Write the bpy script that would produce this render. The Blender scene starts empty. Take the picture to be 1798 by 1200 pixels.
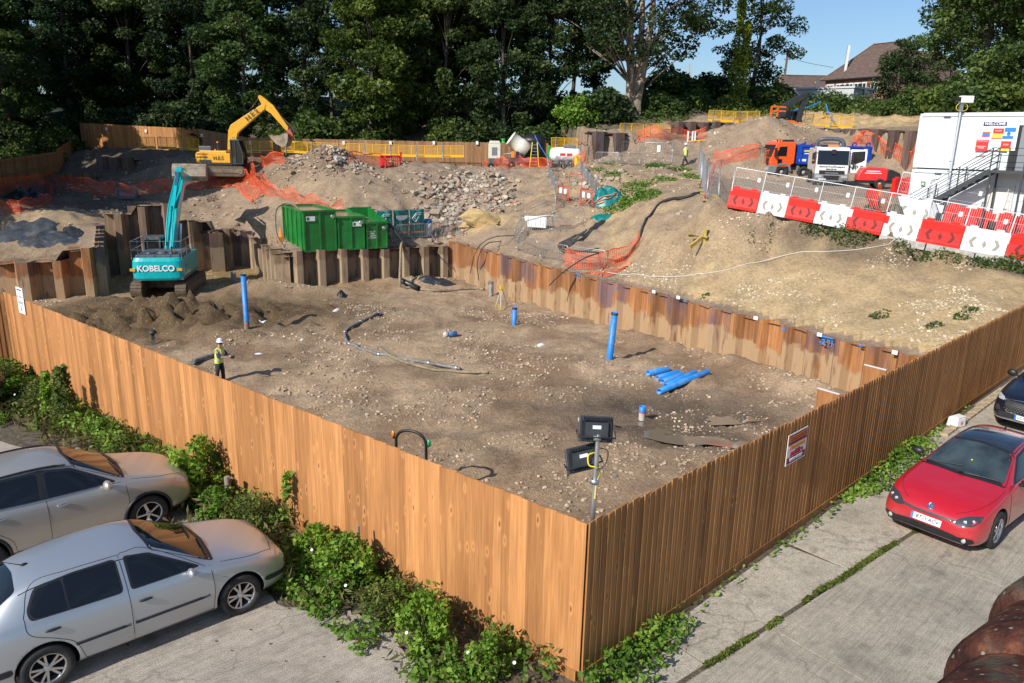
import bpy,bmesh,math,random
import numpy as np
from mathutils import Vector,Matrix,noise
from mathutils.bvhtree import BVHTree
R = math.radians
PI = math.pi
scene = bpy.context.scene
COL = scene.collection
# camera,sky,sun,exposure
W0,H0,FPX,CAMZ = 1798.0,1200.0,1330.0,7.2
PITCH,ROLL = R(15.0),R(1.2)
cf = Vector((0,math.cos(PITCH),-math.sin(PITCH)))
cr0 = Vector((1,0,0));cu0 = cr0.cross(cf)
cr = cr0 * math.cos(ROLL) + cu0 * math.sin(ROLL)
cu = -cr0 * math.sin(ROLL) + cu0 * math.cos(ROLL)
CP = Vector((0,0,CAMZ))
cam = bpy.data.cameras.new('camera');cam_o = bpy.data.objects.new('camera',cam);COL.objects.link(cam_o)
cam.sensor_width = 36;cam.lens = FPX / W0 * 36;cam.clip_start = 0.1;cam.clip_end = 3000
mw = Matrix.Identity(4)
for i in range(3):
 mw[i][0] = cr[i];mw[i][1] = cu[i];mw[i][2] = -cf[i];mw[i][3] = CP[i]
cam_o.matrix_world = mw
scene.camera = cam_o
SUN_AZ,SUN_EL = R(45.6),R(35)          # direction the light travels on plan,and its height
world = bpy.data.worlds.new('World');scene.world = world;world.use_nodes = True
wn,wl = world.node_tree.nodes,world.node_tree.links
bg = wn['Background']
sky = wn.new('ShaderNodeTexSky');sky.sky_type = 'NISHITA';sky.sun_disc = False
sky.sun_elevation = SUN_EL
sky.sun_rotation = R(90) - (SUN_AZ + PI)   # towards the sun,clockwise from +Y
sky.air_density = 1.0;sky.dust_density = 1.0;sky.ozone_density = 1.6
tc = wn.new('ShaderNodeTexCoord');mp = wn.new('ShaderNodeMapping');mp.inputs['Scale'].default_value = (3,3,9)
nz = wn.new('ShaderNodeTexNoise');nz.inputs['Scale'].default_value = 1.6;nz.inputs['Detail'].default_value = 7;nz.inputs['Roughness'].default_value = .55
cr_ = wn.new('ShaderNodeValToRGB');cr_.color_ramp.elements[0].position = .52;cr_.color_ramp.elements[1].position = .80
cr_.color_ramp.elements[1].color = (.42,.42,.42,1)
mx = wn.new('ShaderNodeMixRGB');mx.inputs[2].default_value = (6.5,7.2,8.2,1)
wl.new(tc.outputs['Generated'],mp.inputs[0]);wl.new(mp.outputs[0],nz.inputs[0]);wl.new(nz.outputs[0],cr_.inputs[0])
wl.new(cr_.outputs[0],mx.inputs[0]);wl.new(sky.outputs[0],mx.inputs[1]);tn = wn.new('ShaderNodeMixRGB');tn.blend_type = 'MULTIPLY';tn.inputs[0].default_value = 1;tn.inputs[2].default_value = (.76,.91,1.08,1);wl.new(mx.outputs[0],tn.inputs[1]);wl.new(tn.outputs[0],bg.inputs[0])
bg.inputs[1].default_value = 0.095
sd = bpy.data.lights.new('sun','SUN');sd.energy = 4.4;sd.angle = R(.5);sd.color = (1,.95,.87)
so = bpy.data.objects.new('sun',sd);COL.objects.link(so)
so.rotation_euler = Vector((-math.cos(SUN_AZ) * math.cos(SUN_EL),-math.sin(SUN_AZ) * math.cos(SUN_EL),math.sin(SUN_EL))).to_track_quat('Z','Y').to_euler()
scene.view_settings.view_transform = 'Standard';scene.view_settings.look = 'None'
scene.view_settings.exposure = 0.32;scene.view_settings.gamma = 1
scene.render.engine = 'CYCLES'
scene.cycles.max_bounces = 5;scene.cycles.transparent_max_bounces = 12
scene.cycles.diffuse_bounces = 2;scene.cycles.glossy_bounces = 3;scene.cycles.transmission_bounces = 3
# where a pixel of the view meets the place
def ray(px,py):
 return cf + cr * ((px - W0 / 2) / FPX) - cu * ((py - H0 / 2) / FPX)
def at(px,py,z):
 d = ray(px,py);return CP + d * ((z - CAMZ) / d.z)
def aty(px,py,Y):
 d = ray(px,py);return CP + d * (Y / d.y)
def onseg(px,py,P,Q):
 d = ray(px,py);e = (Q - P)
 det = -d.x * e.y + e.x * d.y
 t = (-P.x * e.y + e.x * P.y) / det
 return CP + d * t
# materials
MATS = {}
def mat(name,col,rough=.6,metal=0,coat=0,var=0,bump=0,bscale=20,spec=.5,alpha=None,emit=None,dirt=0,dcol=(.22,.17,.12),stretch=(1,1,1),bdist=.02):
 """plain surface with procedural variation: colour mottling, bump and worn dirt"""
 if name in MATS: return MATS[name]
 m = bpy.data.materials.new(name);m.use_nodes = True;MATS[name] = m
 n,l = m.node_tree.nodes,m.node_tree.links;b = n['Principled BSDF']
 b.inputs['Base Color'].default_value = (*col,1);b.inputs['Roughness'].default_value = rough
 b.inputs['Metallic'].default_value = metal;b.inputs['Coat Weight'].default_value = coat
 b.inputs['Coat Roughness'].default_value = .05
 b.inputs['Specular IOR Level'].default_value = spec
 t = n.new('ShaderNodeTexCoord');mp = n.new('ShaderNodeMapping');mp.inputs['Scale'].default_value = stretch
 l.new(t.outputs['Object'],mp.inputs[0])
 cur = None
 if var:
  z = n.new('ShaderNodeTexNoise');z.inputs['Scale'].default_value = bscale * .25;z.inputs['Detail'].default_value = 6
  l.new(mp.outputs[0],z.inputs[0])
  r = n.new('ShaderNodeValToRGB');r.color_ramp.elements[0].position = .3;r.color_ramp.elements[1].position = .7
  r.color_ramp.elements[0].color = (*[max(0,c * (1 - var)) for c in col],1)
  r.color_ramp.elements[1].color = (*[min(1,c * (1 + var)) for c in col],1)
  l.new(z.outputs[0],r.inputs[0]);cur = r.outputs[0]
 if dirt:
  z = n.new('ShaderNodeTexNoise');z.inputs['Scale'].default_value = 2.3;z.inputs['Detail'].default_value = 9;z.inputs['Roughness'].default_value = .7
  l.new(t.outputs['Object'],z.inputs[0])
  r = n.new('ShaderNodeValToRGB');r.color_ramp.elements[0].position = .62 - dirt * .3;r.color_ramp.elements[1].position = .78 - dirt * .2
  l.new(z.outputs[0],r.inputs[0])
  k = n.new('ShaderNodeMixRGB');k.inputs[1].default_value = (*col,1);k.inputs[2].default_value = (*dcol,1)
  mul = n.new('ShaderNodeMath');mul.operation = 'MULTIPLY';mul.inputs[1].default_value = min(1,.35 + dirt)
  l.new(r.outputs[0],mul.inputs[0]);l.new(mul.outputs[0],k.inputs[0])
  if cur: l.new(cur,k.inputs[1])
  cur = k.outputs[0]
  rr = n.new('ShaderNodeMapRange');rr.inputs[3].default_value = rough;rr.inputs[4].default_value = .85
  l.new(mul.outputs[0],rr.inputs[0]);l.new(rr.outputs[0],b.inputs['Roughness'])
 if cur: l.new(cur,b.inputs['Base Color'])
 if bump:
  z = n.new('ShaderNodeTexNoise');z.inputs['Scale'].default_value = bscale;z.inputs['Detail'].default_value = 8
  l.new(mp.outputs[0],z.inputs[0])
  bb = n.new('ShaderNodeBump');bb.inputs['Strength'].default_value = bump;bb.inputs['Distance'].default_value = bdist
  l.new(z.outputs[0],bb.inputs['Height']);l.new(bb.outputs[0],b.inputs['Normal'])
 if emit:
  b.inputs['Emission Color'].default_value = (*col,1);b.inputs['Emission Strength'].default_value = emit
 return m
class NB:
 """node building shorthand"""
 def __init__(s,name):
  s.m = bpy.data.materials.new(name);s.m.use_nodes = True
  s.n,s.l = s.m.node_tree.nodes,s.m.node_tree.links;s.b = s.n['Principled BSDF']
  s.tc = s.n.new('ShaderNodeTexCoord')
 def new(s,t,**k):
  x = s.n.new('ShaderNode' + t)
  for a,v in k.items(): setattr(x,a,v)
  return x
 def link(s,a,b): s.l.new(a,b)
 def mapping(s,src,scale=(1,1,1),rot=(0,0,0)):
  x = s.new('Mapping');x.inputs['Scale'].default_value = scale;x.inputs['Rotation'].default_value = rot
  s.link(src,x.inputs[0]);return x.outputs[0]
 def noise(s,vec,sc,det=6,rough=.55,dist=0):
  x = s.new('TexNoise');x.inputs['Scale'].default_value = sc;x.inputs['Detail'].default_value = det
  x.inputs['Roughness'].default_value = rough;x.inputs['Distortion'].default_value = dist
  s.link(vec,x.inputs[0]);return x.outputs[0]
 def voro(s,vec,sc,feature='F1',out='Distance'):
  x = s.new('TexVoronoi');x.feature = feature;x.inputs['Scale'].default_value = sc
  s.link(vec,x.inputs[0]);return x.outputs[out]
 def ramp(s,f,*stops):
  x = s.new('ValToRGB');cr = x.color_ramp
  while len(cr.elements) < len(stops): cr.elements.new(.5)
  for e,(p,c) in zip(cr.elements,stops):
   e.position = p;e.color = (*c,1) if hasattr(c,'__len__') else (c,c,c,1)
  s.link(f,x.inputs[0]);return x.outputs[0]
 def mix(s,f,a,b,mode='MIX'):
  x = s.new('MixRGB');x.blend_type = mode
  for i,v in ((0,f),(1,a),(2,b)):
   if hasattr(v,'links'): s.link(v,x.inputs[i])
   elif hasattr(v,'__len__'): x.inputs[i].default_value = (*v,1)
   else: x.inputs[i].default_value = v if i == 0 else (v,v,v,1)
  return x.outputs[0]
 def math(s,op,a,b=0,c=0):
  x = s.new('Math');x.operation = op
  for i,v in enumerate((a,b,c)):
   if hasattr(v,'links'): s.link(v,x.inputs[i])
   else: x.inputs[i].default_value = v
  return x.outputs[0]
 def bump(s,h,st=.5,d=.02,prev=None):
  x = s.new('Bump');x.inputs['Strength'].default_value = st;x.inputs['Distance'].default_value = d
  s.link(h,x.inputs['Height'])
  if prev: s.link(prev,x.inputs['Normal'])
  return x.outputs[0]
 def sep(s,v):
  x = s.new('SeparateXYZ');s.link(v,x.inputs[0]);return x.outputs
 def attr(s,nm):
  x = s.new('Attribute');x.attribute_name = nm;return x.outputs
 def fin(s,col=None,rough=None,normal=None,metal=None,alpha=None):
  for k,v in (('Base Color',col),('Roughness',rough),('Normal',normal),('Metallic',metal),('Alpha',alpha)):
   if v is None: continue
   if hasattr(v,'links'): s.link(v,s.b.inputs[k])
   else: s.b.inputs[k].default_value = v if not hasattr(v,'__len__') else (*v,1)
  MATS[s.m.name] = s.m
  return s.m
# mesh builder
def frame(d):
 d = Vector(d).normalized()
 up = Vector((0,0,1)) if abs(d.z) < .95 else Vector((0,1,0))
 x = d.cross(up).normalized();return x,x.cross(d).normalized(),d
class MB:
 def __init__(s): s.v = [];s.f = [];s.c = [];s.cc = None;s.sm = [];s.smooth = False;s.mi = [];s.m = 0
 def add(s,vs,fs):
  o = len(s.v);s.v += [tuple(p) for p in vs];s.f += [tuple(i + o for i in f) for f in fs]
  s.c += [s.cc] * len(fs);s.sm += [s.smooth] * len(fs);s.mi += [s.m] * len(fs);return s
 def box(s,c,size,rz=0,M=None,taper=0):
  a,b,h = [q / 2 for q in size];c = Vector(c);t = 1 - taper
  vs = [Vector(p) for p in ((-a,-b,-h),(a,-b,-h),(a,b,-h),(-a,b,-h),(-a * t,-b * t,h),(a * t,-b * t,h),(a * t,b * t,h),(-a * t,b * t,h))]
  if rz: vs = [Matrix.Rotation(rz,3,'Z') @ p for p in vs]
  if M is not None: vs = [M @ p for p in vs]
  return s.add([p + c for p in vs],[(3,2,1,0),(4,5,6,7),(0,1,5,4),(1,2,6,5),(2,3,7,6),(3,0,4,7)])
 def bar(s,p,q,w=.05,h=None):
  p,q = Vector(p),Vector(q);h = h or w;x,y,d = frame(q - p);x *= w / 2;y *= h / 2
  return s.add([p - x - y,p + x - y,p + x + y,p - x + y,q - x - y,q + x - y,q + x + y,q - x + y],
      [(3,2,1,0),(4,5,6,7),(0,1,5,4),(1,2,6,5),(2,3,7,6),(3,0,4,7)])
 def tube(s,pts,r,n=8,caps=True):
  pts = [Vector(p) for p in pts];k = len(pts);rs = r if hasattr(r,'__len__') else [r] * k
  vs = [];px = None
  for i,p in enumerate(pts):
   d = (pts[min(i + 1,k - 1)] - pts[max(i - 1,0)])
   if d.length < 1e-6: d = Vector((0,0,1))
   d.normalize()
   if px is None: x,y,_ = frame(d)
   else:
    x = px - d * px.dot(d)
    x = x.normalized() if x.length > 1e-4 else frame(d)[0]
    y = d.cross(x)
   px = x
   for j in range(n):
    a = 2 * PI * j / n;vs.append(p + (x * math.cos(a) + y * math.sin(a)) * rs[i])
  fs = [(i * n + j,i * n + (j + 1) % n,(i + 1) * n + (j + 1) % n,(i + 1) * n + j) for i in range(k - 1) for j in range(n)]
  sm = s.smooth;s.smooth = True;s.add(vs,fs);s.smooth = sm
  if caps: s.add([vs[j] for j in range(n)],[tuple(reversed(range(n)))]);s.add(vs[-n:],[tuple(range(n))])
  return s
 def cyl(s,p,q,r,r2=None,n=16): return s.tube([p,q],[r,r if r2 is None else r2],n)
 def lathe(s,prof,o=(0,0,0),axis=(0,0,1),n=24,smooth=True):
  o = Vector(o);x,y,d = frame(axis);vs = []
  for (r,h) in prof:
   for j in range(n):
    a = 2 * PI * j / n;vs.append(o + d * h + (x * math.cos(a) + y * math.sin(a)) * r)
  fs = [(i * n + j,i * n + (j + 1) % n,(i + 1) * n + (j + 1) % n,(i + 1) * n + j) for i in range(len(prof) - 1) for j in range(n)]
  sm = s.smooth;s.smooth = smooth;s.add(vs,fs);s.smooth = sm;return s
 def prism(s,poly,y0,y1,ax='y',M=None):
  """outline in the (x,z) plane carried along y (or (x,y) along z)"""
  n = len(poly)
  vs = [(a,y0,b) for a,b in poly] + [(a,y1,b) for a,b in poly] if ax == 'y' else [(a,b,y0) for a,b in poly] + [(a,b,y1) for a,b in poly]
  if M is not None: vs = [M @ Vector(p) for p in vs]
  return s.add(vs,[tuple(range(n)),tuple(reversed(range(n,2 * n)))] + [(i,n + i,n + (i + 1) % n,(i + 1) % n) for i in range(n)])
 def loft(s,rings,closed=True,caps=True):
  n = len(rings[0]);k = len(rings);vs = [p for r in rings for p in r]
  m = n if closed else n - 1
  s.add(vs,[(i * n + j,i * n + (j + 1) % n,(i + 1) * n + (j + 1) % n,(i + 1) * n + j) for i in range(k - 1) for j in range(m)])
  if caps and closed: s.add(rings[0],[tuple(reversed(range(n)))]);s.add(rings[-1],[tuple(range(n))])
  return s
 def ball(s,c,r,n=8,sq=(1,1,1)):
  c = Vector(c);pr = []
  for i in range(n + 1):
   a = -PI / 2 + PI * i / n;pr.append((max(1e-4,math.cos(a)) * r,math.sin(a) * r))
  o = len(s.v);s.lathe(pr,(0,0,0),n=n * 2)
  for i in range(o,len(s.v)): p = s.v[i];s.v[i] = (p[0] * sq[0] + c.x,p[1] * sq[1] + c.y,p[2] * sq[2] + c.z)
  return s
 def xf(s,M):
  s.v = [tuple(M @ Vector(p)) for p in s.v];return s
 def mesh(s,name,mats):
  me = bpy.data.meshes.new(name);me.from_pydata(s.v,[],s.f)
  for m in (mats if isinstance(mats,(list,tuple)) else [mats]): me.materials.append(m)
  me.polygons.foreach_set('use_smooth',s.sm);me.polygons.foreach_set('material_index',s.mi)
  if any(c is not None for c in s.c):
   a = me.color_attributes.new('col','FLOAT_COLOR','CORNER')
   buf = []
   for c,f in zip(s.c,s.f):
    c = c if c is not None else (1,1,1);buf += [c[0],c[1],c[2],1.0] * len(f)
   a.data.foreach_set('color',buf)
  me.validate();me.update();return me
 def build(s,name,mats,parent=None,fixn=True,bevel=0,weld=False):
  me = s.mesh(name,mats)
  if fixn:
   b = bmesh.new();b.from_mesh(me)
   if weld: bmesh.ops.remove_doubles(b,verts=b.verts,dist=1e-4)
   bmesh.ops.recalc_face_normals(b,faces=b.faces)
   if weld and b.calc_volume(signed=True) < 0: bmesh.ops.reverse_faces(b,faces=b.faces)
   b.to_mesh(me);b.free()
  o = bpy.data.objects.new(name,me);COL.objects.link(o)
  if parent is not None: o.parent = parent
  if bevel:
   m = o.modifiers.new('bevel','BEVEL');m.width = bevel;m.segments = 2;m.limit_method = 'ANGLE';m.angle_limit = R(40)
  return o
def tag(o,label=None,cat=None,group=None,kind=None):
 if label: o['label'] = label
 if cat: o['category'] = cat
 if group: o['group'] = group
 if kind: o['kind'] = kind
 return o
def empty(name,loc=(0,0,0),rz=0,label=None,cat=None,group=None,rot=None):
 o = bpy.data.objects.new(name,None);COL.objects.link(o);o.location = loc
 o.rotation_euler = rot if rot is not None else (0,0,rz);o.empty_display_size = .2
 return tag(o,label,cat,group)
def clone(proto,loc,rz=0,label=None,group=None,scale=None,rot=None):
 c = proto.copy();COL.objects.link(c)
 c.location = loc;c.rotation_euler = rot if rot is not None else (0,0,rz)
 if scale: c.scale = (scale,) * 3 if not hasattr(scale,'__len__') else scale
 for ch in list(proto.children):
  d = ch.copy();COL.objects.link(d);d.parent = c
  for g in list(ch.children):
   e = g.copy();COL.objects.link(e);e.parent = d
 if label: c['label'] = label
 if group: c['group'] = group
 return c
def text_mesh(txt,size,M,name,m,parent=None,depth=.004,bold=0,align='CENTER',shear=0):
 cu_ = bpy.data.curves.new(name,'FONT');cu_.body = txt;cu_.size = size;cu_.extrude = depth;cu_.offset = bold
 cu_.align_x = align;cu_.align_y = 'CENTER';cu_.shear = shear
 o = bpy.data.objects.new(name,cu_);COL.objects.link(o)
 me = bpy.data.meshes.new_from_object(o.evaluated_get(bpy.context.evaluated_depsgraph_get()))
 bpy.data.objects.remove(o);me.transform(M);me.materials.clear();me.materials.append(m);me.name = name
 o = bpy.data.objects.new(name,me);COL.objects.link(o)
 if parent is not None: o.parent = parent
 return o
def basis(o,x,y,z):
 """matrix whose columns are the axes x, y, z at the origin o"""
 M = Matrix.Identity(4)
 for i in range(3): M[i][0] = x[i];M[i][1] = y[i];M[i][2] = z[i];M[i][3] = o[i]
 return M
def spline(pts,n=6):
 """Catmull-Rom through points"""
 P = [Vector(p) for p in pts];P = [P[0] * 2 - P[1]] + P + [P[-1] * 2 - P[-2]];out = []
 for i in range(1,len(P) - 2):
  for k in range(n):
   t = k / n;a,b,c,d = P[i - 1],P[i],P[i + 1],P[i + 2]
   out.append(.5 * ((2 * b) + (c - a) * t + (2 * a - 5 * b + 4 * c - d) * t * t + (3 * b - a - 3 * c + d) * t ** 3))
 out.append(P[-2]);return out
ORD = ['first','second','third','fourth','fifth','sixth','seventh','eighth','ninth','tenth','eleventh','twelfth','thirteenth','fourteenth','fifteenth','sixteenth','seventeenth','eighteenth','nineteenth','twentieth','twenty-first','twenty-second','twenty-third','twenty-fourth','twenty-fifth','twenty-sixth']
# the ground
ZP = -2.8
CORNER = Vector((1.02,8.89,0));LEND = Vector((-14.75,21.5,0));REND = Vector((20.5,27.85,0))
wall_c = at(789,493,ZP);wall_r = at(1440,683,ZP)
dwall = (wall_r - wall_c).normalized();wall_e = wall_c + dwall * 35.2
back_l = at(500,516,ZP)
BACKB = [at(x,y,ZP) for x,y in ((192,484),(270,482),(350,478),(385,479),(418,466),(455,474),(480,496))] + [back_l]
LWALL = [at(x,y,ZP) for x,y in ((-120,532),(0,528),(75,525),(180,521))]
nL = Vector((.62,.78,0));nR = Vector((-.7,.72,0))
PIT = [wall_c,wall_e,REND + nR * 1.5,CORNER + Vector((0,1.2,0)),LEND + nL * .8,Vector((-22,19.5,0)),Vector((-50,26,0)),LWALL[0]] + LWALL[1:] + BACKB
def _off(P,Q,d): u = (Q - P).normalized();return Vector((-u.y,u.x,0)) * d
_o1 = Vector((.62,.52,0)) ;_o2 = Vector((-.30,.62,0))
PITX = [wall_c + Vector((.25,.75,0)),wall_e + _o1 * .9] + PIT[2:8] + [LWALL[1] + Vector((0,.6,0)),LWALL[2] + Vector((0,.65,0)),LWALL[3] + Vector((-.45,.65,0)),BACKB[0] + Vector((-.6,.6,0))] + [p + Vector((0,.75,0)) for p in BACKB[1:4]] + [p + Vector((.15,.75,0)) for p in BACKB[4:6]] + [BACKB[6] + Vector((.6,.5,0)),BACKB[7] + Vector((.1,.75,0))]
PITXY = [(p.x,p.y) for p in PITX]
def inpoly(X,Y,poly):
 r = np.zeros(X.shape,bool);n = len(poly)
 for i in range(n):
  x1,y1 = poly[i];x2,y2 = poly[(i + 1) % n]
  c = ((y1 > Y) != (y2 > Y)) & (X < (x2 - x1) * (Y - y1) / (y2 - y1 + 1e-12) + x1);r ^= c
 return r
def segdist(X,Y,poly,close=True):
 d = np.full(X.shape,1e9);n = len(poly)
 for i in range(n if close else n - 1):
  x1,y1 = poly[i];x2,y2 = poly[(i + 1) % n];ex,ey = x2 - x1,y2 - y1
  t = np.clip(((X - x1) * ex + (Y - y1) * ey) / (ex * ex + ey * ey + 1e-12),0,1)
  d = np.minimum(d,np.hypot(X - x1 - t * ex,Y - y1 - t * ey))
 return d
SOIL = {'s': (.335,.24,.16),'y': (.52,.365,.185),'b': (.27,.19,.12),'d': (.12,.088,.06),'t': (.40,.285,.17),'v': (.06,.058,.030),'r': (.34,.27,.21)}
UP = [  # px,py,Y,soil   (main slopes and plateau)
 *[(x,y + 1,None,'W') for x,y in ((789,422),(845,437),(900,452),(1000,478),(1100,502),(1200,526),(1300,552),(1400,576),(1500,601),(1575,618))],
 *[(x,y + 1,None,'B') for x,y in ((505,440),(570,438),(640,437),(715,434),(785,431))],
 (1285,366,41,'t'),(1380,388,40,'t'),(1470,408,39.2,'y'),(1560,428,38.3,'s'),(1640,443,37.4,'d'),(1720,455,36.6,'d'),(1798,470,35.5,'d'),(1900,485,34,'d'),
 (1600,460,36.6,'y'),(1700,478,34.8,'y'),(1798,495,33.0,'y'),(1480,440,37.3,'y'),(1350,420,39.2,'t'),
 (1300,470,38.2,'t'),(1420,500,35.4,'y'),(1560,530,32.6,'y'),(1700,540,30.6,'y'),(1200,460,40.8,'t'),(1150,420,43.5,'t'),(1640,590,28.7,'y'),(1790,560,28.5,'y'),
 (1300,330,51,'s'),(1338,313,64,'s'),(1400,313,63.5,'s'),(1470,312,63,'s'),(1550,306,63,'s'),(1440,340,50,'s'),(1540,345,50,'s'),(1590,400,42,'s'),(1480,325,58,'s'),(1560,325,60,'s'),(1240,330,52,'s'),
 (1260,300,68,'s'),(1340,300,70,'s'),(1500,312,66,'s'),(1590,312,64,'s'),
 (1100,300,66,'t'),(1050,300,66,'t'),(1180,310,60,'t'),(1140,340,54,'t'),(1060,330,57,'t'),(1020,330,58.5,'y'),(1100,370,50.5,'t'),(1190,345,51,'t'),
 (1030,370,53,'t'),(1060,400,50,'y'),(1130,395,46.6,'t'),(1220,400,43.5,'t'),(1090,430,46,'y'),(1230,345,47,'s'),
 (970,440,48.2,'s'),(960,400,52,'s'),(960,360,57,'s'),(955,330,62,'s'),(955,300,71,'s'),(950,288,79,'s'),(1000,440,47.5,'s'),(1010,400,51,'s'),(995,350,57.5,'s'),(1040,468,45.4,'s'),(1100,468,44.2,'t'),
 (900,430,50.2,'s'),(840,420,53.5,'s'),(800,412,56,'s'),(880,415,51.8,'s'),
 (905,300,70,'s'),(890,330,64,'t'),(885,360,59.5,'t'),(860,390,55.5,'y'),(845,352,60.5,'r'),(800,372,58.5,'r'),(790,330,63,'r'),(840,304,68,'r'),(770,300,67,'s'),(760,400,57,'s'),(730,395,57.5,'s'),
 (740,282,68,'s'),(700,285,69,'s'),(650,311,61,'s'),(600,330,59.5,'s'),(700,325,61.5,'s'),(740,340,61,'s'),(650,350,58.6,'s'),(700,372,57.2,'s'),(610,385,56.2,'t'),
 (560,262,65,'b'),(600,268,65,'b'),(520,275,65.5,'b'),(635,285,65.5,'b'),(480,292,66,'b'),(560,300,62,'s'),(500,315,62.5,'b'),(600,300,62.5,'s'),(550,345,59.5,'t'),(500,350,60.3,'t'),
 (460,300,67,'b'),(430,320,66,'b'),(400,340,64,'b'),(480,375,58.6,'s'),(430,372,60,'s'),(470,405,55.6,'s'),(440,402,57.4,'s'),(400,398,59.2,'s'),(540,378,57.5,'s'),
 (345,380,60.6,'s'),(360,350,62.5,'s'),(265,354,63.3,'s'),(200,364,62.2,'d'),(240,344,66,'d'),(320,330,68,'b'),(330,350,65,'b'),(160,352,63,'d'),(150,370,60.5,'d'),(390,300,68.5,'b'),(330,285,70,'b'),
 (60,376,54.5,'t'),(110,385,53.4,'t'),(0,372,55.5,'t'),(20,400,52.2,'t'),(0,440,49.5,'b'),(60,450,48.5,'b'),(135,405,51.5,'t'),(168,436,48.2,'b'),(125,438,48.0,'b'),(100,418,50,'b'),(-60,440,50,'b'),(-60,370,56,'b'),(160,420,50.5,'b'),
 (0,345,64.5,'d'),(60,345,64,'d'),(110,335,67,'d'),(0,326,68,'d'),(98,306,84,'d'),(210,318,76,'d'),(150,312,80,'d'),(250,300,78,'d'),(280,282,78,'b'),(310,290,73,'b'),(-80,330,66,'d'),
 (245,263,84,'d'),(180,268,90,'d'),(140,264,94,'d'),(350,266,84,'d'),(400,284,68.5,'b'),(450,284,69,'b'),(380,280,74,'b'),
 (1345,206,73,'s'),(1400,222,74,'s'),(1290,235,74,'s'),(1240,272,72,'s'),(1330,250,68.5,'s'),(1420,262,70,'s'),(1480,290,70,'s'),(1345,285,66.5,'s'),(1380,235,71.5,'s'),
 (1165,233,76.5,'s'),(1125,252,75,'s'),(1075,275,73,'s'),(1200,268,74.5,'s'),(1150,282,71,'s'),(1210,290,70,'s'),(1225,246,77.0,'s'),(1190,243,77.5,'s'),
 (1500,238,70,'s'),(1540,262,69,'s'),(1470,268,71,'s'),(1560,285,67,'s'),(1520,285,66,'s'),(1600,270,66.5,'s'),
]
bA,bB = aty(1277,363,41),aty(1798,459,35.2)
_nb = Vector((-(bB - bA).y,(bB - bA).x,0)).normalized()
_BL = [];_L = lambda k: min(1,max(0,(k - 4) / 2.5))
for _k in range(-1,16):
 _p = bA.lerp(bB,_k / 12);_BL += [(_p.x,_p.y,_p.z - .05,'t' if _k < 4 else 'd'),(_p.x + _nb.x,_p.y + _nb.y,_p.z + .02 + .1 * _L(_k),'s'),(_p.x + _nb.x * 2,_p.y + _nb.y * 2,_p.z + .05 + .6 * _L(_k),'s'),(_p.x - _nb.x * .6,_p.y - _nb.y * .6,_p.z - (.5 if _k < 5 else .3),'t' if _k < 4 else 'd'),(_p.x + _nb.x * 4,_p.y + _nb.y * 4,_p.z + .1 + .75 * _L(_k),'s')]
UPW = _BL + [  # world points
 (-30,76,4.6,'b'),(-20,76,4.4,'b'),(-20,70,4.5,'b'),(-10,76,4.2,'s'),(-5,80,4.1,'s'),(5,82,4.2,'s'),(0,74,4.2,'s'),(8,78,4.6,'s'),(-28,82,4.6,'d'),(-14,82,4.2,'s'),
 (30,47,4.0,'s'),(36,40,3.6,'s'),(40,55,4.4,'s'),(28,33,1.6,'y'),(34,34,2.0,'d'),(24,29,.3,'y'),(40,68,5.5,'s'),(60,50,5,'s'),(60,30,2,'s'),
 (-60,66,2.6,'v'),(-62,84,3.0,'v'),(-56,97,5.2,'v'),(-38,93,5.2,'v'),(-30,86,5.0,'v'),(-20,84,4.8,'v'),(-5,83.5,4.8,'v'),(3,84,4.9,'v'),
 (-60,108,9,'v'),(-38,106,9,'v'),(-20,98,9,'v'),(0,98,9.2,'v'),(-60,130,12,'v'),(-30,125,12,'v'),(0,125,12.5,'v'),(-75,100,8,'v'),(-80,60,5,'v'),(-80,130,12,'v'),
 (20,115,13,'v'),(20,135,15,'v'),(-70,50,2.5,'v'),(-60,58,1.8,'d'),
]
UPT = [  # upper terrace behind the brown sheet piles
 (1034,236,76,'s'),(1090,236,77,'s'),(1135,238,78.2,'s'),(1182,237,79,'s'),(1240,216,81,'s'),(1330,214,82,'s'),(1420,222,77,'y'),(1480,226,75.5,'y'),(1550,227,70.5,'b'),(1613,230,67.5,'b'),
 (1110,216,87,'v'),(1040,222,86,'v'),(1200,205,88,'v'),(1400,212,83,'y'),(1490,216,80,'y'),(1560,214,78,'y'),(1620,215,76,'y'),(1700,210,74,'v'),(1460,205,85,'y'),
 (1390,240,78.5,'y'),(1370,236,77,'y'),(1250,190,95,'v'),(1350,190,95,'v'),(1450,190,94,'v'),(1550,185,95,'v'),(1650,190,90,'v'),(1450,178,108,'v'),(1560,172,112,'v'),(1350,178,112,'v'),(1250,178,112,'v'),(1750,180,100,'v'),
]
UPTW = [(0,98,9.2,'v'),(20,115,13,'v'),(50,130,15.6,'v'),(80,130,16,'v'),(20,140,15,'v'),(0,125,12.5,'v'),(65,140,16.5,'v'),(80,90,11,'v'),(90,60,9,'v'),(60,58,8.0,'v'),(45,62,8.4,'b'),(45,55,8.0,'b')]
TF = [aty(1034,232,75),aty(1105,236,76),aty(1181,237,78),aty(1182,214,78),aty(1290,215,80),aty(1400,222,76),aty(1480,227,74),aty(1515,228,70),aty(1613,230,66),aty(1700,232,62)]
TERR = [(p.x,p.y) for p in TF] + [(120,50),(120,160),(2,160),(4,100),(6.2,84)]
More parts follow.
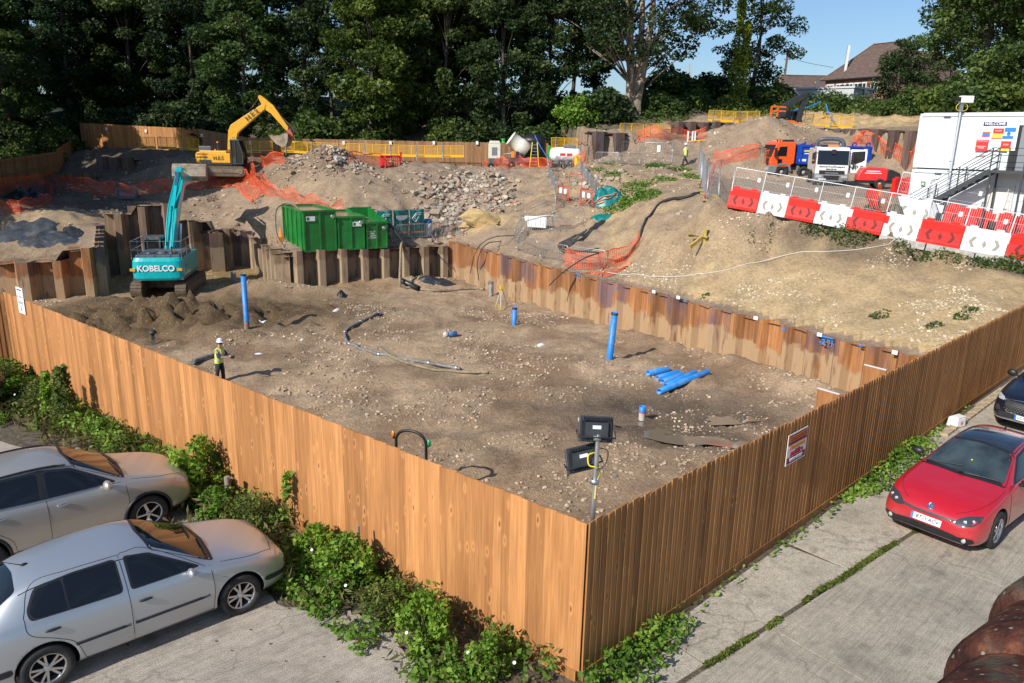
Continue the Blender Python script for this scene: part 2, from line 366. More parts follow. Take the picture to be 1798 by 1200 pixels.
class TPS:
 def __init__(s,P,Z,lam=.02):
  s.P = np.array(P,float);n = len(P);d = np.hypot(s.P[:,None,0] - s.P[None,:,0],s.P[:,None,1] - s.P[None,:,1])
  K = s.k(d) + np.eye(n) * lam * 10;A = np.zeros((n + 3,n + 3));A[:n,:n] = K;A[:n,n] = 1;A[:n,n + 1:] = s.P;A[n,:n] = 1;A[n + 1:,:n] = s.P.T
  s.w = np.linalg.solve(A,np.r_[np.array(Z,float),0,0,0])
 def k(s,d): return np.where(d > 1e-6,d,0)      # linear kernel: no overshoot
 def __call__(s,X,Y):
  o = np.zeros(X.shape)
  for (x,y),w in zip(s.P,s.w[:-3]): o += w * np.sqrt((X - x) ** 2 + (Y - y) ** 2)
  return o + s.w[-3] + s.w[-2] * X + s.w[-1] * Y
def ctrl(px,py,Y,c):
 if c == 'W': p = onseg(px,py,wall_c,wall_e);return p.x + .3,p.y + .2,p.z - .04,'s' if px < 1080 else 'y'
 if c == 'B': p = onseg(px,py,back_l,wall_c);return p.x,p.y + .3,p.z - .03,'s'
 p = aty(px,py,Y);return p.x,p.y,p.z,c
def fit(px,w):
 C = [ctrl(*q) for q in px] + list(w);P = [(c[0],c[1]) for c in C]
 return TPS(P,[c[2] for c in C]),C
tps_m,C_m = fit(UP,UPW);tps_t,C_t = fit(UPT,UPTW)
CARXY = [(CORNER.x,CORNER.y),(LEND.x,LEND.y),(-24,14),(-90,14),(-90,-20),(60,-20),(60,15),(60,30),(REND.x + 30,REND.y + 29),(REND.x,REND.y)]
def fbm(X,Y,s,seed=0,oct_=4):
 """cheap value-noise sum on arrays"""
 rs = np.random.RandomState(seed);T = rs.rand(256,256);o = 0;a = 1;t = 0
 for k in range(oct_):
  U = X * s + 17.3 * k;V = Y * s + 9.1 * k;i = np.floor(U).astype(int);j = np.floor(V).astype(int);f = U - i;g = V - j
  f = f * f * (3 - 2 * f);g = g * g * (3 - 2 * g);i &= 255;j &= 255;i1 = (i + 1) & 255;j1 = (j + 1) & 255
  o = o + a * (T[i,j] * (1 - f) * (1 - g) + T[i1,j] * f * (1 - g) + T[i,j1] * (1 - f) * g + T[i1,j1] * f * g - .5);t += a;a *= .5;s *= 2.05
 return o
def bumpxy(X,Y,x,y,rx,ry,h,a=0):
 c,s_ = math.cos(a),math.sin(a);U = ((X - x) * c + (Y - y) * s_) / rx;V = (-(X - x) * s_ + (Y - y) * c) / ry
 return h * np.exp(-(U * U + V * V))
def P2(px,py,z=ZP): p = at(px,py,z);return p.x,p.y
PITMOUNDS = [(*P2(270,556),2.2,.9,.55,.3),(*P2(330,560),1.8,.8,.5,-.2),(*P2(220,548),2.2,.7,.45,.2),(*P2(380,575),2.0,.9,.5,.5),(*P2(350,590),1.8,.8,.35,-.3),(*P2(290,575),2.4,.7,.35,.6),
    (*P2(190,540),1.8,1.0,.5,0),(*P2(420,600),1.4,.7,.25,.2),(*P2(450,520),2.5,1.3,.5,.2),(*P2(520,520),3,1.2,.45,.2),(*P2(640,505),4,1.2,.35,.2),(*P2(745,500),3,1.2,.3,.2),(*P2(1120,598),2,.7,.3,-.9),(*P2(1300,650),2,.8,.35,-.9),(*P2(1410,690),1.6,.8,.5,-.9),
    (*P2(560,560),4,2.5,.25,.3),(*P2(1060,640),3,1.2,.22,0),(*P2(780,600),3,2,.15,0),(*P2(960,690),5,.7,.2,.1),(*P2(430,585),1.2,.8,.3,0),(*P2(1260,600),.9,.7,.5,0)]
PUDDLES = [(*P2(1130,712),2.4,.8,.1),(*P2(1200,765),2.6,.7,-.35),(*P2(1290,735),1.3,.5,.2)]
def height(X,Y):
 X = np.asarray(X,float);Y = np.asarray(Y,float)
 z = tps_m(X,Y);zt = tps_t(X,Y)
 z = np.where(inpoly(X,Y,TERR),zt,z)
 cap = np.interp(Y,[92,100,110,130,170,300],[10.5,11.6,13.0,15.6,12.5,9]) - np.clip(-X - 5,0,40) * .05
 z = np.minimum(z,cap);z = np.maximum(z,np.interp(Y,[100,130,150],[-9,10,11]))
 rough = fbm(X,Y,.45,1,5) * .62 + (.22 - np.abs(fbm(X,Y,1.1,2,4))) * .55 + fbm(X,Y,3.0,3,2) * .12
 rough = rough * np.clip(segdist(X,Y,[(bA.x,bA.y),(bB.x + 6,bB.y - 2)],False) / 3.5,.06,1) * np.where((X > 10) & (Y < 75),.45,1.0) * np.clip((segdist(X,Y,PITXY) - .2) / 2.2,.12,1)
 z = z + rough
 yd = [(11.5,44),(16.5,68.5),(34,67),(34,42),(22,42)];w = np.where(inpoly(X,Y,yd),1,0) * np.clip(segdist(X,Y,yd) / 1.5,0,1);z = z * (1 - w) + (4.25 + rough * .1) * w
 pin = inpoly(X,Y,PITXY)
 zp = np.full(X.shape,ZP) + fbm(X,Y,.35,5,4) * .22 + np.abs(fbm(X,Y,1.4,6,3)) * .30 + fbm(X,Y,3.1,8,2) * .11
 for m in PITMOUNDS: zp = zp + bumpxy(X,Y,*m) * 1.25
 dg = bumpxy(X,Y,*P2(300,570),7,3.2,1,.2);zp = zp + dg * (np.abs(fbm(X,Y,1.25,11,4)) * 2.2 - .3)
 ang = .08;U = X * math.cos(ang) + Y * math.sin(ang);V = -X * math.sin(ang) + Y * math.cos(ang)
 trk = np.exp(-((V - 25.4 - .5 * np.sin(U * .3)) / .5) ** 2) + np.exp(-((V - 23.6 - .5 * np.sin(U * .3)) / .45) ** 2) + np.exp(-((V - 29.5) / .5) ** 2)
 zp = zp - trk * .12 + trk * .05 * np.sin(U * 11)
 for (x,y,rx,ry,a) in PUDDLES: zp = zp - bumpxy(X,Y,x,y,rx,ry,.16,a)
 zp = np.where(X < -27,zp - .1,zp)
 z = np.where(pin,zp,z)
 z = np.where(inpoly(X,Y,CARXY),-.35,z)
 return z
def soilcolor(X,Y):
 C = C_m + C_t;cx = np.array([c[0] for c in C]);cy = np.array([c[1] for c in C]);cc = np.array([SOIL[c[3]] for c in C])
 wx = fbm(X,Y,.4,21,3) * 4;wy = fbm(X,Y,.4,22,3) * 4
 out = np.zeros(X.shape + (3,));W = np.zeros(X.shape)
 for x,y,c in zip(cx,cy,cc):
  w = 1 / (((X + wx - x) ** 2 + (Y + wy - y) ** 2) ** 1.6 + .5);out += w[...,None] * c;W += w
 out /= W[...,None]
 pin = inpoly(X,Y,PITXY);n = np.clip(fbm(X,Y,.5,31,4) * 1.6 + .5,0,1)[...,None]
 pc = np.array((.47,.33,.205)) * n + np.array((.31,.20,.115)) * (1 - n)
 dg = np.clip(bumpxy(X,Y,*P2(290,560),9,4.5,2.2,.2),0,1)[...,None]
 pc = pc * (1 - dg) + np.array((.14,.088,.04)) * dg
 dg = np.clip(bumpxy(X,Y,*P2(400,490),9,4.5,1.6,.1),0,1)[...,None]
 pc = pc * (1 - dg) + np.array((.33,.215,.085)) * dg
 for (x,y,rx,ry,a) in PUDDLES:
  dg = np.clip(bumpxy(X,Y,x,y,rx * 1.7,ry * 1.9,1.3,a),0,1)[...,None]
  pc = pc * (1 - dg) + np.array((.15,.105,.068)) * dg
 ln = Vector((bB - bA).xy).normalized();dd = (X - bA.x) * ln.y - (Y - bA.y) * ln.x;w = (np.clip((dd - 1.3 + fbm(X,Y,.6,61,3) * 1.5) / 1.6,0,1) * np.clip((X - 8.5) / 3,0,1) * (Y < 45) * .8)[...,None];out = out * (1 - w) + np.array((.52,.375,.20)) * w
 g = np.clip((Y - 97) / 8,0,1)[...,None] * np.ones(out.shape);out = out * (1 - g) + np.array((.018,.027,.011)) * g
 return np.where(pin[...,None],pc,out)
def soil_material():
 k = NB('soil');a = k.attr('col')['Color'];ob = k.tc.outputs['Object']
 n1 = k.noise(ob,.9,8,.6);n2 = k.noise(ob,7,8,.65);n3 = k.noise(ob,28,4,.7)
 c = k.mix(1,a,k.ramp(n1,(.28,.70),(.5,1.0),(.72,1.25)),'MULTIPLY')
 c = k.mix(1,c,k.ramp(n2,(.3,.72),(.5,1.0),(.7,1.28)),'MULTIPLY')
 st = k.voro(ob,9);sc = k.new('TexVoronoi');sc.inputs['Scale'].default_value = 9;k.link(ob,sc.inputs[0])
 v2 = k.voro(ob,26)
 pick = k.sep(sc.outputs['Color'])[0]
 stone = k.math('MULTIPLY',k.ramp(st,(.20,1),(.34,0)),k.ramp(pick,(.62,0),(.66,1)))
 c = k.mix(k.math('MULTIPLY',stone,.75),c,k.ramp(pick,(.6,(.34,.28,.21)),(.85,(.55,.48,.38)),(1,(.30,.20,.15))))
 stone2 = k.ramp(v2,(.15,1),(.30,0));c = k.mix(k.math('MULTIPLY',stone2,.35),c,k.mix(1,c,1.55,'MULTIPLY'))
 h = k.math('ADD',k.math('MULTIPLY',n2,.6),k.math('MULTIPLY',n3,.25));h = k.math('ADD',h,k.math('MULTIPLY',stone,.25));h = k.math('ADD',h,k.math('MULTIPLY',stone2,.15))
 return k.fin(c,.95,k.bump(h,1.0,.14))
M_soil = soil_material()
GRID = None
def make_ground(name,x0,x1,y0,y1,st,hole=None):
 nx = int((x1 - x0) / st) + 1;ny = int((y1 - y0) / st) + 1
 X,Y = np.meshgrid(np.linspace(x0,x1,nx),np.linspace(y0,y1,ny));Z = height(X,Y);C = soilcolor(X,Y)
 global GRID
 if GRID is None: GRID = (x0,y0,(x1 - x0) / (nx - 1),(y1 - y0) / (ny - 1),Z)
 v = np.stack([X,Y,Z],-1).reshape(-1,3);i = np.arange(ny - 1)[:,None] * nx + np.arange(nx - 1)[None,:]
 f = np.stack([i,i + 1,i + nx + 1,i + nx],-1).reshape(-1,4)
 if hole is not None:
  cx = v[f].mean(1);keep = ~((cx[:,0] > hole[0]) & (cx[:,0] < hole[1]) & (cx[:,1] > hole[2]) & (cx[:,1] < hole[3]));f = f[keep]
 me = bpy.data.meshes.new(name);me.from_pydata(v.tolist(),[],f.tolist());me.materials.append(M_soil)
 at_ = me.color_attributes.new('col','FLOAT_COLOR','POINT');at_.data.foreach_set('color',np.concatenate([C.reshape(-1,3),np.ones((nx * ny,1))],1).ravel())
 me.polygons.foreach_set('use_smooth',[True] * len(f));me.update()
 o = bpy.data.objects.new(name,me);COL.objects.link(o);tag(o,kind='structure');return o
make_ground('ground',-62,64,10,100,.27)
make_ground('hillside',-260,260,8,420,2.6,hole=(-59,61,12,97))
def hfast(X,Y):
 x0,y0,dx,dy,Z = GRID;X = np.asarray(X,float);Y = np.asarray(Y,float);u = np.clip((X - x0) / dx,0,Z.shape[1] - 1.001);v = np.clip((Y - y0) / dy,0,Z.shape[0] - 1.001)
 i = u.astype(int);j = v.astype(int);f = u - i;g = v - j
 return Z[j,i] * (1 - f) * (1 - g) + Z[j,i + 1] * f * (1 - g) + Z[j + 1,i] * (1 - f) * g + Z[j + 1,i + 1] * f * g
def hz(x,y):
 x0,y0,dx,dy,Z = GRID
 if x0 < x < x0 + dx * (Z.shape[1] - 1) and y0 < y < y0 + dy * (Z.shape[0] - 1): return float(hfast(np.array([x]),np.array([y]))[0])
 return float(height(np.array([x]),np.array([y]))[0])
# car park,pavement,timber hoarding
def concrete_material(name,base,ang,lines=1.0):
 k = NB(name);ob = k.tc.outputs['Object']
 v = k.mapping(ob,(1,1,1),(0,0,ang));vs = k.mapping(v,(1.0,38,1))
 big = k.noise(ob,.6,6,.6);med = k.noise(ob,6,8,.7);fine = k.noise(ob,55,5,.75);br = k.noise(vs,1.6,5,.6,.2);br2 = k.noise(k.mapping(v,(.4,13,1)),1.4,4,.6)
 c = k.mix(1,base,k.ramp(big,(.25,.70),(.5,1),(.75,1.18)),'MULTIPLY')
 c = k.mix(1,c,k.ramp(med,(.3,.74),(.5,1),(.7,1.16)),'MULTIPLY')
 c = k.mix(1,c,k.ramp(fine,(.34,.5),(.5,1),(.66,1.5)),'MULTIPLY')
 c = k.mix(.5 * lines,c,k.ramp(br,(.3,.55),(.5,1),(.72,1.25)),'MULTIPLY')
 c = k.mix(.45 * lines,c,k.ramp(br2,(.35,.68),(.5,1),(.65,1.12)),'MULTIPLY')
 oil = k.ramp(k.noise(ob,1.3,3,.4),(.62,0),(.74,1));c = k.mix(k.math('MULTIPLY',oil,.45),c,(.09,.08,.065))
 dv = k.new('VectorMath');dv.operation = 'ADD';nc = k.new('TexNoise');nc.inputs['Scale'].default_value = 1.7;nc.inputs['Detail'].default_value = 5;k.link(ob,nc.inputs[0]);k.link(ob,dv.inputs[0]);k.link(nc.outputs['Color'],dv.inputs[1]);ck = k.ramp(k.voro(dv.outputs[0],.42,'DISTANCE_TO_EDGE'),(.002,1),(.010,0));c = k.mix(k.math('MULTIPLY',ck,.4),c,(.08,.07,.05))
 pt = k.ramp(k.noise(ob,1.1,8,.75),(.60,0),(.66,.5));c = k.mix(pt,c,(.50,.46,.39))
 h = k.math('ADD',k.math('MULTIPLY',br,.6 * lines),k.math('MULTIPLY',fine,.5));h = k.math('ADD',h,k.math('MULTIPLY',br2,.7 * lines))
 return k.fin(c,.88,k.bump(h,.8,.03))
M_carpark = concrete_material('brushed_concrete',(.42,.365,.30),R(-42),1)
M_alley = concrete_material('brushed_alley_concrete',(.41,.355,.275),R(-44),1)
M_slab = concrete_material('pavement_concrete',(.45,.395,.31),R(-44),.15)
M_earth = mat('dark_earth',(.11,.085,.058),.95,var=.5,bump=.8,bscale=30,bdist=.05)
def flat(name,pts,z,m,thick=.0,kind='structure',parent=None):
 mb = MB()
 if thick: mb.prism([(p[0],p[1]) for p in pts],z - thick,z,ax='z')
 else: mb.add([(p[0],p[1],z) for p in pts],[tuple(range(len(pts)))])
 o = mb.build(name,m,parent)
 if kind: tag(o,kind=kind)
 return o
uL = (LEND - CORNER).normalized();uR = (REND - CORNER).normalized()
oL = Vector((-.62,-.785,0));oR = Vector((uR.y,-uR.x,0))     # towards the camera side of each fence
if oR.y > 0: oR = -oR
flat('verge_soil',[CORNER + uR * .2 + nL * .1,LEND + nL * .1,(-60,15),(-60,-8),(60,-8),(60,60),REND + uR * 30],-.02,M_earth)
edge = [at(2300,1900,0),at(1010,1330,0),at(800,1280,0),at(748,1200,0),at(700,1130,0),at(652,1082,0),at(590,1072,0),at(500,1070,0),at(440,1000,0),at(345,905,0),at(270,860,0),at(200,835,0),at(100,800,0),at(0,775,0),Vector((-30,9,0)),Vector((-40,-8,0)),Vector((6,-8,0))]
rs = random.Random(3);e2 = [edge[0]]
for a,b in zip(edge[:-3],edge[1:-2]):
 for k in range(1,7):
  p = a.lerp(b,k / 6);e2.append(p + Vector((rs.uniform(-.05,.05),rs.uniform(-.05,.05),0)))
flat('car_park',e2 + edge[-2:],0.0,M_carpark)
J0 = at(1193,1200,0);J1 = at(1600,937,0);uJ = (J1 - J0).normalized()
def alongJ(d,off): return J0 + uJ * d + Vector((uJ.y,-uJ.x,0)) * off
def fencept(d,off=0): return CORNER + uR * d + oR * off
cuts = [-3.2,.62,2.55,4.7,6.9,9.2,11.6,14.0,16.5,19,21.5,24,27,30]
rs = random.Random(5)
for i,(a,b) in enumerate(zip(cuts[:-1],cuts[1:])):
 g = .010;f0 = max(a + 1.1,.6) + g;f1 = b + 1.1 - g
 pa,pb = alongJ(a + g,-.045),alongJ(b - g,-.045)
 def proj(p,off): t = (p - CORNER).dot(uR);return fencept(t + rs.uniform(-.1,.1),off)
 q = [pa,pb,proj(pb,.10 + rs.uniform(0,.08)),proj(pa,.10 + rs.uniform(0,.08))]
 if i == 0: q = [alongJ(-4,-.045),pb,proj(pb,.4),proj(pb,.5) - uR * 1.2,alongJ(-3.4,-.9)]
 flat('pavement',q,-.004 + rs.uniform(-.006,.004),M_slab,.08)
acut = [-8,-2.2,2.1,6.3,10.6,15,20,26,32]
for i,(a,b) in enumerate(zip(acut[:-1],acut[1:])):
 g = .012;w = 7.5;rsz = -.002 * (i % 2)
 flat('alley_paving',[alongJ(a + g,.045),alongJ(b - g,.045),alongJ(b - g,w),alongJ(a + g,w)],.002 + rsz,M_alley,.08)
# timber
def wood_material(name,dark,mid,light,rough=.75):
 k = NB(name);ob = k.tc.outputs['Object'];a = k.attr('col')['Color'];ch = k.sep(a)
 off = k.new('VectorMath');off.operation = 'MULTIPLY_ADD';off.inputs[1].default_value = (37,37,37);k.link(a,off.inputs[0]);k.link(ob,off.inputs[2])
 g1 = k.noise(k.mapping(off.outputs[0],(28,28,.55)),1.3,5,.6,.4);g2 = k.noise(k.mapping(off.outputs[0],(70,70,1.2)),1.5,3,.6)
 kn = k.voro(k.mapping(off.outputs[0],(5.2,5.2,1.9)),1.0);k2 = k.noise(k.mapping(off.outputs[0],(8,8,1.1)),.8,3)
 c = k.ramp(g1,(.28,dark),(.5,mid),(.70,light))
 c = k.mix(.55,c,k.ramp(g2,(.3,.72),(.7,1.2)),'MULTIPLY')
 c = k.mix(.65,c,k.ramp(k2,(.33,.80),(.5,1),(.68,1.2)),'MULTIPLY')
 c = k.mix(1,c,k.ramp(ch[0],(0,(.66,.63,.60)),(.5,(1,1,1)),(1,(1.28,1.32,1.38))),'MULTIPLY')
 knot = k.ramp(kn,(.055,1),(.12,0));halo = k.ramp(kn,(.08,0),(.15,1),(.26,0))
 c = k.mix(k.math('MULTIPLY',halo,.45),c,[min(1,q * 1.35) for q in light]);c = k.mix(k.math('MULTIPLY',knot,.8),c,[q * .45 for q in dark])
 h = k.math('ADD',g1,k.math('MULTIPLY',g2,.5))
 return k.fin(c,rough,k.bump(h,.45,.006))
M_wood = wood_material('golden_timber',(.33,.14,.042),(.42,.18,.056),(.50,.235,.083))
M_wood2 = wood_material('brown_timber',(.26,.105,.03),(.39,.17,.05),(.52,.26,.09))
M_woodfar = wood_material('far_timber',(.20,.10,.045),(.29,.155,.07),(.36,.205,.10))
M_galv = mat('galvanised_steel',(.52,.53,.54),.42,.85,var=.15,bscale=30)
M_white = mat('white_plastic',(.8,.8,.8),.45)
def hoarding(name,A,B,h0,h1,out,m,label,z0=0.0,bw=.128,seed=1,thick_near=True,wob=.018,board_m=None,za=None,zb=None,gravel=True,posts=True,parent=None,zf=None):
 """closeboard fence of overlapping feather-edge boards; `out` faces the viewer's side"""
 rs = random.Random(seed);root = empty(name,A) if parent is None else parent
 if parent is None: tag(root,label,'fence')
 L = (B - A).length;u = (B - A).normalized();n = int(L / bw);bw = L / n;mb = MB();za = z0 if za is None else za;zb = z0 if zb is None else zb
 base = Vector((0,0,0));tone = .5
 for i in range(n):
  s = i * bw;t = (i + .5) / n;zb_ = (zf(s) if zf else za + (zb - za) * t) + .14;zt = (zf(s) if zf else za + (zb - za) * t) + h0 + (h1 - h0) * t + rs.uniform(-wob,wob)
  tone = min(1,max(0,rs.gauss(.5,.24)));w = bw * 1.22;tn,tk = (.020,.008)
  if not thick_near: tn,tk = tk,tn
  o1,o2 = (.006,.016) if thick_near else (.016,.006)
  lean = rs.uniform(-.004,.004)
  p = [u * s + out * (.012 + tn),u * (s + w) + out * (.004 + tk),u * (s + w) + out * .002,u * s + out * .004]
  if not thick_near: p = [u * (s - .22 * bw) + out * (.004 + tn),u * (s + bw) + out * (.012 + tk),u * (s + bw) + out * .004,u * (s - .22 * bw) + out * .002]
  vs = [q + Vector((0,0,zb_)) for q in p] + [q + u * lean + Vector((0,0,zt)) for q in p]
  mb.cc = (tone,rs.random(),rs.random());mb.add(vs,[(3,2,1,0),(4,5,6,7),(0,1,5,4),(1,2,6,5),(2,3,7,6),(3,0,4,7)])
 mb.build('boards',board_m or m,root)
 if gravel:
  g = MB();k = max(1,int(L / 3.0))
  for i in range(k):
   a,b = L * i / k + .004,L * (i + 1) / k - .004;zz = lambda s: zf(s) if zf else za + (zb - za) * s / L
   g.cc = (rs.random() * .4,rs.random(),rs.random())
   vs = []
   for s in (a,b):
    for off,hh in ((.045,-.03),(.045,.15),(.002,.15),(.002,-.03)): vs.append(u * s + out * off + Vector((0,0,zz(s) + hh)))
   g.add(vs,[(0,1,2,3),(7,6,5,4),(0,4,5,1),(1,5,6,2),(2,6,7,3),(3,7,4,0)])
  g.build('gravel_board',M_wood2,root)
 if posts:
  k = max(1,int(L / 3.0))
  for i in range(k + 1):
   s = min(L * i / k,L - .06) + .05;zz = zf(s) if zf else za + (zb - za) * s / L
   q = MB();q.cc = (.3,rs.random(),rs.random());q.box(u * s - out * .06 + Vector((0,0,zz + h0 / 2 - .35)),(.09,.09,h0 + .5),math.atan2(u.y,u.x));q.build('post',M_wood2,root)
  r = MB()
  for hh in (.4,h0 * .5,h0 - .3):
   a = Vector((0,0,(zf(0) if zf else za) + hh)) - out * .03;b = u * L + Vector((0,0,(zf(L) if zf else zb) + hh)) - out * .03
   r.cc = (.4,hh % 1,.3);r.bar(a,b,.05,.08)
  r.build('rail',M_wood2,root)
 return root
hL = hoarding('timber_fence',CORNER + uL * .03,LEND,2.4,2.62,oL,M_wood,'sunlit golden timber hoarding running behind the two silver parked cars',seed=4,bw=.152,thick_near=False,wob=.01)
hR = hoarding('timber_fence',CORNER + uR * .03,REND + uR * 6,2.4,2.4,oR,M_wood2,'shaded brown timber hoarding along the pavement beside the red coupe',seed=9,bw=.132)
ret = (at(0,673,0) - at(35,668,0));ret = Vector((-.88,-.47,0)).normalized()
ro = Vector((-ret.y,ret.x,0));ro = ro if ro.dot(Vector((0.3,-1,0))) > 0 else -ro
hoarding('timber_fence',LEND + ret * .03,LEND + ret * 9,2.6,2.6,ro,M_wood2,'short shaded return of the timber hoarding at the far left edge',seed=12)
def fence_board(name,F,u,out,d,z,w,h,label,cat):
 """sign board fixed flat to a fence: origin at its centre; local x along the fence, z up, y into the fence"""
 p = F + u * d + out * .05 + Vector((0,0,z));r = empty(name,p);tag(r,label,cat)
 xx = u if Vector((0,0,1)).cross(out).dot(u) > 0 else -u
 r.matrix_world = basis(p,xx,-out,(0,0,1));return r
M_ink = mat('black_ink',(.02,.02,.025),.6);M_red = mat('sign_red',(.55,.02,.04),.5);M_sgnw = mat('sign_white',(.78,.78,.78),.5);M_blue_s = mat('sign_blue',(.02,.2,.6),.5);M_yel_s = mat('sign_yellow',(.85,.62,.05),.5)
def T(x,z,y=-.006): return basis((x,y,z),(1,0,0),(0,0,1),(0,-1,0))
pn = onseg(37,528,LEND + oL * .04,CORNER + oL * .04);dn = (pn - CORNER).dot(uL)
s1 = fence_board('notice_board',CORNER,uL,oL,dn,pn.z,.5,.8,'white printed notice pinned near the left end of the sunlit fence','notice')
MB().box((0,0,0),(.46,.01,.74)).build('board',M_sgnw,s1)
text_mesh('PUBLIC NOTICE',.048,T(0,.30),'heading',M_ink,s1,bold=.001)
for i,(x,w,z) in enumerate(((.02,.16,.24),(.04,.26,.12),(.04,.28,.09),(0,.34,-.03),(0,.34,-.06),(0,.36,-.09),(0,.2,-.17))): MB().box((x,-.007,z),(w,.004,.012)).build('text_line',M_ink,s1)
MB().box((-.16,-.007,.1),(.03,.004,.06)).build('emblem',M_ink,s1);MB().box((0,-.007,-.25),(.07,.004,.09)).build('emblem',M_blue_s,s1)
ps = onseg(1398,783,CORNER + oR * .04,REND + oR * .04);ds = (ps - CORNER).dot(uR)
s2 = fence_board('sign_board',CORNER,uR,oR,ds,ps.z,.6,.5,'small red and white contractor sign fixed on the shaded brown fence','sign')
MB().box((0,0,0),(.76,.01,.60)).build('board',M_sgnw,s2)
Mor = mat('sign_orange',(.75,.28,.02),.5);Mdr = mat('sign_dark_red',(.22,.03,.04),.5)
MB().box((0,-.007,.20),(.71,.006,.15)).build('panel',Mdr,s2);MB().box((0,-.007,-.215),(.71,.006,.12)).build('panel',Mdr,s2);MB().box((0,-.007,.105),(.71,.006,.04)).build('panel',Mdr,s2)
for z in (.16,.2,.24): MB().box((0,-.013,z),(.64,.004,.01)).build('text_line',Mor,s2)
text_mesh('Omniwatch',.135,T(0,.03,-.01),'lettering',Mor,s2,bold=.003);text_mesh('multifire',.15,T(0,-.09,-.01),'lettering',M_red,s2,bold=.004);text_mesh('01892 663327',.085,T(0,-.215,-.012),'lettering',M_sgnw,s2,bold=.002)
# steel sheet piling
def rust_material(name,c1,c2,c3,mudc,mudh=None,purple=(.13,.085,.095)):
 k = NB(name);ob = k.tc.outputs['Object'];ch = k.sep(k.attr('col')['Color']);z = k.sep(ob)[2]
 n = k.noise(k.mapping(ob,(3,3,.35)),1.2,7,.6);s = k.noise(k.mapping(ob,(16,16,.25)),1.4,4,.6);f = k.noise(ob,14,8,.7);b = k.noise(ob,1.1,6,.6)
 c = k.ramp(n,(.25,c1),(.5,c2),(.72,c3))
 pf = k.math('MULTIPLY',k.ramp(k.noise(k.mapping(ob,(1.2,1.2,.5)),.8,3),(.45,0),(.6,1)),k.ramp(ch[1],(.25,0),(.5,.85)))
 c = k.mix(pf,c,purple)
 c = k.mix(.75,c,k.ramp(s,(.3,.62),(.5,1),(.7,1.35)),'MULTIPLY')
 c = k.mix(1,c,k.ramp(ch[0],(0,.8),(1,1.2)),'MULTIPLY')
 if mudh is not None:
  m = k.math('ADD',k.math('MULTIPLY',b,1.3),k.math('MULTIPLY',ch[2],.35));m = k.math('ADD',m,-.8)
  mz = k.math('ADD',z,k.math('MULTIPLY',m,1.1));mask = k.ramp(k.math('SUBTRACT',mudh + .5,mz),(.42,0),(.58,1));mask = k.math('MULTIPLY',mask,k.ramp(k.noise(k.mapping(ob,(5,5,.9)),1,5),(.34,.15),(.46,.9)))
  c = k.mix(mask,c,k.mix(f,[q * .8 for q in mudc],[q * 1.2 for q in mudc]))
 return k.fin(c,.82,k.bump(k.math('ADD',f,k.math('MULTIPLY',s,.5)),.5,.02))
M_rust = rust_material('rusted_steel',(.16,.065,.028),(.30,.125,.042),(.40,.20,.075),(.38,.255,.14),-1.45)
M_rustg = rust_material('muddy_steel',(.09,.055,.035),(.19,.12,.07),(.30,.205,.125),(.34,.25,.155),-.75)
M_rustd = rust_material('dark_steel',(.045,.028,.024),(.085,.052,.042),(.15,.09,.065),(.2,.15,.1),None,(.10,.085,.095))
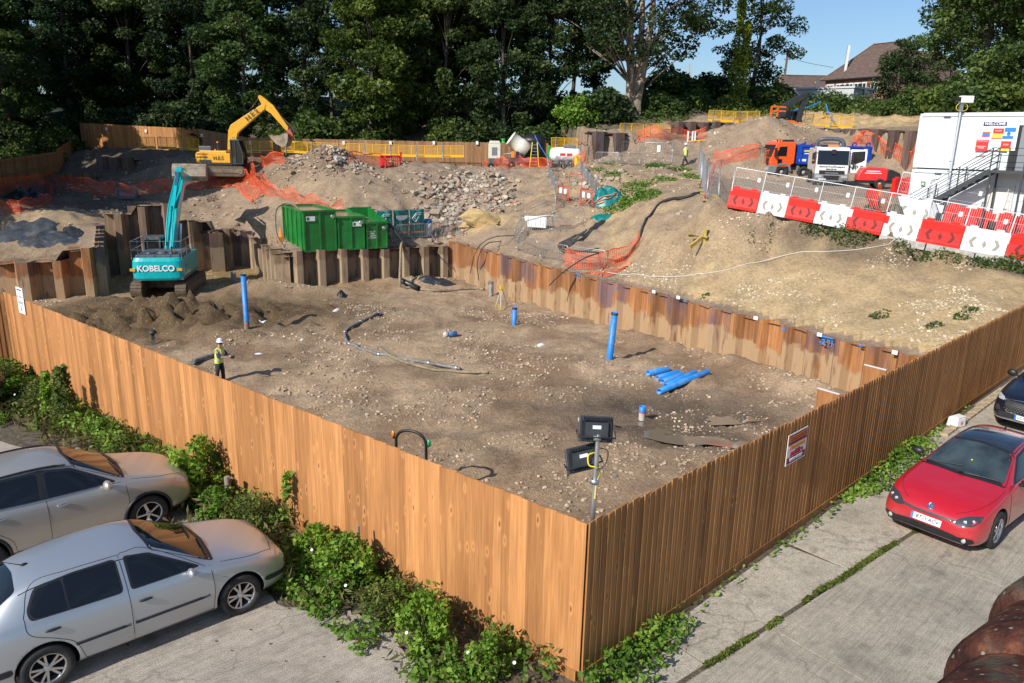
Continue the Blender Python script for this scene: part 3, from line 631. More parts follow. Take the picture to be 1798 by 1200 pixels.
def sheet_wall(name,path,tops,bottom,m,label,pitch=1.25,amp=.36,seed=1,side=1,drop=.0,gap=None,fill=1,soil='s',deep=False):
 """Z-profile sheets: path on plan (list of Vectors), tops(s01) -> top height"""
 rs = random.Random(seed);root = empty(name,(0,0,0));tag(root,label,'sheet piling')
 segs = [];tot = 0
 for a,b in zip(path[:-1],path[1:]): L = (b - a).xy.length;segs.append((tot,L,a,b));tot += L
 def pos(s):
  for (t,L,a,b) in segs:
   if s <= t + L + 1e-6:
    u = (b - a).normalized();u.z = 0;u.normalize();return a + (b - a) * ((s - t) / L),Vector((-u.y,u.x,0)) * side
  return b.copy(),Vector((-u.y,u.x,0)) * side
 n = int(tot / pitch);pitch = tot / n;out = []
 prof = [(0,0),(.14,0),(.30,1),(.70,1),(.86,0),(1.0,0)]
 if deep: prof = [(0,0),(.40,0),(.53,1),(.80,1),(.93,0),(1.0,0)]
 for i in range(n):
  if gap and gap(i / n): continue
  mb = MB();s0 = i * pitch;zt = tops((i + .5) / n) + rs.uniform(-.05,.05) * (1 + drop);mb.cc = (rs.random(),rs.random(),rs.random())
  fr,bk = [],[]
  for (a,h) in prof:
   p,nn = pos(s0 + a * pitch * .998);q = p + nn * (h - .5) * amp;fr.append(q);bk.append(q + nn * .025)
  ztp = [zt] * len(prof)
  for j in range(len(prof) - 1):
   for (A,B,C_,D) in ((fr[j],fr[j + 1],ztp[j + 1],ztp[j]),(bk[j + 1],bk[j],ztp[j],ztp[j + 1])):
    mb.add([(A.x,A.y,bottom),(B.x,B.y,bottom),(B.x,B.y,C_),(A.x,A.y,D)],[(0,1,2,3)])
   mb.add([(fr[j].x,fr[j].y,zt),(fr[j + 1].x,fr[j + 1].y,zt),(bk[j + 1].x,bk[j + 1].y,zt),(bk[j].x,bk[j].y,zt)],[(0,1,2,3)])
  for j in (0,-1): mb.add([(fr[j].x,fr[j].y,bottom),(bk[j].x,bk[j].y,bottom),(bk[j].x,bk[j].y,zt),(fr[j].x,fr[j].y,zt)],[(0,1,2,3)])
  out.append((mb.build('sheet_pile',m,root),pos(s0 + pitch * .5)[0],zt))
 n2 = int(tot / .45);rows = []
 for i in range(n2 + 1):
  p,nn = pos(tot * i / n2);t = i / n2;zt = tops(min(1,max(0,t)));r = []
  for d in (0.02,.45,.9,1.5):
   q = p + nn * (d * fill * side);zb = min(zt,hz(pos(tot * i / n2)[0].x + nn.x * 1.6 * side,pos(tot * i / n2)[0].y + nn.y * 1.6 * side) + .3);z = (zb - .10) * (1 - d / 1.5) + hz(q.x,q.y) * (d / 1.5) if hz(q.x,q.y) > zt - 1.2 else zt - .12
   r.append((q.x,q.y,z + (.02 if d < 1.4 else -.05) + rs.uniform(-.03,.03)))
  rows.append(r)
 if fill:
  mb = MB();mb.smooth = True;mb.cc = SOIL[soil];v = [q for r in rows for q in r];mb.add(v,[(i * 4 + j,i * 4 + j + 1,(i + 1) * 4 + j + 1,(i + 1) * 4 + j) for i in range(n2) for j in range(3)])
  tag(mb.build('ground_backfill',M_soil),kind='structure')
 return root,out
def interp(xs,ys): return lambda t: float(np.interp(t,xs,ys))
def topline(P,Q,pts):
 xs,ys = [],[]
 for (px,py) in pts:
  p = onseg(px,py,P,Q);xs.append((p - P).xy.length / (Q - P).xy.length);ys.append(p.z)
 o = np.argsort(xs);return interp([xs[i] for i in o],[ys[i] for i in o])
wr,wr_p = sheet_wall('sheet_pile_wall',[wall_c,wall_e],topline(wall_c,wall_e,[(789,422),(900,452),(1000,478),(1100,502),(1200,526),(1300,552),(1400,576),(1500,601),(1575,618)]),-3.6,M_rust,
       'long rusty orange sheet pile wall below the pale gravel bank',amp=.30,pitch=1.3,seed=3,side=1)
qa = at(1440,700,ZP);
wb,wb_p = sheet_wall('sheet_pile_wall',[back_l + Vector((0,0,0)),wall_c],topline(back_l,wall_c,[(500,441),(570,438),(640,437),(715,434),(785,430)]),-3.6,M_rustg,
       'muddy sheet pile wall directly below the three green tanks',amp=.8,pitch=1.36,seed=5,side=-1,deep=True)
bt = [(192,373),(210,374),(247,359),(292,358),(296,372),(330,386),(362,388),(376,405),(432,405),(440,420),(455,430),(480,437),(500,440)]
def backtop():
 tot = 0;xs = [];ys = []
 for a,b in zip(BACKB[:-1],BACKB[1:]):
  L = (b - a).xy.length
  for (px,py) in bt:
   p = onseg(px,py,a,b);t = (p - a).dot((b - a).normalized()) / L
   if -1e-3 <= t <= 1: xs.append(tot + t * L);ys.append(p.z)
  tot += L
 xs = [x / tot for x in xs];o = np.argsort(xs);xs = [xs[i] for i in o];ys = [ys[i] for i in o]
 return lambda t: ys[int(np.argmin([abs(x - t) for x in xs]))]
wk,wk_p = sheet_wall('sheet_pile_wall',BACKB,backtop(),-3.6,M_rustg,'stepped muddy sheet pile wall at the back of the dig behind the turquoise excavator',amp=.85,pitch=1.5,seed=8,side=-1,drop=2.5,deep=True)
Lw = [LWALL[0],LWALL[1],LWALL[2],LWALL[3]]
wl_,wl_p = sheet_wall('sheet_pile_wall',[LWALL[1],LWALL[2]],interp([0,.3,.7,1],[onseg(0,463,LWALL[1],LWALL[2]).z,onseg(20,461,LWALL[1],LWALL[2]).z,onseg(45,459,LWALL[1],LWALL[2]).z,onseg(70,458,LWALL[1],LWALL[2]).z]),-3.6,M_rust,
        'low run of brown sheet piles at the far left in front of the sheeted heap',amp=.8,pitch=1.45,seed=10,side=-1,deep=True)
wm_,wm_p = sheet_wall('sheet_pile_wall',[LWALL[2] + Vector((0.02,0,0)),LWALL[3]],interp([0,.3,.35,1],[onseg(80,458,LWALL[2],LWALL[3]).z,onseg(112,456,LWALL[2],LWALL[3]).z,onseg(118,437,LWALL[2],LWALL[3]).z,onseg(170,433,LWALL[2],LWALL[3]).z]),-3.6,M_rust,
        'taller brown sheet piles right of the sheeted heap, left of the turquoise excavator',amp=.8,pitch=1.5,seed=11,side=-1,deep=True)
ws_,ws_p = sheet_wall('sheet_pile_wall',[LWALL[3] + Vector((.05,.1,0)),BACKB[0] + Vector((-.05,-.3,0))],interp([0,1],[.2,.9]),-3.6,M_rustg,'side wall of sheet piles left of the turquoise excavator running to the back',amp=.5,seed=13,side=-1)
z_of = lambda p: p.z
sheet_wall('sheet_pile_wall',[TF[0],TF[1]],interp([0,1],[TF[0].z + .05,TF[1].z]),3,M_rustd,'tall dark sheet piles at the top of the ramp beside the yellow edge panels',amp=.7,pitch=1.5,seed=15,side=-1)
sheet_wall('sheet_pile_wall',[TF[3],TF[4]],interp([0,1],[TF[3].z + .02,TF[4].z]),5,M_rustd,'dark sheet piles left of the tall spoil mound under yellow edge panels',amp=.7,pitch=1.35,seed=16,side=-1)
sheet_wall('sheet_pile_wall',[TF[5],TF[6],TF[7],TF[8],TF[9]],interp([0,.3,.5,1],[TF[5].z - .1,TF[6].z,TF[7].z,TF[9].z]),4,M_rustd,'brown sheet pile wall behind the lorries and right of the spoil mound',amp=.5,pitch=1.35,seed=17,side=-1)
ha,hb,hc = aty(168,300,80),aty(235,300,79),aty(300,290,78)
sheet_wall('sheet_pile_wall',[aty(110,312,76),aty(168,306,77)],interp([0,1],[aty(110,305,76).z,aty(168,302,77).z]),-1,M_rustg,'low dark sheet piles in the shaded hollow at the far left',amp=.5,seed=19,side=-1)
sheet_wall('sheet_pile_wall',[ha,hb],interp([0,1],[aty(168,275,80).z,aty(235,277,79).z]),-1,M_rustg,'dark sheet piles in the shaded hollow below the rear fence',amp=.5,seed=20,side=-1)
def walltag(px,py,w,h,m,name='survey_mark',txt=None):
 p = onseg(px,py,wall_c,wall_e);n_ = Vector((dwall.y,-dwall.x,0));n_ = n_ if n_.y < 0 else -n_
 q = min(wr_p,key=lambda t: (t[1] - p).xy.length)[0]
 mb = MB();mb.box((0,0,0),(w,.02,h));mb.xf(basis(p + n_ * .17,dwall,n_,(0,0,1)));o = mb.build(name,m,q)
 return p,n_,q
Mbp = mat('blue_paint',(.03,.22,.60),.6)
for (x,y) in ((1152,512),(1195,522),(1331,558),(1443,587),(1575,618)): walltag(x,y,.22,.16,M_sgnw)
for (x,y) in ((1017,480),(1086,506),(1207,527),(1380,578),(1515,606)): walltag(x,y,.14,.08,Mbp)
p,n_,q = walltag(1457,592,.5,.06,Mbp)
p = onseg(1455,601,wall_c,wall_e)
text_mesh('-2.91',.32,basis(p + n_ * .17,dwall,(0,0,1),n_),'painted_level',Mbp,q,bold=.01)
p = onseg(1019,486,wall_c,wall_e);q = min(wr_p,key=lambda t: (t[1] - p).xy.length)[0]
text_mesh('-11',.32,basis(p + n_ * .17,dwall,(0,0,1),n_),'painted_level',Mbp,q,bold=.012)
for (x,y,w) in ((1455,688,.9),(1537,646,.9)):
 p = at(x,y,ZP + 1.0) if x < 1500 else at(x,y,ZP + 1.6)
 mb = MB();mb.cc = (.5,.1,.3);mb.box((0,0,-1.2),(w,.06,2.4),math.atan2(dwall.y,dwall.x));o = mb.build('steel_plate',M_rust);o.location = p
 tag(o,('lower' if x < 1500 else 'upper') + ' short rusty plate with pale cut edge beside the brown fence','steel plate','cut plates by the brown fence')
 e = MB().box((0,0,.02),(w,.08,.04),math.atan2(dwall.y,dwall.x)).build('cut_edge',mat('pale_steel',(.6,.62,.66),.5),o)
# cars
def paint(name,col,metallic=0,rough=.35,coat=.8,dust=.0):
 k = NB(name);k.b.inputs['Coat Weight'].default_value = coat;k.b.inputs['Coat Roughness'].default_value = .06
 ob = k.tc.outputs['Object'];n = k.noise(ob,900,1);big = k.noise(ob,1.4,7,.65)
 c = k.mix(.25 if metallic else .05,col,k.ramp(n,(.3,.8),(.7,1.2)),'MULTIPLY')
 z = k.sep(ob)[2];d = k.math('MULTIPLY',k.ramp(z,(.2,1),(.75,.12)),k.ramp(big,(.35,.15),(.65,1)))
 c = k.mix(k.math('MULTIPLY',d,dust),c,(.30,.26,.21))
 return k.fin(c,rough,None,metallic)
M_glass = mat('car_glass',(.008,.010,.012),.03,0,.15,spec=.6)
M_glassb = mat('car_roof_glass',(.02,.03,.045),.12,0,.5,spec=.8)
M_blk = mat('black_trim',(.018,.018,.02),.45,var=.2,bscale=60)
M_gap = mat('panel_gap',(.008,.008,.009),.8)
M_tyre = mat('tyre_rubber',(.022,.022,.022),.8,var=.3,bump=.3,bscale=60,dirt=.25,dcol=(.12,.10,.08))
M_rim = mat('alloy_rim',(.55,.55,.56),.32,.9,dirt=.15,dcol=(.1,.09,.07))
M_chr = mat('chrome',(.8,.8,.82),.12,1)
M_lamp = mat('lamp_glass',(.55,.57,.6),.08,.3,1)
M_lampd = mat('lamp_dark',(.06,.06,.07),.08,.3,1)
M_red_l = mat('tail_lamp',(.45,.01,.02),.1,0,1)
M_org = mat('beacon_orange',(.9,.25,.02),.2,0,.6);M_grnb = mat('beacon_green',(.02,.4,.15),.2,0,.6)
def apply_mods(o):
 dg = bpy.context.evaluated_depsgraph_get();dg.update()
 me = bpy.data.meshes.new_from_object(o.evaluated_get(dg));old = o.data;o.modifiers.clear();o.data = me;me.name = old.name;return o
def car_body(name,st,wheels,wr,M_p,root,subs=3):
 """st: stations (x, zb, w, zbelt, wbelt, ztop, wtop); ring points swept along the length"""
 rings = []
 for (x,zb,w,zbe,wbe,zt,wt) in st:
  zm = zb + (zbe - zb) * .42;dz = zt - zbe
  h = [(0,zb),(w * .72,zb),(w * .94,zb + .03),(w,zb + .14),(w * 1.008,zm),(w * .995,zbe - .14),(wbe,zbe),(wbe * .985 * .93 + wt * .07,zbe + dz * .12),(wt * 1.03,zt - dz * .16 - .01),(wt * .90,zt - .01),(wt * .5,zt + .012),(0,zt + .018)]
  ring = [(x,y,z) for y,z in h] + [(x,-y,z) for y,z in h[-2:0:-1]];rings.append(ring)
 mb = MB();mb.smooth = True;mb.loft(rings)
 o = mb.build(name,[M_p,M_gap],root,weld=True);m = o.modifiers.new('s','SUBSURF');m.levels = subs;m.render_levels = subs
 apply_mods(o)
 bvh0 = BVHTree.FromObject(o,bpy.context.evaluated_depsgraph_get())
 for wx in wheels:
  for s in (1,-1):
   cut = MB();cut.m = 1;n = 48;rr = wr * 1.15;zc = wr + .012
   for yy in (.58,1.3): cut.v += [(wx + rr * math.cos(2 * PI * i / n),s * yy,zc + rr * math.sin(2 * PI * i / n)) for i in range(n)]
   fs = [tuple(range(n)),tuple(reversed(range(n,2 * n)))] + [(i,n + i,n + (i + 1) % n,(i + 1) % n) for i in range(n)]
   cut.f += fs;cut.c += [None] * len(fs);cut.sm += [False] * len(fs);cut.mi += [1] * len(fs)
   c = cut.build('cutter',[M_p,M_gap],weld=True);md = o.modifiers.new('b','BOOLEAN');md.operation = 'DIFFERENCE';md.object = c;md.solver = 'EXACT'
   apply_mods(o);bpy.data.objects.remove(c)
 for p in o.data.polygons: p.use_smooth = p.material_index == 0 and True
 return o,bvh0
def prj(bvh,o,d,off):
 h = bvh.ray_cast(Vector(o),Vector(d))
 if h[0] is None: return None
 n = h[1]
 if n.dot(Vector(d)) > 0: n = -n
 return h[0] + n * off
def rounded(poly,r=.04,n=4):
 out = [];k = len(poly)
 for i in range(k):
  p0,p,p1 = Vector(poly[i - 1]),Vector(poly[i]),Vector(poly[(i + 1) % k]);a = (p0 - p);b = (p1 - p);rr = min(r,a.length * .45,b.length * .45);a.normalize();b.normalize()
  for j in range(n + 1): t = j / n;out.append(tuple((p + a * rr * (1 - t) ** 2 + b * rr * t ** 2)))
 return out
def patch(name,poly,view,bvh,m,parent,off=.004,r=.04,cuts=3,side=1):
 """panel that follows the body: poly drawn in the view plane, projected on the shell"""
 pts = rounded(poly,r) if r else poly;bm = bmesh.new()
 vs = [bm.verts.new((p[0],p[1],0)) for p in pts];bm.faces.new(vs);bmesh.ops.triangulate(bm,faces=bm.faces[:])
 for _ in range(cuts):
  le = [e for e in bm.edges if e.calc_length() > .09]
  if not le: break
  bmesh.ops.subdivide_edges(bm,edges=le,cuts=1,use_grid_fill=False);bmesh.ops.triangulate(bm,faces=bm.faces[:])
 ok = True
 for v in bm.verts:
  a,b = v.co.x,v.co.y
  if view == 'side': p = prj(bvh,(a,side * 3,b),(0,-side,0),off)
  elif view == 'top': p = prj(bvh,(a,b,4),(0,0,-1),off)
  elif view == 'front': p = prj(bvh,(-3,a,b),(1,0,0),off)
  elif view == 'rear': p = prj(bvh,(9,a,b),(-1,0,0),off)
  v.co = p if p is not None else Vector((1e6,0,0))
 bad = [v for v in bm.verts if v.co.x > 1e5]
 if bad: bmesh.ops.delete(bm,geom=bad,context='VERTS')
 me = bpy.data.meshes.new(name);bm.normal_update();bm.to_mesh(me);bm.free();me.materials.append(m)
 me.polygons.foreach_set('use_smooth',[True] * len(me.polygons));o = bpy.data.objects.new(name,me);COL.objects.link(o);o.parent = parent;return o
def seam(bvh,pts,view='side',side=1,r=.004,off=.001,n=6,mb=None):
 P = [];q = [Vector((*p,0)) for p in pts];q = spline(q,n) if len(q) > 2 else [q[0].lerp(q[1],i / 12) for i in range(13)]
 for v in q:
  p = prj(bvh,(v.x,side * 3,v.y),(0,-side,0),off) if view == 'side' else prj(bvh,(v.x,v.y,4),(0,0,-1),off) if view == 'top' else prj(bvh,(-3,v.x,v.y),(1,0,0),off)
  if p is not None: P.append(p)
 if len(P) > 1: mb.tube(P,r,5)
def make_wheel(root,x,y,R_,w,s,spokes=5,double=True,m_rim=None):
 rr = R_ * .66
 t = MB();t.smooth = True
 t.lathe([(rr,-w / 2 + .01),(R_ * .9,-w / 2),(R_ * .975,-w / 2 + .02),(R_,-w * .3),(R_,w * .3),(R_ * .975,w / 2 - .02),(R_ * .9,w / 2),(rr,w / 2 - .01),(rr,-w / 2 + .01)],(0,0,0),(0,s,0),48)
 for i in range(3): t.lathe([(R_ + .0015,-.045 + i * .03 - .004),(R_ + .0015,-.045 + i * .03 + .004)],(0,0,0),(0,s,0),48)
 to = t.build('wheel',M_tyre,root);to.location = (x,y,R_)
 q = MB();q.smooth = True
 q.lathe([(rr,w / 2 - .012),(rr * .93,w / 2 - .014),(rr * .91,w / 2 - .05),(rr * .90,-w / 2 + .02)],(0,0,0),(0,s,0),48)
 q.lathe([(.001,w / 2 - .012),(.035,w / 2 - .014),(.055,w / 2 - .03),(.06,w / 2 - .06)],(0,0,0),(0,s,0),24)
 q.smooth = False
 for i in range(spokes):
  for dd in ((-.16,.16) if double else (0,)):
   a = 2 * PI * i / spokes + dd * .62;a2 = 2 * PI * i / spokes + dd * 1.35;wd = .028 if double else .05
   p0 = Vector((math.cos(a) * .045,s * (w / 2 - .035),math.sin(a) * .045));p1 = Vector((math.cos(a2) * rr * .94,s * (w / 2 - .028),math.sin(a2) * rr * .94));q.bar(p0,p1,wd,.03) if abs(p1.z - p0.z) < 1e9 else 0
 q.build('rim',m_rim or M_rim,to)
 d = MB();d.lathe([(.0,-w * .1),(rr * .9,-w * .1)],(0,0,0),(0,s,0),24);d.lathe([(.0,0.0),(rr * .62,0.0),(rr * .62,-.03)],(0,0,0),(0,s,0),24);d.build('brake_disc',M_gap,to)
 return to
def mirror_cap(root,x,y,z,s,m,size=(.10,.18,.13)):
 mb = MB();mb.smooth = True;mb.ball((x,y,z),.5,8,size);mb.bar((x - .02,y - s * .14,z - .05),(x,y,z - .03),.05,.04);mb.build('mirror',m,root)
def plate(root,txt,M,eu=True,part=.0):
 o = MB().box((0,0,0),(.52,.11,.008)).xf(M).build('number_plate',M_sgnw,root)
 text_mesh(txt,.088,M @ Matrix.Translation((.02,0,.006)),'characters',M_ink,o,depth=.001,bold=.002)
 if eu: MB().box((-.24,0,.005),(.04,.11,.004)).xf(M).build('country_band',M_blue_s,o)
 return o
def wiper(mb,bvh,a,b,off=.02):
 P = [prj(bvh,(a[0] + (b[0] - a[0]) * t,a[1] + (b[1] - a[1]) * t,4),(0,0,-1),off) for t in [i / 8 for i in range(9)]]
 mb.tube([p for p in P if p is not None],.009,6)
 mb.tube([p + Vector((0,0,.012)) for p in P[:5] if p is not None],.007,6)
# ---- silver hatchback
def hatch():
 r = empty('parked_car');tag(r,'silver five-door hatchback with black side strips, parked nearest at bottom left','car')
 P = paint('silver_paint',(.50,.53,.56),.65,.35,.7,.3)
 st = [(-.02,.36,.50,.50,.46,.54,.40),(.03,.25,.68,.58,.62,.64,.52),(.16,.19,.79,.68,.74,.745,.62),(.45,.17,.845,.77,.79,.84,.66),(.85,.17,.86,.84,.815,.915,.68),(1.12,.17,.868,.89,.825,.965,.67),(1.26,.17,.868,.905,.825,1.03,.645),
    (1.62,.17,.87,.925,.822,1.27,.585),(1.95,.17,.87,.935,.818,1.425,.555),(2.4,.17,.87,.945,.815,1.455,.55),(3.0,.17,.868,.955,.81,1.43,.54),(3.4,.17,.862,.965,.80,1.375,.525),(3.68,.17,.85,.97,.78,1.24,.52),(3.88,.19,.83,.965,.765,1.06,.56),(4.04,.22,.80,.90,.73,.95,.57),(4.13,.30,.72,.80,.66,.84,.52),(4.15,.38,.60,.70,.56,.74,.44)]
 b,bv = car_body('body',st,(.83,3.34),.315,P,r)
 for s in (1,-1):
  patch('window_surround',[(1.34,.965),(1.96,1.325),(2.28,1.375),(2.27,.975)],'side',bv,M_blk,r,.002,.05,side=s)
  patch('side_window',[(1.42,.985),(1.975,1.30),(2.245,1.345),(2.24,.992)],'side',bv,M_glass,r,.005,.05,side=s)
  patch('window_surround',[(2.36,.975),(2.37,1.375),(2.9,1.365),(3.33,1.315),(3.46,1.10),(3.44,.995)],'side',bv,M_blk,r,.002,.07,side=s)
  patch('side_window',[(2.395,.995),(2.40,1.35),(2.88,1.342),(3.0,1.335),(3.0,1.0)],'side',bv,M_glass,r,.005,.03,side=s)
  patch('side_window',[(3.03,1.0),(3.03,1.33),(3.31,1.29),(3.425,1.10),(3.40,1.015)],'side',bv,M_glass,r,.005,.04,side=s)
  g = MB();seam(bv,[(1.22,.93),(1.20,.6),(1.24,.28)],'side',s,mb=g);seam(bv,[(2.33,1.39),(2.31,.9),(2.31,.27)],'side',s,mb=g)
  seam(bv,[(1.24,.27),(2.3,.25),(2.9,.26)],'side',s,mb=g);seam(bv,[(3.5,1.05),(3.47,.85),(3.2,.70),(3.0,.55),(2.9,.26)],'side',s,mb=g);seam(bv,[(2.30,1.40),(2.9,1.395),(3.35,1.34),(3.5,1.05)],'side',s,mb=g);seam(bv,[(1.28,.94),(1.94,1.36),(2.3,1.41)],'side',s,mb=g)
  seam(bv,[(3.86,.62),(3.80,.70),(3.86,.78),(3.92,.70),(3.86,.62)],'side',s,r=.003,mb=g) if s < 0 else None
  g.build('door_seam',M_gap,r)
  g = MB()
  for a,c in ((1.28,2.28),(2.34,3.0)): g.tube([prj(bv,(a + (c - a) * t / 8,s * 3,.52),(0,-s,0),.004) for t in range(9)],.019,6)
  g.build('side_strip',M_blk,r)
  for hx in (2.12,3.22):
   p = prj(bv,(hx,s * 3,.80 if hx < 3 else .83),(0,-s,0),.018);g = MB();g.smooth = True;g.ball(p,.5,6,(.19,.035,.034));g.build('door_handle',M_blk,r)
  p = prj(bv,(1.05,s * 3,.70),(0,-s,0),.004);g = MB();g.smooth = True;g.ball(p,.5,6,(.07,.01,.04));g.build('side_repeater',M_lamp,r)
  patch('headlight',[(a * s,b) for a,b in [(.36,.56),(.38,.67),(.60,.715),(.73,.70),(.71,.57)]],'front',bv,M_lamp,r,.008,.03)
  patch('tail_lamp',[(3.96,.62),(3.93,.90),(4.05,.90),(4.10,.70),(4.08,.60)],'side',bv,M_red_l,r,.006,.03,side=s)
  patch('bumper_strip',[(.02,.38),(.02,.45),(.42,.47),(.46,.42),(.40,.39)],'side',bv,M_blk,r,.008,.02,side=s)
  patch('bumper_strip',[(4.13,.38),(4.13,.46),(3.72,.48),(3.70,.42),(3.74,.39)],'side',bv,M_blk,r,.008,.02,side=s)
  mirror_cap(r,1.52,s * .93,1.0,s,P)
 patch('windscreen_surround',[(1.13,-.70),(1.06,0),(1.13,.70),(1.94,.545),(1.985,0),(1.94,-.545)],'top',bv,M_blk,r,.002,.06)
 patch('windscreen',[(1.20,-.66),(1.14,0),(1.20,.66),(1.90,.515),(1.94,0),(1.90,-.515)],'top',bv,M_glass,r,.005,.06)
 patch('rear_window',[(3.52,-.46),(3.48,0),(3.52,.46),(3.86,.52),(3.93,0),(3.86,-.52)],'top',bv,M_glass,r,.005,.06)
 patch('grille',[(-.42,.56),(-.42,.64),(.42,.64),(.42,.56)],'front',bv,M_blk,r,.006,.02)
 g = MB();seam(bv,[(1.05,-.74),(.6,-.72),(.24,-.60)],'top',mb=g);seam(bv,[(1.05,.74),(.6,.72),(.24,.60)],'top',mb=g);seam(bv,[(.24,-.60),(.10,0),(.24,.60)],'top',mb=g);seam(bv,[(1.94,-.57),(2.6,-.56),(3.5,-.52)],'top',mb=g,r=.006);seam(bv,[(1.94,.57),(2.6,.56),(3.5,.52)],'top',mb=g,r=.006)
 g.build('bonnet_seam',M_gap,r)
 g = MB();wiper(g,bv,(1.16,-.55),(1.24,.02));wiper(g,bv,(1.12,.0),(1.20,.58));g.build('wiper',M_blk,r)
 g = MB();g.tube([(3.35,0,1.40),(3.40,0,1.425),(3.62,0,1.56)],[.012,.006,.003],6);g.ball((3.33,0,1.40),.03,6,(1.6,.8,.6));g.build('aerial',M_blk,r)
 for wx in (.83,3.34):
  for s in (1,-1): make_wheel(r,wx,s * .775,.315,.195,s,5,True)
 return r
golf = hatch();ga = at(430,1068,0);gb = at(79,1212,0)
golf.scale = (1.035,) * 3;golf.location = (-4.03,11.46,0);golf.rotation_euler = (0,0,R(221.7))
golf['label'] = 'silver five-door hatchback with black side strips, nearest of the parked cars at bottom left'
# ---- beige-silver SUV behind it
def suv(name,P,kind='crossover',label=''):
 r = empty(name);tag(r,label,'car')
 st = [(-.02,.48,.52,.62,.48,.68,.40),(.04,.34,.72,.72,.64,.80,.54),(.18,.27,.83,.82,.76,.90,.64),(.48,.25,.885,.92,.83,.99,.68),(.9,.25,.905,1.0,.85,1.07,.70),(1.16,.25,.91,1.05,.86,1.13,.70),(1.3,.25,.91,1.07,.86,1.19,.68),
    (1.68,.25,.912,1.09,.855,1.43,.63),(2.05,.25,.912,1.10,.85,1.62,.60),(2.55,.25,.912,1.12,.845,1.675,.60),(3.2,.25,.91,1.14,.84,1.66,.59),(3.75,.25,.905,1.17,.83,1.60,.57),(4.1,.26,.89,1.18,.80,1.46,.56),(4.33,.28,.86,1.14,.78,1.22,.60),(4.47,.32,.80,1.0,.72,1.06,.58),(4.52,.42,.70,.86,.62,.92,.50)]
 wr = .35;wf,wb_ = .90,3.53
 b,bv = car_body('body',st,(wf,wb_),wr,P,r)
 g = MB()
 for s in (1,-1):
  patch('window_surround',[(1.36,1.12),(2.03,1.52),(2.5,1.59),(3.2,1.58),(3.75,1.50),(4.05,1.26),(3.9,1.20),(2.6,1.145)],'side',bv,M_blk,r,.002,.06,side=s)
  patch('side_window',[(1.50,1.15),(2.05,1.48),(2.44,1.545),(2.46,1.16)],'side',bv,M_glass,r,.005,.04,side=s)
  patch('side_window',[(2.60,1.165),(2.57,1.555),(3.10,1.555),(3.32,1.45),(3.38,1.20)],'side',bv,M_glass,r,.005,.05,side=s)
  patch('side_window',[(3.46,1.21),(3.42,1.50),(3.72,1.46),(3.98,1.26),(3.9,1.225)],'side',bv,M_glass,r,.005,.05,side=s)
  g = MB();seam(bv,[(1.24,1.08),(1.22,.7),(1.28,.36)],'side',s,mb=g);seam(bv,[(2.53,1.60),(2.50,1.0),(2.50,.36)],'side',s,mb=g);seam(bv,[(3.42,1.5),(3.46,1.1),(3.30,.82),(3.08,.60),(3.02,.36)],'side',s,mb=g);seam(bv,[(1.28,.36),(2.5,.34),(3.02,.36)],'side',s,mb=g);g.build('door_seam',M_gap,r)
  g = MB();g.tube([prj(bv,(x,s * 3,z),(0,-s,0),.006) for x,z in ((1.32,1.10),(1.7,1.115),(2.5,1.13),(3.2,1.16),(3.8,1.19),(4.04,1.235))],.010,6);g.build('chrome_strip',M_chr,r)
  for hx in (2.26,3.22):
   p = prj(bv,(hx,s * 3,.99 if hx < 3 else 1.02),(0,-s,0),.02);g = MB();g.smooth = True;g.ball(p,.5,6,(.22,.04,.04));g.build('door_handle',M_chr,r)
  g = MB();a = [2 * PI * i / 40 for i in range(-1,22)];
  for wx in (wf,wb_):
   g = MB();g.tube([q for q in [prj(bv,(wx + math.cos(t) * wr * 1.19,s * 3,wr + .01 + math.sin(t) * wr * 1.19),(0,-s,0),.004) for t in [PI * (-.08 + 1.16 * i / 28) for i in range(29)]] if q is not None],.026,6);g.build('arch_trim',M_blk,r)
  g = MB();g.tube([prj(bv,(x,s * 3,.31),(0,-s,0),.012) for x in np.linspace(1.32,3.1,10)],.045,8);g.build('sill',M_blk,r)
  if kind == 'crossover': patch('headlight',[(a * s,b) for a,b in [(.46,.70),(.50,.82),(.72,.88),(.83,.885),(.80,.74)]],'front',bv,M_lamp,r,.008,.03)
  mirror_cap(r,1.56,s * .98,1.16,s,P if kind == 'crossover' else M_blk,(.15,.25,.19))
  g = MB();g.tube([prj(bv,(x,s * .565,4),(0,0,-1),.03) for x in np.linspace(2.1,3.9,12)],.017,6);g.build('roof_rail',M_blk if kind == 'crossover' else M_chr,r)
  patch('tail_lamp',[(4.30,.98),(4.18,1.40),(4.32,1.25),(4.46,1.0)],'side',bv,M_red_l,r,.006,.03,side=s)
 patch('windscreen_surround',[(1.20,-.73),(1.12,0),(1.20,.73),(2.0,.60),(2.06,0),(2.0,-.60)],'top',bv,M_blk,r,.002,.07)
 patch('windscreen',[(1.27,-.69),(1.20,0),(1.27,.69),(1.95,.565),(2.0,0),(1.95,-.565)],'top',bv,M_glass,r,.005,.07)
 patch('rear_window',[(4.02,-.50),(4.0,0),(4.02,.50),(4.26,.56),(4.3,0),(4.26,-.56)],'top',bv,M_glass,r,.005,.06)
 g = MB();wiper(g,bv,(1.22,.62),(1.26,-.02));wiper(g,bv,(1.16,.05),(1.22,-.62));g.build('wiper',M_blk,r)
 g = MB();seam(bv,[(1.1,-.76),(.6,-.74),(.2,-.62)],'top',mb=g);g.build('bonnet_seam',M_gap,r);g = MB();seam(bv,[(1.1,.76),(.6,.74),(.2,.62)],'top',mb=g);g.build('bonnet_seam',M_gap,r)
 for wx in (wf,wb_):
  for s in (1,-1): make_wheel(r,wx,s * .80,wr,.225,s,5 if kind == 'crossover' else 6,kind != 'crossover')
 return r,bv
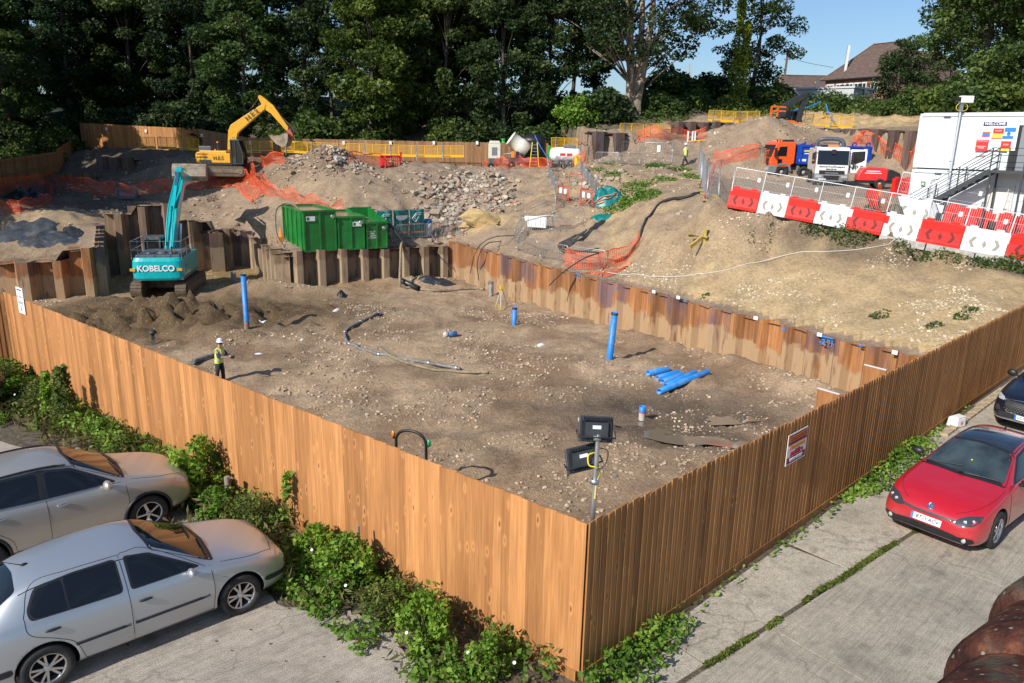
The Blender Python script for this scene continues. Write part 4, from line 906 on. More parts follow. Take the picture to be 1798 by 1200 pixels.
crv,_ = suv('parked_car',paint('beige_silver_paint',(.52,.49,.43),.6,.37,.7,.3),label='silver beige SUV with chrome window strip and roof rails, behind the silver hatchback')
ug = (gb - ga).normalized()
crv.location = (-6.61,13.96,0);crv.rotation_euler = (0,0,R(223.0));crv.scale = (.985,) * 3
# ---- red coupe
def coupe():
 r = empty('parked_car');tag(r,'glossy red coupe with a black glass roof parked on the alley','car')
 P = paint('red_paint',(.46,.005,.018),.0,.28,1,.22)
 st = [(-.02,.34,.56,.46,.52,.50,.46),(.03,.22,.74,.54,.68,.60,.58),(.16,.16,.83,.64,.77,.70,.66),(.42,.14,.885,.74,.83,.80,.71),(.85,.14,.90,.81,.84,.885,.73),(1.2,.14,.895,.86,.84,.94,.72),(1.42,.14,.893,.875,.835,.99,.70),
    (1.8,.14,.892,.89,.825,1.20,.62),(2.15,.14,.892,.905,.815,1.345,.56),(2.6,.14,.893,.92,.81,1.385,.545),(3.1,.14,.90,.95,.81,1.36,.53),(3.5,.14,.905,.985,.81,1.27,.53),(3.85,.16,.895,1.0,.80,1.14,.58),(4.08,.2,.86,.96,.76,1.03,.60),(4.21,.26,.80,.86,.70,.93,.58),(4.26,.38,.70,.74,.60,.80,.52)]
 wr = .325;b,bv = car_body('body',st,(.86,3.44),wr,P,r)
 for s in (1,-1):
  patch('window_surround',[(1.55,.915),(2.14,1.25),(2.6,1.305),(3.1,1.27),(3.55,1.12),(3.62,1.04),(2.6,.96)],'side',bv,M_blk,r,.002,.05,side=s)
  patch('side_window',[(1.66,.935),(2.16,1.215),(2.62,1.265),(2.84,1.25),(2.82,.985)],'side',bv,M_glass,r,.005,.05,side=s)
  patch('side_window',[(2.92,.995),(2.94,1.24),(3.12,1.225),(3.5,1.10),(3.52,1.05)],'side',bv,M_glass,r,.005,.05,side=s)
  g = MB();seam(bv,[(1.34,.88),(1.30,.6),(1.36,.24)],'side',s,mb=g);seam(bv,[(2.86,1.26),(2.88,.9),(2.80,.5),(2.7,.24)],'side',s,mb=g);seam(bv,[(1.36,.24),(2.7,.22)],'side',s,mb=g);g.build('door_seam',M_gap,r)
  p = prj(bv,(2.66,s * 3,.80),(0,-s,0),.018);g = MB();g.smooth = True;g.ball(p,.5,6,(.2,.035,.035));g.build('door_handle',P,r)
  mirror_cap(r,1.66,s * .99,.98,s,M_blk,(.13,.24,.14))
  sy = lambda q: [(a * s,b) for a,b in q]
  hl = patch('headlight',sy([(.43,.545),(.50,.635),(.62,.685),(.80,.705),(.79,.62),(.72,.56),(.56,.525)]),'front',bv,M_lampd,r,.006,.03)
  for a,z,q in ((.60,.600,.034),(.71,.628,.030)):
   pp = prj(bv,(-3,a * s,z),(1,0,0),.004);g = MB();g.smooth = True;g.ball(pp,q,6,(.35,1,1));g.build('lamp',M_lamp,hl)
  fg = patch('fog_grille',sy([(.47,.25),(.50,.34),(.76,.36),(.79,.29),(.72,.245)]),'front',bv,M_blk,r,.006,.03)
  pp = prj(bv,(-3,.64 * s,.30),(1,0,0),.004);g = MB();g.smooth = True;g.ball(pp,.042,6,(.4,1,1));g.build('fog_lamp',M_lamp,fg)
  patch('tail_lamp',[(4.10,.80),(4.02,.93),(4.14,.93),(4.22,.82)],'side',bv,M_red_l,r,.006,.02,side=s)
 patch('windscreen_surround',[(1.26,-.76),(1.16,0),(1.26,.76),(2.10,.58),(2.16,0),(2.10,-.58)],'top',bv,M_blk,r,.002,.08)
 ws = patch('windscreen',[(1.36,-.70),(1.27,0),(1.36,.70),(2.02,.56),(2.08,0),(2.02,-.56)],'top',bv,M_glassw,r,.005,.08)
 patch('glass_roof',[(2.10,-.555),(2.15,0),(2.10,.555),(2.86,.52),(2.88,0),(2.86,-.52)],'top',bv,M_glassb,r,.004,.05)
 patch('rear_window',[(3.3,-.42),(3.28,0),(3.3,.42),(3.86,.50),(3.92,0),(3.86,-.50)],'top',bv,M_glass,r,.004,.06)
 patch('upper_grille',[(-.44,.555),(-.30,.545),(.30,.545),(.44,.555),(.47,.60),(.30,.585),(-.30,.585),(-.47,.60)],'front',bv,M_blk,r,.006,0)
 patch('lower_grille',[(-.47,.245),(-.52,.35),(-.3,.37),(.3,.37),(.52,.35),(.47,.245)],'front',bv,M_blk,r,.006,.02)
 g = MB();g.tube([prj(bv,(-3,y,.572),(1,0,0),.010) for y in np.linspace(-.43,.43,16)],.006,6);g.build('grille_bar',M_chr,r)
 g = MB();g.tube([prj(bv,(-3,y,.235),(1,0,0),.012) for y in np.linspace(-.7,.7,16)],.016,6);g.build('front_lip',M_blk,r)
 pb_ = prj(bv,(.085,0,4),(0,0,-1),.006);nn = Vector((-.62,0,.78)).normalized();g = MB()
 g.lathe([(.050,0),(.062,.004),(.064,.010),(.058,.012),(.052,.006),(.050,0)],pb_,nn,28);o = g.build('badge',M_chr,r)
 MB().lathe([(.001,.003),(.050,.003)],pb_,nn,24).build('badge_disc',mat('badge_blue',(.10,.14,.25),.3),o)
 yv = Vector((0,-1,0));xv = yv.cross(nn);Bm = basis(pb_ + nn * .007,yv,-xv if xv.z < 0 else xv,nn);g = MB()
 for a,c in (((-.022,.045),(-.003,.006)),((.022,.045),(.003,.006)),((-.046,.012),(-.020,-.042)),((-.020,-.042),(0,.0)),((0,0),(.020,-.042)),((.020,-.042),(.046,.012))): g.bar((*a,0),(*c,0),.009,.005)
 g.xf(Bm).build('badge_letters',M_chr,o)
 pp = prj(bv,(-3,0,.46),(1,0,0),.02);plate(r,'BT11 ACV',basis(pp,(0,-1,0),Vector((.30,0,.95)).normalized(),Vector((-.95,0,.30)).normalized()))
 g = MB();wiper(g,bv,(1.30,.66),(1.42,.05),.03);g.build('wiper',M_blk,r);g = MB();wiper(g,bv,(1.20,.02),(1.34,-.62),.03);g.build('wiper',M_blk,r)
 g = MB();seam(bv,[(1.25,-.78),(.7,-.76),(.34,-.64),(.12,-.42)],'top',mb=g);g.build('bonnet_seam',M_gap,r);g = MB();seam(bv,[(1.25,.78),(.7,.76),(.34,.64),(.12,.42)],'top',mb=g);g.build('bonnet_seam',M_gap,r)
 g = MB();g.tube([(3.18,0,1.37),(3.26,0,1.42)],[.02,.006],6);g.build('aerial',M_blk,r)
 p = prj(bv,(1.62,-.02,4),(0,0,-1),.012);g = MB();g.smooth = True;g.ball(p,.02,5,(1.6,1,.6));g.build('air_freshener',mat('freshener',(.55,.62,.02),.5),ws)
 for wx in (.86,3.44):
  for s in (1,-1): make_wheel(r,wx,s * .79,wr,.235,s,5,False)
 return r
M_glassw = mat('windscreen_glass',(.035,.05,.055),.05,0,.6,var=.6,bscale=9,spec=.8)
red = coupe()
red.location = (7.80,12.83,0);red.rotation_euler = (0,0,R(39.2));red.scale = (1.05,1.02,1.12)
# ---- black SUV further up the alley
MP_black = paint('black_blue_paint',(.008,.012,.025),.3,.22,1,.12)
bk,bvb = suv('parked_car',MP_black,'other','black SUV with chrome grille parked up the alley beyond the red coupe')
patch('grille',[(-.46,.56),(-.56,.82),(.56,.82),(.46,.56)],'front',bvb,M_blk,bk,.006,.04)
g = MB();g.tube([prj(bvb,(-3,y,z),(1,0,0),.012) for y,z in ((-.46,.55),(-.58,.83),(-.2,.855),(.2,.855),(.58,.83),(.46,.55),(.1,.53),(-.1,.53),(-.46,.55))],.012,6);g.build('grille_surround',M_chr,bk)
g = MB()
for k in range(6):
 for j in range(15):
  p = prj(bvb,(-3,-.5 + j * .071 + (k % 2) * .035,.60 + k * .04),(1,0,0),.010)
  if p: g.box(p,(.006,.03,.012))
g.build('grille_mesh',M_chr,bk)
for s in (1,-1):
 patch('headlight',[(a * s,b) for a,b in [(.58,.80),(.60,.86),(.78,.90),(.84,.88),(.74,.80)]],'front',bvb,M_lamp,bk,.008,.02)
 patch('fog_lamp',[(a * s,b) for a,b in [(.60,.56),(.66,.68),(.76,.66),(.72,.54)]],'front',bvb,M_lampd,bk,.008,.02)
g = MB();g.tube([prj(bvb,(-3,y,.385),(1,0,0),.015) for y in np.linspace(-.66,.66,16)],.028,8);g.build('skid_plate',M_chr,bk)
pp = prj(bvb,(-3,0,.48),(1,0,0),.03);plate(bk,'LC18 VNW',basis(pp,(0,-1,0),(0,0,1),(-1,0,0)),True)
bk.location = (13.25,18.32,0);bk.rotation_euler = (0,0,R(38.4));bk.scale = (1.05,) * 3
# ---- dark car at the left edge,only its corner in view
dk = clone(bk,at(-24,742,0),0,'dark car at the far left edge beside the timber fence return, mostly out of view');dk['category'] = 'car'
dk.rotation_euler = (0,0,PI + .2);dk.location = at(-6,722,0) + Vector((.1,0,0));dk.location.z = 0
# things on the site
def hit(px,py,y0=12,y1=140,n=500):
 """where the view through a pixel meets the ground"""
 d = ray(px,py);Y = np.linspace(y0,y1,n);t = Y / d.y;X = d.x * t;Z = CAMZ + d.z * t;h = hfast(X,Y)
 k = np.where(Z < h)[0]
 k = k[0] if len(k) else n - 1
 if k > 0:
  a = (Z[k - 1] - h[k - 1]);b = (h[k] - Z[k]);f = a / (a + b + 1e-9);Yv = Y[k - 1] + (Y[k] - Y[k - 1]) * f
 else: Yv = Y[0]
 p = CP + d * (Yv / d.y);p.z = hz(p.x,p.y);return p
def htop(p,py):
 """height of a pixel row above the plan point p"""
 u,v = None,None
 lo,hi = p.z - 2,p.z + 30
 for _ in range(40):
  m = (lo + hi) / 2;q = Vector((p.x,p.y,m)) - CP;y = H0 / 2 - FPX * q.dot(cu) / q.dot(cf)
  if y > py: lo = m
  else: hi = m
 return lo
M_bp = mat('blue_pipe_plastic',(.02,.22,.62),.45,var=.15,bscale=12,dirt=.35,dcol=(.30,.25,.20))
M_dark = mat('dark_rubber',(.03,.03,.032),.6,var=.3,bscale=30,dirt=.3,dcol=(.16,.13,.1))
M_hose = mat('muddy_hose',(.24,.185,.12),.75,var=.35,bscale=25)
M_hoseg = mat('grey_hose',(.16,.16,.16),.5,var=.5,bscale=18,dirt=.4,dcol=(.36,.33,.28))
M_grey = mat('grey_plastic',(.30,.31,.33),.55,var=.15)
def pipe_tube(mb,p,q,r,wall=.012):
 mb.cyl(p,q,r,n=24) if False else None
 d = (q - p);ax = d.normalized();L = d.length
 mb.lathe([(r,0),(r,L),(r - wall,L),(r - wall,.02),(.001,.02)],p,ax,24);mb.lathe([(r - wall,0),(r,0)],p,ax,24)
for (x,y,yt,r,lab) in ((434,579,481,.13,'tall blue pipe standing upright near the muddy dig on the left'),(1070,631,549,.15,'tall blue pipe standing upright below the long rusty pile wall'),(903,572,540,.125,'short blue pipe standing upright near the yellow-headed tripod')):
 p = hit(x,y);zt = htop(p,yt);e = empty('blue_pipe',(p.x,p.y,p.z - .2),0,lab,'pipe',rot=(0,R(3) if x == 1070 else 0,0))
 mb = MB();pipe_tube(mb,Vector((0,0,.0)),Vector((0,0,zt - p.z + .2)),r);mb.build('pipe_wall',M_bp,e)
 MB().lathe([(r + .012,0),(r + .014,.05),(r + .012,.10)],(0,0,zt - p.z + .1),n=24).build('rim',M_dark,e)
 if x == 434: MB().lathe([(r + .003,0),(r + .003,.45)],(0,0,.1),n=24).build('muddy_foot',M_hose,e);MB().lathe([(r + .004,0),(r + .004,.05)],(0,0,.6),n=24).build('band',mat('band_red',(.6,.03,.05),.5),e)
p = hit(1127,736);e = empty('pipe_stub',(p.x,p.y,p.z - .1),0,'short white and blue pipe stub with red ring beside the puddle','pipe')
mb = MB();pipe_tube(mb,Vector((0,0,.32)),Vector((0,0,.58)),.125);mb.build('blue_sleeve',M_bp,e);MB().lathe([(.122,0),(.122,.33)],n=24).build('white_base',mat('grubby_white',(.5,.47,.44),.6,var=.2),e);MB().lathe([(.127,0),(.127,.035)],(0,0,.32),n=24).build('red_ring',MATS['band_red'],e)
for i,(a,b,c,d,lab) in enumerate(((1137,660,1173,652,'shortest blue pipe lying furthest back in the loose pile of pipes'),(1153,666,1190,657,'second blue pipe from the back in the loose pile on the gravel'),(1163,669,1197,660,'middle blue pipe of the loose pile, mouth facing left'),(1169,677,1220,657,'long blue pipe lying just behind the nearest pipe of the pile'),(1157,685,1242,658,'longest muddy blue pipe at the front of the loose pile'))):
 p,q = at(a,b,ZP + .16),at(c,d,ZP + .16);p.z = hz(p.x,p.y) + .12;q.z = hz(q.x,q.y) + .12
 mb = MB();pipe_tube(mb,q,p,.13);o = mb.build('blue_pipe',M_bp);tag(o,lab,'pipe','blue pipes lying in a loose pile')
p = hit(787,592);mb = MB();pipe_tube(mb,p + Vector((.02,0,.14)),p + Vector((.42,.12,.16)),.13);o = mb.build('pipe_offcut',M_bp);tag(o,'stubby blue and white pipe offcut lying alone in mid floor','pipe');MB().ball(p + Vector((-.12,0,.14)),.16,6).build('white_cap',MATS['grubby_white'],o)
for (x,y,yt,r,m,lab) in ((411,499,478,.17,M_hoseg,'short dark pipe stub sticking up from the yellow dig floor'),(862,521,494,.16,M_hoseg,'grey pipe stub standing against the foot of the rusty pile wall')):
 p = hit(x,y);mb = MB();pipe_tube(mb,Vector((p.x,p.y,p.z - .2)),Vector((p.x,p.y,htop(p,yt))),r);tag(mb.build('pipe_stub',m),lab,'pipe')
p = hit(270,606);e = empty('standpipe',p,0,'dark standpipe with flanged cap just behind the golden fence','standpipe')
MB().cyl((0,0,-.1),(0,0,.62),.08).build('stem',M_dark,e);MB().lathe([(.001,.6),(.2,.6),(.2,.66),(.15,.68),(.15,.74),(.001,.74)],n=20).build('flange',M_dark,e)
def hose(pts,r,m,name,lab,cat='hose',zoff=None,group=None,free=False):
 P = []
 for q in pts:
  if len(q) == 2: p = hit(*q);p.z += r + .01
  else: p = Vector(q)
  P.append(p)
 P = spline(P,7)
 if not free: P = [Vector((p.x,p.y,max(p.z,hz(p.x,p.y) + r * .8))) for p in P]
 mb = MB();mb.tube(P,r,8);o = mb.build(name,m);tag(o,lab,cat,group);return o,P
o,P = hose([(668,552),(650,560),(627,571),(609,582),(606,592),(612,605),(632,615),(660,624),(705,633),(760,642),(808,651)],.075,M_hoseg,'suction_hose','long grey and black suction hose curling across the middle of the dig floor')
for k in (1,12,24,36,50,62,len(P) - 2):
 mb = MB();d = (P[min(k + 1,len(P) - 1)] - P[k - 1]).normalized();mb.lathe([(.08,-.08),(.10,-.07),(.10,.07),(.08,.08)],P[k],d,12);mb.build('coupling',M_galv,o)
hose([(664,613),(678,622),(695,633),(725,644),(765,653),(810,656),(857,657)],.065,M_hose,'muddy_hose','muddy brown hose lying beside the long grey suction hose')
hose([(339,640),(352,635),(372,629),(395,624)],.10,M_hoseg,'suction_hose','dark pipe lying behind the worker near the golden fence')
p = onseg(701,436,back_l,wall_c) + Vector((.2,-.8,.1));q = hit(702,506)
hose([tuple(p + Vector((.1,1.6,.25))),tuple(p + Vector((0,.5,.2))),(p.x,p.y,p.z - .7),(q.x,q.y + .1,q.z + .5),(q.x + .15,q.y,q.z + .08),(728,509),(760,513),(800,512),(832,509),(850,511)],.09,M_hose,'muddy_hose','thick muddy hose hanging over the pile wall from the green tanks')
def cable(pts,r,lab,name='cable',m=None,Y=None,group=None):
 P = spline([p if isinstance(p,Vector) else Vector(p) for p in pts],8);o = MB().tube(P,r,6).build(name,m or M_dark);tag(o,lab,'cable',group);return o
cable([aty(742,430,54),aty(765,444,53.6),aty(782,462,53),aty(793,482,52.4)],.035,'thin black cable drooping down the wall right of the muddy hose')
cable([hit(905,414),aty(878,415,50),aty(858,420,50),aty(842,432,50),aty(832,452,50.0),aty(826,480,50.3)],.03,'thin cable looping over the top of the rusty wall at its corner')
cable([hit(880,424),aty(856,428,49.6),aty(842,446,49.6),aty(838,470,49.4),aty(841,492,49)],.03,'second thin cable hanging down the rusty wall near the grey stub')
cable([hit(1068,440) ,aty(1030,452,43.2),aty(1000,470,42.8),aty(978,488,42.5),aty(964,502,42.3)],.035,'black cable running from the barriers down the middle of the rusty wall')
p,q = hit(704,497),hit(735,512);p.z += .18;q.z += .2;mb = MB();pipe_tube(mb,p,q,.19,.09);tag(mb.build('membrane_roll',mat('black_sheeting',(.022,.024,.028),.38,var=.4,bscale=8,dirt=.2)),'black roll of membrane lying below the green tanks wall','roll')
def crumple(name,px,py,rx,ry,h,m,lab,cat,seed=1,n=26,az=0.0,c=None):
 c = c or hit(px,py);rs = random.Random(seed);X,Y = np.meshgrid(np.linspace(-1,1,n),np.linspace(-1,1,n));c_,s_ = math.cos(az),math.sin(az)
 WX = c.x + (X * c_ * rx - Y * s_ * ry) * (1 + .15 * fbm(X * 2 + seed,Y * 2,1,seed));WY = c.y + (X * s_ * rx + Y * c_ * ry) * (1 + .15 * fbm(X * 2,Y * 2 + seed,1,seed + 1))
 r_ = np.sqrt(X ** 2 + Y ** 2);Z = hfast(WX,WY) + h * np.clip(1.05 - r_ ** 2,-.15,1) * (1 + .6 * fbm(X * 3 + seed,Y * 3,1,seed + 2,3)) + (.10 + h * .35) * (.35 - np.abs(fbm(X * 3.2 + Y * 2,Y * 4.5,1,seed,3))) * np.clip(1.3 - r_,0,1)
 v = np.stack([WX,WY,Z],-1).reshape(-1,3).tolist();keep = [(j * n + i,j * n + i + 1,(j + 1) * n + i + 1,(j + 1) * n + i) for j in range(n - 1) for i in range(n - 1) if r_[j,i] < 1.12]
 mb = MB();mb.smooth = True;mb.add(v,keep);o = mb.build(name,m);tag(o,lab,cat);return o
M_sheet = MATS['black_sheeting']
crumple('plastic_sheet',768,497,1.3,.5,.25,M_sheet,'crumpled black plastic sheet on the floor right of the membrane roll','plastic sheet',3)
crumple('plastic_sheet',600,518,.3,.3,.2,M_sheet,'small black bundle on the floor below the muddy pile wall','bundle',4)
M_tarp = mat('grey_tarpaulin',(.05,.057,.068),.30,var=.4,bscale=6,bump=.5,dirt=.25,dcol=(.25,.2,.15))
crumple('tarpaulin',45,408,2.2,1.1,.16,M_tarp,'dark grey tarpaulin over the back of the heap at far left','tarpaulin',7,az=.1)
crumple('tarpaulin',88,424,2.3,1.0,.16,M_tarp,'dark grey tarpaulin draped over the front of the heap at far left','tarpaulin',8,az=-.3)
crumple('tarpaulin',128,408,1.3,.5,.15,M_sheet,'black plastic sheet bunched at the right end of the heap','plastic sheet',9,az=-.7)
crumple('tarpaulin',48,352,2.0,1.4,.75,M_sheet,'black covered heap inside the orange netting at far left','covered heap',10)
p = hit(880,541);e = empty('survey_tripod',p,.4,'surveying tripod with yellow instrument head near the rusty wall','tripod');Mty = mat('tripod_yellow',(.75,.50,.03),.5)
for k in range(3):
 a = 2 * PI * k / 3;f = Vector((math.cos(a) * .42,math.sin(a) * .42,0));t = Vector((math.cos(a) * .06,math.sin(a) * .06,1.12));o = MB().bar(f,t,.045).build('leg',mat('tripod_white',(.6,.58,.5),.5),e);MB().bar(f + Vector((0,0,-.02)),f.lerp(t,.18),.055).build('leg_tip',Mty,o)
MB().cyl((0,0,1.1),(0,0,1.15),.10,n=12).build('head_plate',Mty,e);MB().box((0,0,1.26),(.16,.14,.2)).build('instrument',Mty,e)
# three green settlement tanks
M_tank = mat('tank_green',(.009,.17,.028),.38,var=.25,bscale=5,dirt=.2,dcol=(.12,.17,.07),coat=.2)
M_tankin = mat('tank_inside',(.09,.16,.06),.7,var=.5,bscale=6)
M_water = mat('muddy_water',(.22,.19,.12),.12,spec=.7,var=.2,bscale=5)
M_lab = mat('label_white',(.75,.78,.76),.5)
zt_ = .0 - .18
def tank(a,b,depth,h,lab,taper=0,low=0):
 P,Q = at(*a,zt_),at(*b,zt_);u = (Q - P).normalized();v = Vector((-u.y,u.x,0));w = (Q - P).length
 e = empty('settlement_tank',P,0,lab,'tank','green settlement tanks on top of the muddy wall');e.matrix_world = basis(P,u,v,(0,0,1))
 t = .05;mb = MB();bk_ = depth
 hf = h;hb = h * (1.0 if not taper else 1.35)
 mb.box((w / 2,t / 2,h / 2),(w,t,h));mb.box((w / 2,depth - t / 2,hb / 2),(w,t,hb))
 for x in (0,w - t): mb.prism([(t + .001,0.002),(depth - t - .001,0.002),(depth - t - .001,hb),(t + .001,h)],0,t,ax='y',M=basis((x + t,0,0),(0,1,0),(-1,0,0),(0,0,1)))
 mb.build('walls',M_tank,e)
 MB().box((w / 2,depth / 2,.05),(w - 2 * t - .01,depth - 2 * t - .01,.06)).build('floor',M_tankin,e)
 MB().box((w / 2,depth / 2,h - (.12 if not low else .3)),(w - 2 * t - .004,depth - 2 * t - .004,.04)).build('water',M_water,e)
 rim = MB()
 rim.box((w / 2,-.03,h - .05),(w + .14,.09,.13));rim.box((w / 2,depth + .03,hb - .05),(w + .14,.09,.13))
 for x in (-.03,w + .03): rim.bar((x,.02,h - .05),(x,depth - .02,hb - .05),.09,.13)
 rim.build('rim',M_tank,e)
 rb = MB();n = 3
 for k in range(n): x = w * (k + .0) / (n - 1) if n > 1 else w / 2;rb.box((min(max(x,.05),w - .05),-.035,(h - .12) / 2),(.09,.07,h - .14))
 for k in range(5): y = .35 + (depth - .6) * k / 4;rb.box((-.035,y,(h - .12) / 2),(.07,.09,h - .14));rb.box((w + .035,y,(h - .12) / 2),(.07,.09,h - .14))
 rb.box((w / 2,-.03,.06),(w + .02,.05,.12));rb.build('ribs',M_tank,e)
 v_ = MB();v_.cyl((w - .28,-.02,h - .42),(w - .28,-.24,h - .42),.08);v_.lathe([(.08,-.16),(.13,-.16),(.13,-.20),(.08,-.20)],(w - .28,0,h - .42),(0,1,0),14);v_.build('valve',M_galv,e)
 return e,w,h
t1,w1,h1 = tank((535,443.5),(592,440),4.6,2.66,'largest green settlement tank, leftmost of the three on the wall')
t2,w2,h2 = tank((594,440),(641,437.8),4.6,2.22,'middle green settlement tank between the largest and the smallest')
t3,w3,h3 = tank((643.5,437.6),(680.5,435.5),3.6,1.80,'smallest green settlement tank, with sloping sides, beside the teal banners',taper=1,low=1)
for t_,w_,h_ in ((t1,w1,h1),(t2,w2,h2)):
 x0 = w_ * .22 if t_ is t1 else w_ * .72
 o = MB().box((x0,-.052,h_ - .52),(.58,.012,.3)).build('label',M_lab,t_);MB().box((x0 - .18,-.062,h_ - .52),(.16,.012,.2)).build('emblem',M_tank,o)
for i,(tx,z) in enumerate((('MUDDY',.52),('TANK',.38),('DRAINS',.24),('& SYSTEMS',.1))): text_mesh(('WASTE','TANK','SERVICE','SYSTEMS')[i],.15,basis((.42 + (.12 if i == 2 else 0),-.012,.62 + z),(1,0,0),(0,0,1),(0,-1,0)),'stencil',M_lab,t3)
T1 = t1.matrix_world.copy() if False else None
u1 = (at(589.5,440,zt_) - at(535,443.5,zt_)).normalized();P1_ = at(535,443.5,zt_)
b1 = lambda x,y,z,P=P1_: P + u1 * x + Vector((-u1.y,u1.x,0)) * y + Vector((0,0,z))
cable([b1(.9,3.2,h1 - .25),b1(.5,3.6,h1 + .12),b1(.0,4.0,h1 + .14),b1(-.55,4.0,h1 - .4),b1(-.75,3.4,.8),b1(-.5,2.6,-.1)],.08,'muddy hose arching over the back corner of the largest green tank','muddy_hose',M_hose)['category'] = 'hose'
P3_ = at(643.5,437.6,zt_)
cable([b1(-.7,1.4,1.4,P3_),b1(-.2,1.4,1.85,P3_),b1(.6,1.4,1.95,P3_),b1(1.3,1.2,1.4,P3_),b1(1.45,.9,1.05,P3_)],.07,'muddy hose arching across the smallest green tank','muddy_hose',M_hose)['category'] = 'hose'
cable([b1(1.35,.9,1.2,P3_),b1(1.6,.5,1.65,P3_),b1(2.0,.1,1.3,P3_),b1(2.6,-.3,.4,P3_),b1(3.0,-.3,.05,P3_)],.09,'thick black hose leaving the smallest green tank towards the barriers','black_hose',M_dark)['category'] = 'hose'
# temporary fencing
def make_crowd_barrier():
 e = empty('crowd_barrier');tag(e,cat='barrier');L,H_ = 2.2,1.08;r = .021
 fr = MB();c = .14
 loop = [(c,0,.16),(L - c,0,.16),(L - c * .3,0,.16 + c * .3),(L,0,.16 + c),(L,0,H_ - c),(L - c * .3,0,H_ - c * .3),(L - c,0,H_),(c,0,H_),(c * .3,0,H_ - c * .3),(0,0,H_ - c),(0,0,.16 + c),(c * .3,0,.16 + c * .3),(c,0,.16)]
 fr.tube(loop,r,6);fr.build('frame',M_galv,e)
 b = MB()
 for k in range(1,16): b.bar((L * k / 16,0,.17),(L * k / 16,0,H_ - .01),.014)
 b.build('bars',M_galv,e)
 for x in (.3,L - .3): f = MB();f.tube([(x,-.28,.01),(x,-.1,.12),(x,0,.17),(x,.1,.12),(x,.28,.01)],.016,6);f.build('foot',M_galv,e)
 return e,L
cb,CBL = make_crowd_barrier();CB_USED = [False]
def orient(o,p,q):
 d = q - p;rz = math.atan2(d.y,d.x);pit = -math.atan2(d.z,math.hypot(d.x,d.y));o.location = p;o.rotation_euler = (0,pit,rz)
def chain(proto,used,L,pts,labf,group,gap=.06,jit=.03,fixed=None):
 out = [];rs = random.Random(len(pts) * 7 + int(pts[0][0]));W = [hit(*p) if not isinstance(p,Vector) else p for p in pts];i = 0;cur = W[0].copy();k = 0;segi = 0
 tot = [0];
 for a,b in zip(W[:-1],W[1:]): tot.append(tot[-1] + (b - a).xy.length)
 def pos(s):
  s = max(0,min(s,tot[-1] - 1e-6));j = max(k for k in range(len(tot) - 1) if tot[k] <= s);f = (s - tot[j]) / (tot[j + 1] - tot[j] + 1e-9);p = W[j].lerp(W[j + 1],f);p.z = hz(p.x,p.y);return p
 n = max(1,round(tot[-1] / (L + gap)));
 for k in range(n):
  a,b = pos(tot[-1] * k / n),pos(tot[-1] * (k + 1) / n);a = a + Vector((rs.uniform(-jit,jit),rs.uniform(-jit,jit),0))
  if not used[0]: o = proto;used[0] = True;o['group'] = group;o['label'] = labf(k,n)
  else: o = clone(proto,a,0,labf(k,n),group)
  orient(o,a,b);out.append(o)
 return out
G_CB = 'grey crowd barriers lining the ramp and path'
cl = lambda where: (lambda k,n: (ORD[k] + ' grey crowd barrier ' + where) if n > 1 else 'grey crowd barrier ' + where)
CBALL = []
CBALL += chain(cb,CB_USED,CBL,[(960,291),(963,310),(971,330),(977,350),(975,372)],cl('down the left of the ramp, from the top'),G_CB)
CBALL += chain(cb,CB_USED,CBL,[(972,378),(950,388),(920,402),(905,420),(903,434)],cl('curving left below the red gates, from the gates'),G_CB)
CBALL += chain(cb,CB_USED,CBL,[(905,440),(925,450),(965,458),(1015,467),(1070,474)],cl('along the rusty wall top, from the left'),G_CB)
CBALL += chain(cb,CB_USED,CBL,[(918,412),(962,411),(1005,404),(1030,392)],cl('in the inner row above black cables, from left'),G_CB)
CBALL += chain(cb,CB_USED,CBL,[(1019,297),(1022,310),(1032,326),(1044,342),(1048,358)],cl('down the right of the ramp, from the top'),G_CB)
CBALL += chain(cb,CB_USED,CBL,[(842,290),(880,291),(920,291),(955,291)],cl('before the generator and tank, from the left'),G_CB)
CBALL += chain(cb,CB_USED,CBL,[(1045,289),(1085,290),(1120,292)],cl('right of the ramp top, from the left'),G_CB)
CBALL += chain(cb,CB_USED,CBL,[(968,293),(1012,293)],cl('before the white bowser, from the left'),G_CB)
CBALL += chain(cb,CB_USED,CBL,[(688,428),(722,420),(757,419)],cl('before the teal banners, from the left'),G_CB)
CBALL += chain(cb,CB_USED,CBL,[(757,419),(788,413)],cl('right of the teal banners by the wall corner'),G_CB)
M_redp = mat('red_painted_tube',(.62,.04,.03),.45)
def red_gate(x0,y0,x1,y1,h,lab,sign=True):
 p,q = hit(x0,y0),hit(x1,y1);L = (q - p).xy.length;e = empty('red_gate',p,math.atan2(q.y - p.y,q.x - p.x),lab,'gate','red gates at the ramp')
 f = MB();f.tube([(0,0,0),(0,0,h - .1),(.06,0,h),(L - .06,0,h),(L,0,h - .1),(L,0,0)],.03,6)
 if h < 1.6:
  f.tube([(0,0,.15),(L,0,.15)],.025,6)
  b = MB();
  for k in range(1,9): b.bar((L * k / 9,0,.15),(L * k / 9,0,h),.012)
  b.build('bars',M_redp,e)
  if sign: MB().box((L * .3,-.04,h - .35),(.34,.02,.4)).build('sign',M_sgnw,e);MB().box((L * .72,-.04,h - .38),(.34,.02,.34)).build('sign',M_sgnw,e)
 f.build('frame',M_redp,e);return e
red_gate(979,353,998,357,1.15,'low red gate with two white signs, left of the tall arch')
red_gate(998,357,1020,362,2.1,'tall red arch between the two low gates',False)
red_gate(1018,361,1040,365,1.15,'low red gate with two white signs, right of the tall arch')
red_gate(1006,285,1027,286,2.15,'red arch at the top of the ramp behind the white bowser',False)
